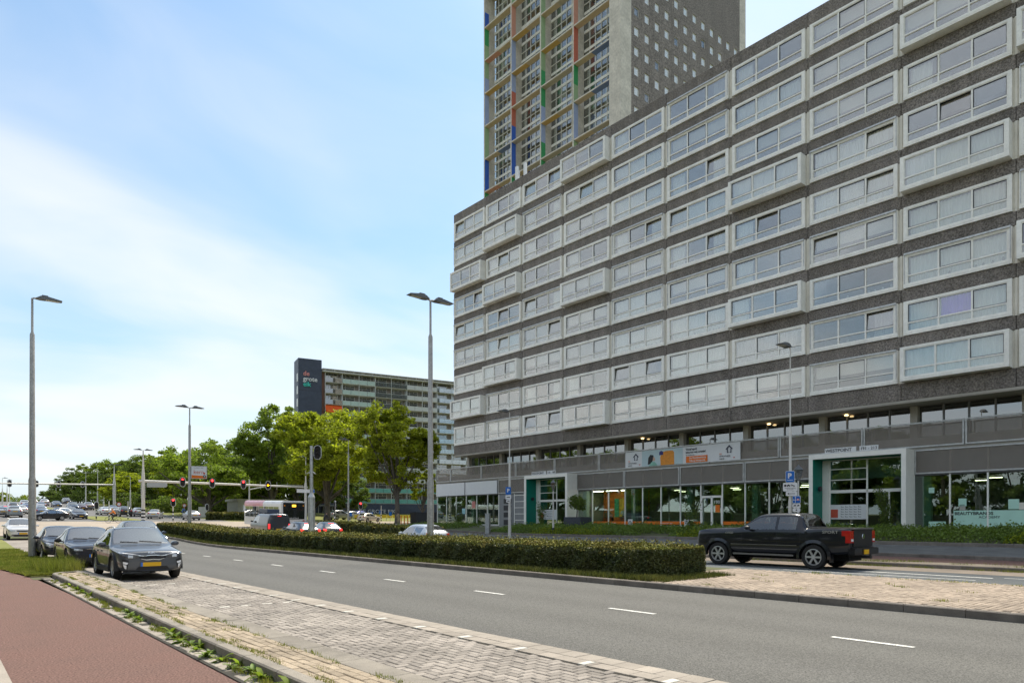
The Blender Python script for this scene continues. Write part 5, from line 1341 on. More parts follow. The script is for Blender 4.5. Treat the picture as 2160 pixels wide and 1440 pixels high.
        for f in (lambda q: q, mir):
            if style == 'golf':
                hl = ob('headlight', decal(bvh,'front', f([(.34,hz+.0),(.58,hz+.035),(.80,hz+.06)]), f([(.36,hz-.09),(.58,hz-.10),(.79,hz-.06)]), .012, 8, 3), lamp_in, root)
                ob('lamp_lens', decal(bvh,'front', f([(.46,hz-.02),(.72,hz+.015)]), f([(.46,hz-.07),(.72,hz-.06)]), .018, 4, 2), lamp_c, hl)
            else:
                hl = ob('headlight', decal(bvh,'front', f([(.42,hz-.01),(.62,hz+.05),(.80,hz+.09)]), f([(.44,hz-.12),(.62,hz-.14),(.79,hz-.05)]), .012, 8, 3), lamp_c, root)
        if style == 'golf':
            ob('light_bar', decal(bvh,'front', [(-.34,hz+.0),(.34,hz+.0)], [(-.34,hz-.018),(.34,hz-.018)], .016, 8, 1), chrome, root)
            ob('grille', decal(bvh,'front', [(-.34,hz-.025),(.34,hz-.025)], [(-.34,hz-.085),(.34,hz-.085)], .008, 8, 1), trim, root)
            ob('lower_grille', decal(bvh,'front', [(-.62,hz-.22),(0,hz-.2),(.62,hz-.22)], [(-.74,.25),(0,.25),(.74,.25)], .012, 8, 3), trim, root)
            ob('bumper_lip', decal(bvh,'front', [(-.74,.24),(.74,.24)], [(-.7,.20),(.7,.20)], .03, 8, 1), chrome, root)
        else:
            ob('grille', decal(bvh,'front', [(-.36,hz-.02),(0,hz-.03),(.36,hz-.02)], [(-.3,hz-.1),(0,hz-.12),(.3,hz-.1)], .01, 8, 2), trim, root)
            ob('lower_grille', decal(bvh,'front', [(-.6,.38),(.6,.38)], [(-.66,.26),(.66,.26)], .012, 8, 2), trim, root)
        plate(root, bvh, 'front', 0, .45 if style != 'golf' else .42)
    # rear
    for f in (lambda q: q, mir):
        ob('tail_light', decal(bvh,'rear', f([(.52,zt-.10),(.66,zt-.08),(.78,zt-.06)]), f([(.54,zt-.26),(.66,zt-.28),(.77,zt-.24)]), .014, 5, 3), lamp_rl if style == 'lit' else lamp_r, root)
    ob('rear_bumper', decal(bvh,'rear', [(-.66,.44),(.66,.44)], [(-.6,.26),(.6,.26)], .012, 6, 2), trim, root)
    plate(root, bvh, 'rear', 0, zt-.3 if style != 'lit' else .52, euro=False)
    if style == 'lit': ob('brake_light', decal(bvh,'rear', [(-.22,H-.10),(.22,H-.10)], [(-.22,H-.135),(.22,H-.135)], .015, 4, 1), lamp_rl, root)
    # wipers
    mb = MB()
    for x0, x1 in ((-.55,.05),(.1,.55)):
        p = [hit(bvh,'top',x0+(x1-x0)*k/4, spec['yc']-.035-.06*k/4) for k in range(5)]
        mb.tube([Vector(q)+Vector((0,.0,.015)) for q in p if q], .009, 4)
    ob('wiper', mb, trim, root)
    return root, bvh
def put(car, px=None, d=None, xy=None, rz=0, label='', group='cars in the far traffic', col=(.5,.5,.5), copy=True, scale=1, cat='car', dz=0):
    x, y = xy if xy else gxy(px, d)
    o = copy_tree(car) if copy else car
    o.location = (x, y, float(TZ(x,y))+dz); o.rotation_euler = (0,0,rz); o.scale = (scale,)*3
    sl = math.atan2(float(TZ(x,y+2)-TZ(x,y-2)), 4)
    if abs(sl) > .004: o.rotation_euler = (sl*math.cos(rz), sl*math.sin(rz)*-1*0, rz)
    T(o, label, cat, group); color(o, col); return o
PI = math.pi
kia, _ = make_car('parked_car', dict(L=4.14,W=.88,H=1.49,zb=.23,belt=.915,hf=.815,hc=.955,yc=.76,yr=.10,yb=-.55,yre=-1.42,yt=-1.86,zt=1.04,rw=.64), 'kia', (1.24,-1.34), .33)
golf, _ = make_car('parked_car', dict(L=4.28,W=.89,H=1.45,zb=.19,belt=.875,hf=.77,hc=.915,yc=.72,yr=.02,yb=-.6,yre=-1.5,yt=-1.96,zt=1.03,rw=.60), 'golf', (1.33,-1.30), .33, alloy_d, 5)
hatch, _ = make_car('car', dict(L=4.0,W=.86,H=1.45,zb=.2,belt=.87,hf=.78,hc=.92,yc=.78,yr=.05,yb=-.55,yre=-1.42,yt=-1.82,zt=1.02,rw=.58), 'hatch', (1.25,-1.25), .31, alloy, 7)
hatch_lit, _ = make_car('car', dict(L=4.05,W=.86,H=1.45,zb=.2,belt=.87,hf=.78,hc=.92,yc=.78,yr=.05,yb=-.55,yre=-1.30,yt=-1.80,zt=1.0,rw=.58), 'lit', (1.25,-1.25), .31, alloy, 7)
suv, _ = make_car('car', dict(L=4.5,W=.92,H=1.68,zb=.25,belt=1.01,hf=.92,hc=1.07,yc=.82,yr=.1,yb=-.6,yre=-1.6,yt=-2.0,zt=1.18,rw=.66), 'suv', (1.36,-1.34), .36, alloy, 5)
sedan, _ = make_car('car', dict(L=4.7,W=.9,H=1.43,zb=.19,belt=.87,hf=.77,hc=.91,yc=.75,yr=.0,yb=-.55,yre=-1.15,yt=-1.75,zt=1.05,rw=.58), 'hatch', (1.4,-1.42), .33, alloy, 7)
put(kia, xy=(4.80,23.35), rz=PI, label='nearest parked grey crossover facing the camera with a yellow plate', group='cars parked along the kerb', col=(.075,.083,.095), copy=False)
put(golf, xy=(4.62,30.6), rz=PI, label='dark hatchback parked behind the grey crossover', group='cars parked along the kerb', col=(.03,.033,.045), copy=False)
c_ = put(hatch, xy=(4.5,36.6), rz=PI, label='rearmost dark parked car half hidden by the thick lamp post', group='cars parked along the kerb', col=(.022,.024,.036)); c_.name = 'parked_car'
put(suv, xy=(8.0,38.2), rz=PI, label='dark blue car driving up behind the parked crossover', group='cars on the near road', col=(.04,.05,.075))
put(hatch, xy=(4.85,59.0), rz=PI, label='white hatchback coming round at the left edge with a yellow plate', group='cars on the near road', col=(.72,.70,.68))
put(hatch, xy=(21.9,34.2), rz=0, label='silver hatchback behind the hedge beside the double lamp post', group='cars on the second road', col=(.5,.53,.57), scale=1.02)
put(hatch_lit, xy=(21.6,50.6), rz=0, label='dark hatchback braking left of the thick grey signal pole', group='cars on the second road', col=(.04,.043,.05), scale=1.03)
put(hatch_lit, xy=(24.5,52.2), rz=-.15, label='small black hatchback right of the thick grey signal pole', group='cars on the second road', col=(.03,.032,.036), scale=.98)
AW = 2.36
far = [
 (hatch,103,88,AW-.6,'dark hatchback turning across the junction with red tail lamps',(.03,.03,.033)),
 (hatch,122,100,AW-.2,'silver hatchback following the dark car across the junction',(.5,.5,.5)),
 (sedan,165,96,PI,'dark saloon with a yellow plate facing us beside the grass island',(.04,.045,.06)),
 (hatch,150,107,PI,'grey hatchback partly behind the dark saloon',(.25,.26,.28)),
 (suv,153,140,PI,'dark blue van like car approaching left of the tall thin columns',(.04,.06,.1)),
 (hatch,172,142,PI,'dark red hatchback in the row left of the grass island',(.10,.05,.055)),
 (sedan,119,160,PI,'dark blue saloon alone on the crest of the road',(.05,.07,.11)),
 (suv,93,168,0,'silver people carrier climbing the far road',(.45,.45,.46)),
 (sedan,86,146,0,'grey saloon with lit tail lamps on the far slope',(.2,.2,.21)),
 (hatch,84,122,0,'pale silver hatchback right of the thick lamp post',(.5,.52,.55)),
 (hatch,85,108,0,'blue grey hatchback just right of the thick lamp post',(.16,.21,.3)),
 (suv,29,97,0,'large grey estate waiting left of the thick lamp post',(.3,.33,.35)),
 (hatch,44,112,0,'white hatchback beside the large grey estate',(.7,.69,.67)),
 (hatch,54,124,0,'blue hatchback in the far queue',(.07,.1,.25)),
 (suv,51,148,0,'silver van at the head of the far queue',(.45,.46,.48)),
 (hatch,58,138,0,'dark blue car behind the silver van',(.05,.06,.1)),
 (hatch,12,108,0,'red hatchback at the left edge of the queue',(.5,.06,.04)),
 (sedan,3,100,0,'grey saloon cut off by the left edge',(.3,.3,.3)),
 (hatch,27,135,0,'black hatchback behind the grey estate',(.03,.03,.03)),
 (sedan,221,117,0,'white saloon leaving beside the low mast right of the island',(.7,.69,.68)),
 (suv,261,111,0,'black crossover driving away by the round speed sign',(.03,.03,.032)),
 (hatch,290,114,0,'silver hatchback behind the gantry mast',(.5,.5,.5)),
 (sedan,328,104,-.35,'silver saloon right of the gantry mast',(.55,.55,.56)),
 (hatch,241,118,0,'grey hatchback behind the signal mast with black and white bands',(.3,.32,.35)),
 (hatch,187,150,PI,'small pale car between the thin columns',(.4,.38,.38)),
 (suv,140,188,PI,'dark car far up the road below the wood',(.08,.08,.09)),
 (hatch,70,172,0,'pale car far up the road behind the lamp post',(.5,.5,.5)),
 (suv,718,118,-1.35,'grey estate parked before the slate wall',(.3,.31,.33)),
 (hatch,745,124,-1.35,'pale silver car parked beside the grey estate',(.5,.49,.47)),
 (hatch,778,108,-1.2,'cream hatchback side on before the slate wall',(.68,.63,.53)),
 (hatch,762,130,-1.2,'purple blue car behind the cream hatchback',(.12,.1,.35))]
for m_, px, d, rz, lab, col in far: put(m_, px, d, rz=rz, label=lab, col=col)
for p in (hatch, hatch_lit, suv, sedan):        # the pattern cars themselves take a place too
    pass
put(sedan, xy=(26.8,150), rz=0, label='dark saloon far along the road by the trees', col=(.06,.06,.07), copy=False)
put(suv, xy=(25.5,168), rz=0, label='grey crossover far along the road by the trees', col=(.2,.2,.21), copy=False)
put(hatch, xy=(29.5,108), rz=0, label='light grey hatchback leaving between the gantry mast and the low signal', col=(.42,.42,.44), copy=False)
put(hatch_lit, xy=(9.0,133), rz=0, label='dark hatchback with lit brake lamps high in the far queue', col=(.1,.1,.12), copy=False)
# ------------------------------------------------------------------ pickup truck
def truck():
    global CURZ
    CURZ = .42
    L, W, H, zb = 5.9, .99, 1.93, .50
    def P(y, w, b, belt, w5, z5, w6, z6, z7): return (y, [(0,b),(.9*w,b),(.985*w,b+.08),(w,b+.5*(belt-b)),(.975*w,belt),(w5,z5),(w6,z6),(0,z7)])
    S = [P(2.97,.86,.60,1.12,.82,1.22,.45,1.25,1.25), P(2.9,.94,.55,1.18,.88,1.31,.5,1.34,1.35), P(2.5,.985,.53,1.22,.89,1.35,.5,1.39,1.40), P(1.9,.99,.5,1.26,.89,1.37,.5,1.41,1.42), P(1.22,W,.5,1.28,.90,1.39,.5,1.43,1.44),
         P(1.08,W,.5,1.30,.91,1.40,.55,1.44,1.45), P(.42,W,.5,1.31,.74,H-.07,.62,H,H+.02), P(-.32,W,.5,1.31,.75,H-.05,.64,H+.02,H+.035), P(-1.16,W,.5,1.31,.74,H-.06,.62,H,H+.02),
         P(-1.40,W,.5,1.31,.80,1.40,.5,1.42,1.42), P(-1.46,W,.5,1.33,.93,1.40,.5,1.405,1.405), P(-2.2,W,.5,1.33,.94,1.40,.5,1.405,1.405), P(-2.84,.985,.56,1.33,.94,1.40,.5,1.405,1.405), P(-2.9,.975,.58,1.30,.93,1.39,.5,1.395,1.395)]
    G = {(5,4):2,(6,4):2,(7,4):3,(5,5):1,(5,6):1,(8,5):4,(8,6):4}
    ax = (2.0,-1.70)
    cr = [(None,4,.7),(None,5,.5),(None,6,.2),(None,1,.6),(0,0,.8),(len(S)-1,0,.95),(9,0,.5),(8,0,.35),(6,0,.3)]
    root = empty('pickup_truck'); body, gl, bvh = build_body(S, G, ax, .51, W, cr, 2, .05)
    link('body', body, root)
    for nm, idx, g in gl: g.materials.append(car_gt if idx != 4 else car_g); link(nm, g, root)
    wm_ = wheel_meshes(.42, .28, 6, alloy, 't'); add_wheels(root, ax, W-.12, .42, wm_)
    arches(root, W, ax, .495, .60, paint, .42, .035)
    seats(root, (-.05,-.95), .95); ob('dashboard', MB().box(-.8,.8,.75,1.0,1.1,1.34), seat_m, root)
    ob('bed_cover', MB().box(-.86,.86,-2.84,-1.5,1.385,1.425), trim, root)
    mirrors(root, W+.05, .72, 1.42, trim)
    seams(root, bvh, W, [1.02,-.36,-1.22,-1.43], .62, 1.3); handles(root, bvh, [-.2,-1.0], 1.2)
    cl = MB()
    for s in ('left','right'):
        decal(bvh, s, [(1.45,.815),(-1.1,.815)], [(1.45,.795),(-1.1,.795)], .012, 10, 1, cl); decal(bvh, s, [(1.45,.66),(-1.1,.66)], [(1.45,.648),(-1.1,.648)], .012, 10, 1, cl)
    ob('side_trim', cl, alloy_d, root)
    for s in (1,-1): ob('running_board', MB().box(min(s*.86,s*1.02),max(s*.86,s*1.02),-1.0,1.35,.42,.48), alloy_d, root)
    ob('chassis', MB().box(-.5,.5,-2.7,2.6,.3,.52).box(-.85,.85,-1.8,-1.6,.36,.48).box(-.85,.85,1.9,2.1,.36,.48), well, root)
    mb = MB()
    for x0, x1, y0, y1 in ((-.98,-.35,-3.08,-2.86),(.35,.98,-3.08,-2.86),(-.35,.35,-3.10,-2.86)): mb.box(x0,x1,y0,y1,.53,.74)
    bp = ob('rear_bumper', mb, paint, root); ob('bumper_step', MB().box(-.85,.85,-3.09,-2.88,.742,.765), trim, bp)
    ob('tow_hitch', MB().box(-.06,.06,-3.22,-2.9,.40,.5).lathe([(.03,.5),(.045,.54),(.02,.58)], 8, (0,-3.18,0)), trim, root)
    ob('number_plate', MB().box(-.30,.06,-3.125,-3.10,.55,.70), plate_y, root)
    tg = ob('tailgate', MB().box(-.74,.74,-2.955,-2.90,.80,1.375), trim, root); ob('spoiler', MB().box(-.78,.78,-3.0,-2.86,1.38,1.43), alloy_d, tg)
    ob('badge', MB().lathe([(.09,0),(.1,.012)], 14, (0,0,0), 1), chrome, tg, (0,-2.975,1.14))
    for s in (1,-1):
        a, b = sorted((s*.755,s*1.0)); tl = ob('tail_light', MB().box(a,b,-2.95,-2.66,1.16,1.335).box(a,b,-2.95,-2.78,.93,1.159), lamp_r, root)
        ob('lamp_lens', MB().box(a+.05,b-.05,-2.965,-2.95,.98,1.06), lamp_w, tl)
        ob('headlight', decal(bvh,'front', [(s*.55,1.13),(s*.84,1.10)], [(s*.55,.86),(s*.86,.86)], .015, 4, 3), lamp_c, root)
    ob('grille', decal(bvh,'front', [(-.52,1.12),(.52,1.12)], [(-.52,.72),(.52,.72)], .02, 6, 3), trim, root)
    ob('front_bumper', MB().box(-.98,.98,2.8,3.02,.5,.72), paint, root)
    text('lettering', 'SPORT', .14, (-W-.005,-2.0,1.24), (R(90),0,R(-90)), alloy, root, .004, sx=1.3)
    text('lettering', 'OPED', .1, (-W-.0,1.68,1.19), (R(90),0,R(-90)), alloy, root, .004, sx=1.3)
    ob('mud_flap', MB().box(-1.0,-.72,-2.28,-2.25,.25,.6).box(.72,1.0,-2.28,-2.25,.25,.6), trim, root)
    ob('steering_wheel', MB().lathe([(.18,0),(.2,.015),(.18,.03)], 14, (-.4,.5,1.28), 1), trim, root)
    return root
tr_ = truck(); put(tr_, xy=(24.15,13.05), rz=.02, label='black double cab pickup truck driving left past the hedge end', group='cars on the second road', col=(.008,.009,.014), copy=False, cat='pickup truck')
# ------------------------------------------------------------------ van and bus
def van():
    global CURZ
    CURZ = .33
    W = .95
    def P(y, w, b, belt, w5, z5, w6, z6, z7): return (y, [(0,b),(.86*w,b),(.98*w,b+.1),(w,b+.5*(belt-b)),(.98*w,belt),(w5,z5),(w6,z6),(0,z7)])
    S = [P(2.5,.75,.32,.8,.7,.95,.4,.98,.99),P(2.4,.87,.24,.9,.78,1.05,.4,1.09,1.1),P(1.9,.94,.22,1.05,.82,1.22,.5,1.26,1.27),P(1.68,W,.22,1.08,.86,1.28,.5,1.3,1.31),P(.95,W,.22,1.1,.78,1.83,.6,1.9,1.92),P(.1,W,.22,1.1,.80,1.86,.62,1.95,1.97),P(-2.2,W,.22,1.1,.80,1.86,.62,1.95,1.97),P(-2.47,.94,.24,1.1,.79,1.8,.6,1.88,1.9),P(-2.5,.9,.3,1.1,.76,1.75,.55,1.82,1.83)]
    root = empty('van'); body, gl, bvh = build_body(S, {(3,4):2,(4,4):2,(3,5):1,(3,6):1}, (1.55,-1.5), .385, W, [(None,4,.3),(0,0,.5),(8,0,.8)], 2)
    link('body', body, root)
    for nm, idx, g in gl: g.materials.append(car_g); link(nm, g, root)
    add_wheels(root, (1.55,-1.5), W-.12, .33, wheel_meshes(.33,.21,6,alloy_d,'v')); seats(root, (.5,), .9); mirrors(root, W, 1.25, 1.25, trim)
    for f in (lambda q: q, mir): ob('tail_light', decal(bvh,'rear', f([(.74,1.12),(.9,1.12)]), f([(.74,.72),(.9,.72)]), .02, 3, 3), lamp_rl, root)
    ob('rear_bumper', decal(bvh,'rear', [(-.86,.56),(.86,.56)], [(-.84,.3),(.84,.3)], .04, 6, 2), cladd, root)
    d = ob('rear_door', decal(bvh,'rear', [(-.7,1.75),(.7,1.75)], [(-.7,.6),(.7,.6)], .012, 6, 4), paint, root); ob('number_plate', decal(bvh,'rear', [(-.26,.74),(.26,.74)], [(-.26,.63),(.26,.63)], .05, 3, 1), plate_y, root)
    ob('brake_light', decal(bvh,'rear', [(-.15,1.76),(.15,1.76)], [(-.15,1.72),(.15,1.72)], .03, 3, 1), lamp_rl, root)
    ob('roof_box', MB().box(-.5,.5,-1.0,1.0,2.0,2.28).box(-.7,.7,-.9,-.84,1.96,2.0).box(-.7,.7,.7,.76,1.96,2.0), mat('roof_box_blue', (.08,.1,.15), .4, var=.1), root)
    return root
put(van(), xy=(21.7,57.0), rz=-.05, label='dark grey van with a roof box braking beside the bus', group='cars on the second road', col=(.05,.053,.06), copy=False, cat='van')
def bus():
    root = empty('bus'); W, H, L = 1.27, 3.05, 11.8
    bw = mat('bus_white', (.7,.7,.7), .3, var=.05, coat=.6); br = mat('bus_pink', (.62,.2,.24), .3, var=.1, coat=.6); brd = mat('bus_red', (.5,.02,.04), .3, var=.05)
    b = .12; prof = [(-W,.35),(-W,H-.3),(-W+.08,H-.1),(-W+.3,H),(W-.3,H),(W-.08,H-.1),(W,H-.3),(W,.35)]
    mb = MB(); mb.prism(prof, 1, -L/2+.15, L/2-.15); p2 = [(x*.96, z if z < 1 else z-.06) for x,z in prof]; mb.prism(p2, 1, -L/2, -L/2+.149); mb.prism(p2, 1, L/2-.149, L/2)
    ob('body', mb, bw, root)
    ob('roof_band', MB().prism([(-W-.01,H-.62),(-W-.01,H-.28),(-W+.07,H-.08),(-W+.3,H+.012),(.4,H+.012),(.4,H+.005),(-W+.3,H+.005),(-W+.1,H-.1),(-W+.02,H-.3),(-W+.02,H-.62)],1,L/2-6.2,L/2-.2), br, root)
    ob('rear_window', MB().box(-W*.9,W*.9,-L/2-.03,-L/2-.002,1.15,H-.2), mat('bus_black', (.015,.016,.018), .1, var=0, coat=1), root)
    ob('route_display', MB().box(-.2,.2,-L/2-.045,-L/2-.032,H-.62,H-.40), mat('display_amber', (.9,.45,.03), .4, var=.2, vs=30, emit=1.2), root)
    for s in (1,-1):
        ob('tail_light', MB().lathe([(.07,0),(.075,.02)], 10, (s*1.0,-L/2-.05,H-.5), 1), lamp_o, root); ob('tail_light', MB().box(min(s*.95,s*1.15),max(s*.95,s*1.15),-L/2-.04,-L/2-.005,.75,1.05), lamp_r, root)
        for k in range(7):
            y = -L/2+.9+1.5*k; x = s*(W+.004); ob('side_window', MB().box(min(x,x-s*.02),max(x,x-s*.02),y,y+1.42,1.25,H-.65), MATS['tinted_glass'], root)
        ob('red_swoosh', MB().prism([(-4.6,.5),(-3.6,.5),(-2.4,1.15),(-3.2,1.15)],0,s*(W+.008)-.004,s*(W+.008)+.004), brd, root)
    text('lettering', 'www.arriva.nl', .2, (-.62,-L/2-.035,1.22), (R(90),0,0), sign_w, root, .004)
    add_wheels(root, (L/2-2.6,-L/2+3.3), W-.14, .48, wheel_meshes(.48,.28,8,alloy_d,'bus'))
    return root
o = put(bus(), xy=(29.0,75.0), rz=-.02, label='white and red city bus seen from behind waiting at the gantry', group=None, copy=False, cat='bus')
# ------------------------------------------------------------------ street furniture
steel = mat('lamp_post_steel', (.40,.385,.355), .5, .35, var=.14, vs=2.5, sp2=(.15,14)); pale = mat('pale_painted_steel', (.62,.60,.55), .5, var=.08, vs=2)
head_m = mat('lamp_head_grey', (.16,.165,.17), .5, .2, var=.08); led_m = mat('led_panel', (.5,.5,.46), .3, var=0)
blk = mat('signal_black', (.012,.012,.013), .45, var=0); red_on = mat('signal_red_lit', (.95,.02,.02), .3, var=0, emit=3); amb_on = mat('signal_amber_lit', (1,.35,.0), .3, var=0, emit=5); lens_off = mat('signal_lens_dark', (.03,.02,.02), .2, var=0)
blue_s = mat('sign_blue', (.01,.13,.48), .4, var=.03); red_s = mat('sign_red', (.62,.03,.03), .4, var=.03); org_j = mat('orange_jacket', (.75,.24,.04), .7, var=.1); yel_m = mat('barrier_yellow', (.75,.52,.03), .5, var=.1)
def lamp_head(root, dx, z, s=1.0):
    """flat led head pointing along +X or -X"""
    mb = MB(); L_ = 1.0*s
    def X(a): return dx*a
    prof = [(.12,z),(.30,z+.12),(.62,z+.13),(L_+.1,z+.05),(L_+.12,z+.02),(.3,z-.02)]
    mb.prism([(X(a),b) for a,b in prof], 1, -.16*s, .16*s); mb.prism([(X(.32),z+.12),(X(.6),z+.13),(X(.58),z+.19),(X(.36),z+.19)], 1, -.09, .09)
    for k in range(5): mb.box(min(X(.34+.05*k),X(.36+.05*k)),max(X(.34+.05*k),X(.36+.05*k)),-.14*s,.14*s,z+.13,z+.165)
    h = ob('lamp_head', mb, head_m, root)
    ob('led_panel', MB().box(min(X(.5),X(L_)),max(X(.5),X(L_)),-.12*s,.12*s,z-.012,z-.0), led_m, h); return h
def lamp_post(px, d, top, heads, label, group='tall lamp posts', r=1.0, m=None, sleeve=True, xy=None, H=None):
    x, y = xy or gxy(px, d); z0 = float(TZ(x,y)); H = H or 1.68+(1097-top)*d/1450-z0
    o = empty('lamp_post', (x,y,z0)); T(o, label, 'lamp post', group)
    mb = MB(); h1, h2 = (.30*H, .86*H) if sleeve else (.25*H, .6*H)
    mb.tube([(0,0,-.3),(0,0,h1),(0,0,h1+.14),(0,0,h2),(0,0,h2+.12),(0,0,H)], [.15*r,.145*r,.115*r,.095*r,.05*r,.045*r], 14)
    p = ob('pole', mb, m or steel, o, smooth=True)
    ob('door_plate', MB().box(-.05,.05,-.155*r,-.13*r,.5,1.0), m or steel, p); ob('stay_ring', MB().lathe([(.16*r,0),(.16*r,.05)], 14, (0,0,h1*.5)), m or steel, p)
    for dx in heads:
        ob('bracket', MB().tube([(0,0,H-.15),(0,0,H-.02),(dx*.06,0,H+.02),(dx*.2,0,H+.03)], .04*max(.6,r), 8), m or steel, o); lamp_head(o, dx, H+.02, 1.0)
    return o
lamp_post(68, 30.6, 629, [1], 'nearest thick grey lamp post with one flat head at the left edge')
lamp_post(908, 29.8, 634, [-1,1], 'double headed lamp post in the hedge before the long grey block')
lamp_post(400, 57, 860, [-1,1], 'double headed lamp post that carries the square advertising sign')
lamp_post(735, 75, 928, [-1], 'single headed lamp post in front of the yellow plane tree', r=.75)
lamp_post(1667, 32.9, 735, [-1], 'pale lamp post with parking signs behind the pickup truck', r=.62, m=pale, sleeve=False)
lamp_post(1075, 51, 870, [-1], 'pale lamp post with a blue parking sign before the green left porch', r=.75, m=pale, sleeve=False)
for px, d, top, hd, lab in [(181,178,997,[-1,1],'far twin armed column left of the wooded slope'),(188,205,1010,[-1],'thin far column close behind the twin armed one'),(206,160,990,[],'bare thin mast in front of the green trees'),(275,150,1005,[-1],'sunlit single column between the two signal masts'),(334,150,1003,[-1],'sunlit column behind the blank direction sign'),(118,225,1022,[],'pale short column before the dark trees'),(5,165,1008,[1],'column at the very left edge above the red car'),(15,185,1012,[1],'second column from the left edge'),(20,215,1024,[],'third far column beside the dark sign panel'),(170,200,1030,[],'low thin post at the foot of the slope'),(219,165,1046,[],'short grey post below the arm of the left signal mast')]:
    lamp_post(px, d, top, hd, lab, 'far lamp columns', r=1.1, m=pale, sleeve=False)
def lantern(px, d, top, label):
    x, y = gxy(px, d); z0 = float(TZ(x,y)); H = 1.68+(1097-top)*d/1450-z0
    o = empty('lantern_post', (x,y,z0)); T(o, label, 'lantern', 'classic lanterns in the planting bed')
    p = ob('pole', MB().tube([(0,0,-.2),(0,0,.8),(0,0,.85),(0,0,H-.85)], [.085,.085,.065,.045], 10), pale, o); ob('foot', MB().tube([(0,0,-.2),(0,0,.5)], .1, 10), mat('lantern_foot', (.05,.06,.055), .6) if 'lantern_foot' not in MATS else MATS['lantern_foot'], p)
    h = H-.85; lt = MB(); lt.lathe([(.06,h),(.12,h+.04),(.12,h+.08)], 4); lt.lathe([(.30,h+.62),(.26,h+.68),(.06,h+.85),(.03,h+.92)], 4)
    for k in range(4): a = math.pi/2*k; lt.tube([(.12*math.cos(a),.12*math.sin(a),h+.08),(.28*math.cos(a),.28*math.sin(a),h+.62)], .014, 4)
    top_ = ob('lantern_frame', lt, head_m, o); ob('lantern_glass', MB().lathe([(.11,h+.09),(.265,h+.61)], 4), glass('lantern_glass', (.6,.62,.6), .15, .4) if 'lantern_glass' not in MATS else MATS['lantern_glass'], o)
lantern(1684, 39.5, 982, 'classic lantern behind the parking signs beside the westpoint portal')
lantern(1167, 54.5, 1012, 'classic lantern in front of the left green porch')
def plate_at(parent, x, y, z, w, h, m, rz, name='sign_plate', thick=.012, rad=.04):
    n = 4; pts = []
    for cx, cz, a0 in ((w/2-rad,h/2-rad,0),(-w/2+rad,h/2-rad,90),(-w/2+rad,-h/2+rad,180),(w/2-rad,-h/2+rad,270)):
        for k in range(n+1): a = R(a0+90*k/n); pts.append((cx+rad*math.cos(a), cz+rad*math.sin(a)))
    return ob(name, MB().prism(pts, 1, -thick, thick), m, parent, (x,y,z), (0,0,rz))
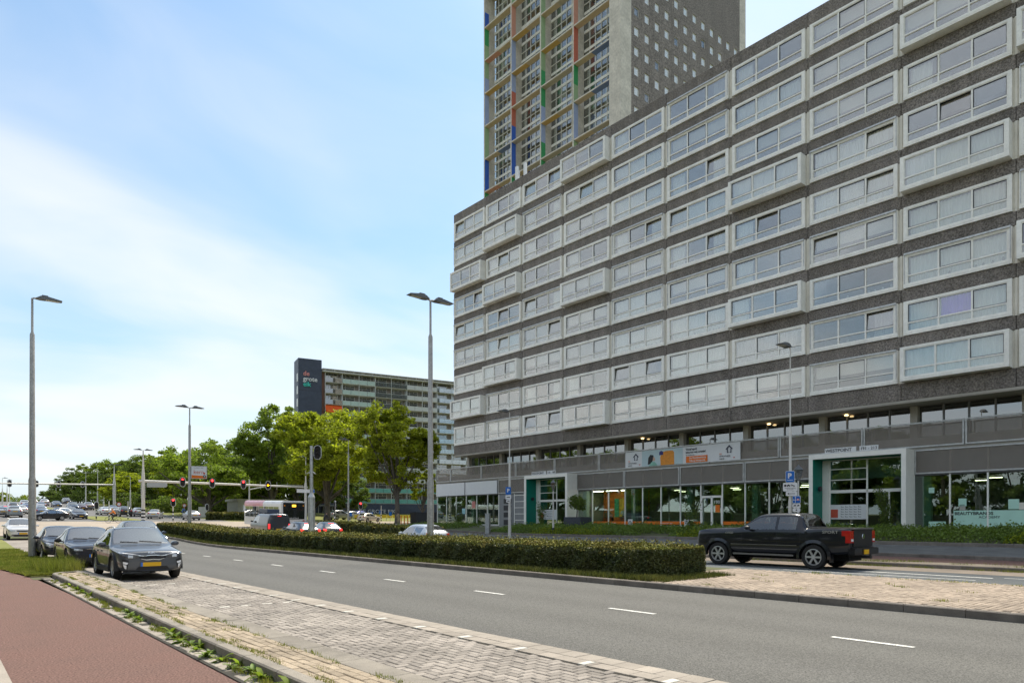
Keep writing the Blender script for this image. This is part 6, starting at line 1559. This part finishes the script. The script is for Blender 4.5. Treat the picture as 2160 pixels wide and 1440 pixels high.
def sign_post_signs():
    # parking signs on the pale lamp post; they face the road (-X) turned a little to the camera
    x, y = gxy(1667, 32.9); z0 = float(TZ(x,y)); rz = R(-66)
    S = empty('parking_sign', (x,y,z0)); T(S, 'blue parking sign with white plates and a no through road sign on the pale post', 'sign')
    nx, ny = math.sin(rz), -math.cos(rz)
    def at(off, u): return (nx*.11*off + math.cos(rz)*u, ny*.11*off + math.sin(rz)*u)
    def Z(py): return 1.68+(1097-py)*32.7/1450-z0
    def pl(u, pyt, pyb, w, m, back=None):
        a, b = at(1, u); zc = (Z(pyt)+Z(pyb))/2; h = Z(pyt)-Z(pyb)
        if back: plate_at(S, *at(.96,u), zc, w, h, back, rz); w -= .035; h -= .035
        return plate_at(S, *at(1.12,u), zc, w, h, m, rz), (*at(1.3,u), zc)
    rot = (R(90),0,rz)
    p, c = pl(0, 992.5, 1016.8, .40, blue_s, sign_w); text('lettering', 'P', .34, (.0-.02,-.02,-.07), (R(90),0,0), sign_w, p, .003, 'CENTER', bold=.012); ob('white_line', MB().box(-.13,.13,-.016,-.013,-.17,-.15), sign_w, p)
    p, c = pl(.0, 1017.4, 1035.4, .63, sign_w)
    mb = MB(); mb.box(-.26,-.17,-.02,-.013,.03,.12).box(-.15,0,-.02,-.013,.05,.09).box(-.11,-.03,-.02,-.013,.09,.12).box(.02,.2,-.02,-.013,.05,.07); mb.add([(.02,-.02,.11),(.05,-.02,.13),(.22,-.02,.05),(.2,-.02,.03)],[(0,1,2,3)])
    for q in (-.22,-.12,-.03,.17): mb.lathe([(.022,-.02),(.022,-.013)], 8, (q,0,.035), 1)
    ob('tow_pictogram', mb, black_m, p)
    text('lettering', 'wegsleepregeling', .07, (0,-.016,-.07), (R(90),0,0), black_m, p, .002, 'CENTER'); text('lettering', 'van kracht', .07, (0,-.016,-.14), (R(90),0,0), black_m, p, .002, 'CENTER')
    p, c = pl(.06, 1036, 1045, .5, sign_w)
    mb = MB(); mb.prism([(-.18,0),(-.10,.05),(-.12,.012),(.16,.012),(.16,-.012),(-.12,-.012),(-.10,-.05)], 1, -.018, -.013); ob('arrow', mb, black_m, p)
    p, c = pl(.28, 1045.2, 1061, .36, blue_s, sign_w)
    mb = MB(); mb.box(-.055,-.035,-.02,-.013,-.14,.12).box(-.14,.03,-.02,-.013,-.025,-.005).prism([(-.045,.15),(-.08,.09),(-.01,.09)],1,-.02,-.013).prism([(-.16,-.015),(-.11,.02),(-.11,-.05)],1,-.02,-.013).prism([(.16,-.015),(.12,.01),(.12,-.04)],1,-.02,-.013); ob('road_pictogram', mb, sign_w, p)
    ob('red_ring', MB().lathe([(.055,-.022),(.055,-.012)], 12, (.065,0,-.0), 1), red_s, p); ob('ring_field', MB().lathe([(.032,-.026),(.032,-.02)], 12, (.065,0,-.0), 1), sign_w, p)
    p, c = pl(.28, 1062, 1070, .36, sign_w); mb = MB()
    for q in (-.07,.08): mb.box(q-.06,q+.05,-.02,-.013,-.02,.02); mb.box(q-.02,q+.04,-.02,-.013,.02,.045)
    ob('vehicle_pictogram', mb, black_m, p)
    p, c = pl(.28, 1071, 1079, .34, sign_w); ob('pictogram', MB().lathe([(.035,-.02),(.035,-.013)], 6, (0,0,0), 1), black_m, p)
    # and on the farther pale post
    x, y = gxy(1073, 50.8); z0 = float(TZ(x,y)); S2 = empty('parking_sign', (x,y,z0)); T(S2, 'small blue parking sign above white plates before the green left porch', 'sign')
    Z2 = lambda py: 1.68+(1097-py)*50.6/1450-z0; rz = R(-52)
    for py, h, w, m in ((1034.5,.56,.4,blue_s),(1048,.3,.42,sign_w),(1056,.2,.3,sign_w)):
        p = plate_at(S2, -.1-.02, -.1, Z2(py), w, h, m, rz)
        if m is blue_s: text('lettering', 'P', .36, (0,-.02,-.1), (R(90),0,0), sign_w, p, .003, 'CENTER', bold=.012)
        else: ob('pictogram', MB().box(-w*.3,w*.3,-.02,-.013,-.03,.03), black_m, p)
sign_post_signs()
def signal(parent, x, y, z, lit=None, h=1.2, facing=0, top=True, arrow=False):
    """oval traffic signal; facing = rotation about Z, 0 looks towards -Y"""
    w = h*.52; n = 10; pts = []
    for k in range(n+1): a = math.pi*k/n; pts.append((w/2*math.cos(a), h/2-w/2+w/2*math.sin(a)))
    for k in range(n+1): a = math.pi+math.pi*k/n; pts.append((w/2*math.cos(a), -h/2+w/2+w/2*math.sin(a)))
    o = ob('signal_head', MB().prism([(p[0]*1.0,p[1]*1.0) for p in pts], 1, -.02, .02), sign_w, parent, (x,y,z), (0,0,facing))
    ob('signal_shield', MB().prism([(p[0]*.87,p[1]*.93) for p in pts], 1, -.05, -.021), blk, o); ob('signal_back', MB().prism([(p[0]*.7,p[1]*.85) for p in pts], 1, .021, .16), blk, o)
    for k, zz in enumerate((h*.27, 0, -h*.27)):
        mt_ = lens_off
        if lit == k: mt_ = red_on if k == 0 else amb_on
        mb = MB()
        if arrow and lit == k: q = w*.2; mb.prism([(-q,zz),(0,zz+q*.9),(0,zz+q*.3),(q,zz+q*.3),(q,zz-q*.3),(0,zz-q*.3),(0,zz-q*.9)],1,-.075,-.051)
        else: mb.lathe([(w*.21,-.07),(w*.21,-.051)], 12, (0,0,zz), 1)
        ob('signal_lens', mb, mt_, o)
        v = MB(); 
        for a in range(7): 
            t0, t1 = math.pi*a/7, math.pi*(a+1)/7; r_ = w*.3
            v.add([(r_*math.cos(t0),-.051,zz+r_*math.sin(t0)),(r_*math.cos(t1),-.051,zz+r_*math.sin(t1)),(r_*math.cos(t1),-.2,zz+r_*math.sin(t1)),(r_*math.cos(t0),-.2,zz+r_*math.sin(t0))],[(0,1,2,3)])
        ob('signal_hood', v, blk, o)
    return o
def bands(parent, r, z0, n, h=.22):
    for k in range(n): ob('black_band' if k % 2 == 0 else 'white_band', MB().tube([(0,0,z0+h*k),(0,0,z0+h*(k+.98))], r, 14), blk if k % 2 == 0 else sign_w, parent)
def gantries():
    # second road gantry: mast, long arm, four hanging signals
    x, y = gxy(302, 88); z0 = float(zgc(y)); G = empty('signal_gantry', (x,y,z0)); T(G, 'white signal gantry with red lights hanging over the second road', 'traffic signal')
    H = 1.68+(1097-949)*88/1450-z0; za = 1.68+(1097-1014)*88/1450-z0
    ob('mast', MB().tube([(0,0,-.3),(0,0,za+.5),(0,0,za+1.6),(0,0,H)], [.22,.2,.12,.06], 14), pale, G, smooth=True); bands(G, .235, .1, 7)
    for dx in (-1,1): lamp_head(G, dx, H)
    x2, y2 = gxy(645, 104); bx, by = x2-x, y2-y; zb = 1.68+(1097-1027)*104/1450-z0
    ob('arm', MB().tube([(-.5,0,za),(bx*.5,by*.5,(za+zb)/2),(bx+.3,by,zb)], [.17,.15,.12], 10), pale, G, smooth=True)
    z2 = float(zgc(y2))-z0; ob('mast', MB().tube([(bx,by,z2-.3),(bx,by,zb+.3),(bx,by,zb+1),(bx,by,1.68+(1097-964)*104/1450-z0)], [.2,.18,.11,.06], 12), pale, G, smooth=True)
    ob('mast', MB().tube([(bx+.9,by+.3,z2-.3),(bx+.9,by+.3,zb+2.6)], [.11,.08], 10), pale, G)
    hd = empty('lamp_arm', (bx,by,0), 0, G); lamp_head(hd, -1, 1.68+(1097-964)*104/1450-z0)
    mb = MB(); rs = random.Random(2)
    for k in range(9): mb.box(-.26,-.2,-.1,.1,za-.3-.22*k,za-.2-.22*k).box(.2,.26,-.1,.1,za-.35-.22*k,za-.25-.22*k)
    ob('cable_clamp', mb, galv, G)['kind'] = 'stuff'
    for px, lit in ((385,0),(447,0),(512,0),(564,1)):
        t = (px-302)/(645-302)*1.0; f = t*88/(88*t+104*(1-t)) if False else None
        # find the point of the arm that shows at px
        best = min((abs(1080+1450*(((x+bx*q)*CT-(y+by*q)*ST)/((x+bx*q)*ST+(y+by*q)*CT))-px), q) for q in np.linspace(0,1,200))[1]
        zz = za+(zb-za)*best; s_ = signal(G, bx*best, by*best-.22, zz+.05, lit, 1.3, R(-22), arrow=(px in (385,564)))
        ob('hanger', MB().box(bx*best-.05,bx*best+.05,by*best-.2,by*best,zz-.05,zz+.05), galv, G)
    pts = [(0,-.3),(0,.3)] + [(2.15+.3*math.sin(a),.3*math.cos(a)) for a in np.linspace(0,math.pi,9)]
    ob('direction_sign', MB().prism(pts, 1, -.03, .03), mat('sign_back_grey', (.38,.4,.4), .5, .2, var=.06), G, (.4,-.1,1.68+(1097-1022)*88/1450-z0), (0,0,R(-30)))
    # signal mast of the oncoming road, with its arm out of the left side of the photo
    x, y = gxy(241, 140); z0 = float(zgc(y)); G2 = empty('signal_gantry', (x,y,z0)); T(G2, 'white signal mast with a long arm reaching out over the far road', 'traffic signal')
    H = 1.68+(1097-980)*140/1450-z0; za = 1.68+(1097-1022)*140/1450-z0
    ob('mast', MB().tube([(0,0,-.3),(0,0,za+.5),(0,0,za+1.4),(0,0,H)], [.26,.24,.14,.07], 12), pale, G2, smooth=True); bands(G2, .28, .1, 5)
    for dx in (-1,1): lamp_head(G2, dx, H, 1.2)
    x2, y2 = gxy(-60, 112); bx, by = x2-x, y2-y; zb = 1.68+(1097-1018)*112/1450-z0
    ob('arm', MB().tube([(0,0,za),(bx*.5,by*.5,(za+zb)/2),(bx,by,zb)], [.17,.15,.11], 10), pale, G2, smooth=True)
    mb = MB()
    for k in range(9): mb.box(-.32,-.24,-.1,.1,za-.3-.3*k,za-.15-.3*k).box(.24,.32,-.1,.1,za-.35-.3*k,za-.2-.3*k)
    ob('cable_clamp', mb, galv, G2)['kind'] = 'stuff'
    for px in (20,77,124,175):
        best = min((abs(1080+1450*(((x+bx*q)*CT-(y+by*q)*ST)/((x+bx*q)*ST+(y+by*q)*CT))-px), q) for q in np.linspace(0,1,200))[1]
        signal(G2, bx*best, by*best+.2, za+(zb-za)*best, None, 1.25, PI)
    ob('mast', MB().tube([(bx,by,float(zgc(y2))-z0-.3),(bx,by,zb+.3)], [.24,.15], 10), pale, G2)
    # bus lane arm with a bent tube
    x, y = gxy(526, 108); z0 = float(zgc(y)); G3 = empty('detector_mast', (x,y,z0)); T(G3, 'slim mast with a bent tube arm behind the van', 'mast')
    z1 = 1.68+(1097-1032)*108/1450-z0; x2, y2 = gxy(640, 112); bx, by = x2-x, y2-y
    ob('mast', MB().tube([(0,0,-.3),(0,0,z1+1.6)], [.14,.09], 10), pale, G3); bands(G3, .15, .1, 5)
    ob('arm', MB().tube([(0,0,z1),(bx*.3,by*.3,z1+.55),(bx*.6,by*.6,z1+.8),(bx,by,z1+.85)], .09, 8), pale, G3, smooth=True)
    mb = MB()
    for q in (.2,.36,.5,.7,.86): mb.tube([(bx*q,by*q,z1+.1),(bx*q,by*q,z1+1.3)], .04, 5)
    ob('detector', mb, pale, G3)
    # thick grey pole with a signal seen from behind
    x, y = gxy(657, 41); z0 = float(TZ(16,y)); P = empty('signal_post', (x,y,z0)); T(P, 'thick galvanised post rising out of the hedge with a dark signal near its top', 'traffic signal')
    Z = lambda py: 1.68+(1097-py)*41/1450-z0
    ob('sleeve', MB().tube([(0,0,-.3),(0,0,Z(1048)),(0,0,Z(1038))], [.23,.22,.09], 8), galv, P); ob('pole', MB().tube([(0,0,Z(1045)),(0,0,Z(940))], [.10,.085], 10), galv, P, smooth=True)
    signal(P, .36, -.05, Z(953), None, .86, R(-30)); mb = MB(); mb.box(0,.36,-.02,.06,Z(945)-.03,Z(945)+.03).box(0,.36,-.02,.06,Z(960)-.03,Z(960)+.03); ob('bracket', mb, galv, P)
    mb = MB()
    for a in range(5): c = 2*PI*a/5; mb.tube([(0,0,Z(992)),(.28*math.cos(c),.28*math.sin(c),Z(999))], .02, 4)
    ob('spike_collar', mb, galv, P)
    # direction blade sign
    x, y = gxy(643, 97); z0 = float(zgc(y)); B = empty('direction_sign', (x,y,z0)); T(B, 'white blade direction sign with a blue round tip on a post behind the bus', 'sign')
    ob('pole', MB().tube([(0,0,0),(0,0,5.6)], .06, 8), pale, B); z = 1.68+(1097-1035)*97/1450-z0
    ob('blade', MB().box(-1.2,1.4,-.08,-.05,z-.25,z+.25), sign_w, B); ob('blade_tip', MB().lathe([(.22,-.1),(.22,-.085)], 14, (1.2,0,z), 1), blue_s, B)
    def low_signal(px, d, top, lab, lit, facing=R(-25), h=1.15):
        x, y = gxy(px, d); z0 = float(zgc(y)); o = empty('signal_post', (x,y,z0)); T(o, lab, 'traffic signal', 'low signal posts'); zt = 1.68+(1097-top)*d/1450-z0
        ob('pole', MB().tube([(0,0,-.2),(0,0,zt)], .07, 8), blk if lit is None else pale, o); bands(o, .085, .2, 5, .24); signal(o, 0, -.12, zt-h/2, lit, h, facing)
    for px, d, top, lab, lit, fc in [(365,92,1050,'low signal with a red arrow right of the gantry mast',0,R(-25)),(203,95,1057,'low dark signal on a banded post by the grass island',None,PI),(436,112,1062,'dark signal on a banded post beside the electrical cabinet',None,PI),(760,104,1058,'low red signal before the slate wall',0,R(-20)),(706,90,1055,'dark signal seen sideways right of the grey signal pole',None,R(70))]:
        low_signal(px, d, top, lab, lit, fc)
    for px, d, lab in [(230,92,'banded post beside the orange cyclist'),(270,96,'banded post in front of the black crossover'),(804,112,'red topped banded post before the slate wall')]:
        x, y = gxy(px, d); o = empty('bollard', (x,y,float(zgc(y)))); T(o, lab, 'post', 'banded marker posts'); ob('pole', MB().tube([(0,0,-.1),(0,0,2.6)], .06, 8), pale, o); bands(o, .075, .1, 6, .2)
    for px, d, top, lab in [(251,112,1059,'round red ringed speed sign behind the black crossover'),(389,118,1062,'round red ringed sign in front of the broad tree')]:
        x, y = gxy(px, d); z0 = float(zgc(y)); zt = 1.68+(1097-top)*d/1450-z0; o = empty('speed_sign', (x,y,z0)); T(o, lab, 'sign', 'round traffic signs'); ob('pole', MB().tube([(0,0,0),(0,0,zt)], .035, 6), galv, o)
        f = ob('sign_rim', MB().lathe([(.33,-.06),(.33,-.045)], 18, (0,0,0), 1), red_s, o, (0,0,zt-.3), (0,0,R(-25))); ob('sign_field', MB().lathe([(.24,-.072),(.24,-.062)], 16, (0,0,0), 1), sign_w, f)
    for px, d, top, lab in [(739,108,1080,'small blue sign left of the low red signal'),(783,110,1080,'small blue sign above the cream hatchback'),(802,116,1076,'blue sign on the banded post'),(823,112,1079,'blue sign on a slim post left of the tree trunk')]:
        x, y = gxy(px, d); z0 = float(zgc(y)); zt = 1.68+(1097-top)*d/1450-z0; o = empty('street_sign', (x,y,z0)); T(o, lab, 'sign', 'small blue signs before the slate wall'); ob('pole', MB().tube([(0,0,0),(0,0,zt)], .035, 6), galv, o); plate_at(o, 0, -.06, zt-.3, .45, .6, blue_s, R(-25))
gantries()
def kern_sign():
    x, y = gxy(400, 57); z0 = float(TZ(16,y)); Z = lambda py: 1.68+(1097-py)*57/1450
    o = empty('advertising_sign', (x,y,z0)); T(o, 'square white and orange advertising sign reading kern on the double headed lamp post', 'sign')
    rz = R(-24); c = (math.cos(rz)*.72, math.sin(rz)*.72); zc = (Z(983)+Z(1008))/2-z0; h = Z(983)-Z(1008)
    f = ob('sign_box', MB().box(-.56,.56,-.06,.06,-h/2,h/2), sign_w, o, (c[0],c[1],zc), (0,0,rz))
    ob('frame', MB().box(-.6,-.561,-.07,.07,-h/2,h/2).box(.561,.6,-.07,.07,-h/2,h/2).box(-.6,.6,-.07,.07,h/2,h/2+.03).box(-.6,.6,-.07,.07,-h/2-.03,-h/2), galv, f)
    ob('orange_field', MB().prism([(-.56,-h/2),(.56,-h/2),(.56,-h/2+.2),(-.56,-h/2+.26)],1,-.066,-.061), orange_m, f)
    text('lettering', 'kern', .46, (-.42,-.064,-.12), (R(90),0,0), MATS['notice_red'], f, .003, sx=.95)
    text('lettering', 'wij begrijpen elkaar', .085, (-.4,-.064,.36), (R(90),0,0), black_m, f, .002, sx=1.1)
    ob('dot', MB().lathe([(.08,-.07),(.08,-.062)], 12, (.4,0,-.08), 1), MATS['notice_red'], f); ob('arrow_disc', MB().lathe([(.12,-.074),(.12,-.067)], 14, (.42,0,-h/2+.16), 1), black_m, f)
    ob('arrow', MB().prism([(.50,-h/2+.16),(.42,-h/2+.22),(.42,-h/2+.18),(.35,-h/2+.18),(.35,-h/2+.14),(.42,-h/2+.14),(.42,-h/2+.10)],1,-.08,-.075), sign_w, f)
    ob('bracket', MB().tube([(0,0,zc+.3),(c[0]*.3,c[1]*.3,zc+.3)], .03, 6).tube([(0,0,zc-.3),(c[0]*.3,c[1]*.3,zc-.3)], .03, 6), galv, o)
kern_sign()
def box_thing(name, px, d, w, dp, h, m, label, cat, z=0, rz=0):
    x, y = gxy(px, d); o = empty(name, (x,y,float(TZ(x,y))+z), rz); T(o, label, cat)
    ob('case', MB().box(-w/2,w/2,-dp/2,dp/2,0,h), m, o); ob('lid', MB().box(-w/2-.03,w/2+.03,-dp/2-.03,dp/2+.03,h,h+.05), m, o)
    ob('door', MB().box(-w*.44,w*.44,-dp/2-.02,-dp/2-.002,h*.06,h*.94), m, o); return o
box_thing('electrical_cabinet', 427, 116, 1.2, .5, 1.7, pale, 'pale electrical cabinet under the trees right of the round sign', 'cabinet', 0, R(-20))
box_thing('litter_bin', 458, 112, .55, .5, .95, org_j, 'orange litter bin near the far low hedge', 'bin')
box_thing('parking_meter', 1029, 60, .38, .34, 1.75, galv, 'grey parking meter before the glass corner shop', 'parking meter', 0, R(-60))
box_thing('container', 897, 104, 4.2, 1.8, 1.7, mat('container_black', (.02,.022,.025), .6), 'dark low container beside the tall forked tree', 'container')
def barriers():
    for i, px in enumerate((846,853,860)):
        x, y = gxy(px, 100); o = empty('barrier_post', (x,y,float(zgc(y)))); T(o, ('left','middle','right')[i] + ' one of three short orange and yellow posts near the walking person', 'post', 'orange posts near the walking person')
        ob('pole', MB().tube([(0,0,0),(0,0,1.2)], .09, 8), org_j, o); ob('cap', MB().lathe([(.1,1.2),(.1,1.3),(.04,1.36)], 8), yel_m, o)
    x, y = gxy(815, 118); o = empty('barrier', (x,y,float(zgc(y))), R(-25)); T(o, 'long yellow barrier fence in front of the slate wall', 'barrier'); 
    for k in range(12): ob('barrier_board', MB().box(-5.4+.92*k,-4.55+.92*k,-.04,.04,.45,1.0), yel_m, o); 
    for k in range(7): ob('post', MB().box(-5.45+1.8*k,-5.37+1.8*k,-.03,.03,0,1.1), galv, o)
barriers()
# ------------------------------------------------------------------ people and bicycles
skin_m = mat('skin', (.55,.33,.24), .6, var=.05); hair_m = mat('hair_dark', (.03,.02,.015), .7, var=.1); hair_l = mat('hair_fair', (.35,.24,.12), .7, var=.1)
def person_mesh(J, E, rad, cloth):
    """one continuous skinned body from joints J (name -> xyz), edges E, radii; cloth(center, name) picks a material index"""
    names = list(J); me = bpy.data.meshes.new('p'); me.from_pydata([J[n] for n in names], [(names.index(a), names.index(b)) for a,b in E], [])
    o = bpy.data.objects.new('p', me); COL.objects.link(o); o.modifiers.new('k','SKIN'); me.skin_vertices[0].data[names.index('pelvis')].use_root = True
    for i, n in enumerate(names): r = rad[n]; me.skin_vertices[0].data[i].radius = r if isinstance(r, tuple) else (r,r)
    s = o.modifiers.new('s','SUBSURF'); s.levels = s.render_levels = 2
    dg = bpy.context.evaluated_depsgraph_get(); res = bpy.data.meshes.new_from_object(o.evaluated_get(dg)); bpy.data.objects.remove(o)
    P = np.array([J[n] for n in names]); idx = []
    for f in res.polygons:
        c = np.array(f.center); k = int(np.argmin(((P-c)**2).sum(1))); idx.append(cloth(names[k], c))
    res.materials.clear(); res.polygons.foreach_set('use_smooth', [True]*len(idx)); return res, idx
RAD = dict(pelvis=(.15,.12), waist=(.135,.10), chest=(.17,.115), neckb=.075, neck=.055, head=(.085,.098), crown=(.07,.08), shL=.075, elL=.048, wrL=.034, haL=(.035,.018), shR=.075, elR=.048, wrR=.034, haR=(.035,.018), hipL=.1, knL=.066, anL=.042, toL=(.042,.03), hipR=.1, knR=.066, anR=.042, toR=(.042,.03))
EDG = [('pelvis','waist'),('waist','chest'),('chest','neckb'),('neckb','neck'),('neck','head'),('head','crown')] + [e for s in 'LR' for e in (('chest','sh'+s),('sh'+s,'el'+s),('el'+s,'wr'+s),('wr'+s,'ha'+s),('pelvis','hip'+s),('hip'+s,'kn'+s),('kn'+s,'an'+s),('an'+s,'to'+s))]
def pose(kind):
    if kind == 'walk':
        return dict(pelvis=(0,0,.95),waist=(0,.01,1.1),chest=(0,.02,1.33),neckb=(0,.02,1.47),neck=(0,.03,1.53),head=(0,.05,1.63),crown=(0,.05,1.71),shL=(-.19,.02,1.42),elL=(-.24,-.1,1.16),wrL=(-.24,-.02,.94),haL=(-.24,.03,.86),shR=(.19,.02,1.42),elR=(.24,.10,1.16),wrR=(.22,.26,1.0),haR=(.21,.32,.95),hipL=(-.09,0,.9),knL=(-.1,.17,.52),anL=(-.1,.27,.1),toL=(-.11,.43,.05),hipR=(.09,0,.9),knR=(.1,-.02,.5),anR=(.1,-.3,.14),toR=(.11,-.18,.05))
    if kind == 'cycle':
        return dict(pelvis=(0,-.25,1.0),waist=(0,-.18,1.13),chest=(0,-.02,1.36),neckb=(0,.06,1.49),neck=(0,.09,1.54),head=(0,.13,1.64),crown=(0,.13,1.72),shL=(-.19,.0,1.44),elL=(-.26,.18,1.24),wrL=(-.26,.40,1.12),haL=(-.25,.47,1.1),shR=(.19,.0,1.44),elR=(.26,.18,1.24),wrR=(.26,.40,1.12),haR=(.25,.47,1.1),hipL=(-.1,-.22,.96),knL=(-.12,.18,.82),anL=(-.11,.05,.42),toL=(-.11,.2,.37),hipR=(.1,-.22,.96),knR=(.12,.1,.62),anR=(.11,-.05,.22),toR=(.11,.1,.17))
    return dict(pelvis=(0,0,.52),waist=(0,.01,.68),chest=(0,.04,.92),neckb=(0,.06,1.05),neck=(0,.08,1.1),head=(0,.1,1.2),crown=(0,.1,1.28),shL=(-.19,.05,1.0),elL=(-.25,.16,.78),wrL=(-.15,.38,.76),haL=(-.1,.45,.76),shR=(.19,.05,1.0),elR=(.25,.16,.78),wrR=(.15,.38,.76),haR=(.1,.45,.76),hipL=(-.1,.03,.5),knL=(-.12,.45,.5),anL=(-.12,.45,.1),toL=(-.12,.58,.05),hipR=(.1,.03,.5),knR=(.12,.45,.5),anR=(.12,.45,.1),toR=(.12,.58,.05))
def cloth(n, c):
    if n in ('neck','head','crown') or n[:2] in ('ha',): return 2
    if n[:2] in ('to',): return 3
    if n[:2] in ('hi','kn','an') or n == 'pelvis': return 1
    return 0
POSES = {k: person_mesh(pose(k), EDG, RAD, cloth) for k in ('walk','cycle','sit')}
def person(kind, xy, rz, label, top, legs, hair, z=None, group=None, parent=None):
    res, idx = POSES[kind]; me = res.copy()
    for m in (top, legs, skin_m, blk): me.materials.append(m)
    me.polygons.foreach_set('material_index', idx); me.name = 'body'
    o = empty('person', (xy[0],xy[1],float(TZ(*xy)) if z is None else z), rz); T(o, label, 'person', group); link('body', me, o)
    h = pose(kind)['crown']; hb = MB(); hb.lathe([(.098,-.09),(.104,-.02),(.085,.05),(.04,.085)], 10, (h[0],h[1]-.02,h[2])); ob('hair', hb, hair, o, smooth=True)
    hd = pose(kind)['head']; ob('nose', MB().box(-.012,.012,.085,.115,-.03,.01), skin_m, o, (hd[0],hd[1]+.005,hd[2]))
    e = MB(); e.lathe([(.011,.09),(.011,.1)], 6, (-.033,0,.02), 1); e.lathe([(.011,.09),(.011,.1)], 6, (.033,0,.02), 1); ob('eyes', e, blk, o, hd)
    return o
cl = {n: mat('cloth_'+n, c, .8, var=.12, vs=8) for n,c in dict(khaki=(.3,.24,.14),dark=(.03,.032,.04),blue=(.06,.12,.3),jeans=(.06,.09,.16),green=(.06,.09,.06),lightblue=(.25,.4,.55)).items()}
def bicycle(xy, rz, label, z=None):
    o = empty('bicycle', (xy[0],xy[1],float(TZ(*xy)) if z is None else z), rz); T(o, label, 'bicycle')
    for y in (.55,-.52):
        w = MB(); n = 20; ring = []
        pts = [(0,y+.34*math.cos(2*PI*k/n),.35+.34*math.sin(2*PI*k/n)) for k in range(n+1)]; w.tube(pts, .02, 5, cap=False); wl = ob('wheel', w, tyre_m, o)
        s = MB(); 
        for k in range(10): a = 2*PI*k/10; s.tube([(0,y,.35),(0,y+.33*math.cos(a),.35+.33*math.sin(a))], .004, 3)
        ob('spokes', s, chrome, wl)
    f = MB(); f.tube([(0,-.52,.35),(0,-.08,.3),(0,.38,.85),(0,-.2,.82),(0,-.08,.3)], .018, 6); f.tube([(0,-.52,.35),(0,-.2,.82),(0,-.24,.95)], .016, 6); f.tube([(0,.55,.35),(0,.36,.95),(0,.34,1.08)], .018, 6); ob('frame', f, blk, o)
    ob('handlebar', MB().tube([(-.28,.42,1.1),(-.1,.36,1.1),(.1,.36,1.1),(.28,.42,1.1)], .014, 6), chrome, o); ob('saddle', MB().prism([(-.08,-.38),(.08,-.38),(.03,-.12),(-.03,-.12)], 2, .95, 1.0), blk, o)
    ob('pedals', MB().tube([(-.14,-.02,.42),(-.06,-.02,.42),(.06,-.14,.18),(.14,-.14,.18)], .012, 5), blk, o)
    return o
xy = gxy(239, 84); bicycle(xy, R(75), 'bicycle ridden by the person in the orange jacket'); person('cycle', xy, R(75), 'cyclist in an orange jacket crossing behind the dark blue car', org_j, cl['dark'], hair_l)
xy = gxy(387, 108); bicycle(xy, R(-80), 'bicycle ridden by the person in blue under the trees'); person('cycle', xy, R(-80), 'cyclist in blue riding under the broad tree', cl['blue'], cl['jeans'], hair_m)
xy = gxy(687, 84); bicycle(xy, R(-100), 'bicycle under the rider above the small black hatchback'); person('cycle', xy, R(-100), 'cyclist in a dark coat showing above the small black hatchback', cl['dark'], cl['dark'], hair_m)
person('walk', gxy(840, 97), R(120), 'person in a khaki coat walking below the tall forked tree', cl['khaki'], cl['khaki'], hair_m)
bicycle(gxy(672, 44), R(-70), 'bicycle with a pale wheel leaning at the thick galvanised post')
for k, (x, y, rz, lab, top, hr) in enumerate([(3.0,41.3,R(-160),'seated person in green with dark hair at the orange room table',cl['green'],hair_m),(4.4,40.6,R(120),'seated person in light blue at the orange room table',cl['lightblue'],hair_l),(4.4,39.6,R(70),'seated fair haired person right of the orange room table',cl['green'],hair_l)]):
    p = bframe(43.8+x, y); person('sit', (p[0],p[1]), rz, lab, top, cl['dark'], hr, 1.50, 'people at the orange table')
    q = empty('chair', (p[0],p[1],1.16), rz); T(q, ['dark chair under the dark haired person','dark chair under the person in light blue','dark chair under the fair haired person'][k], 'chair', 'chairs at the orange table')
    ob('seat', MB().box(-.22,.22,-.22,.22,.72,.78), blk, q); ob('backrest', MB().box(-.22,.22,-.26,-.22,.78,1.2), blk, q)
    for sx in (-.2,.2):
        for sy in (-.2,.2): ob('leg', MB().box(sx-.02,sx+.02,sy-.02,sy+.02,0,.72), blk, q)
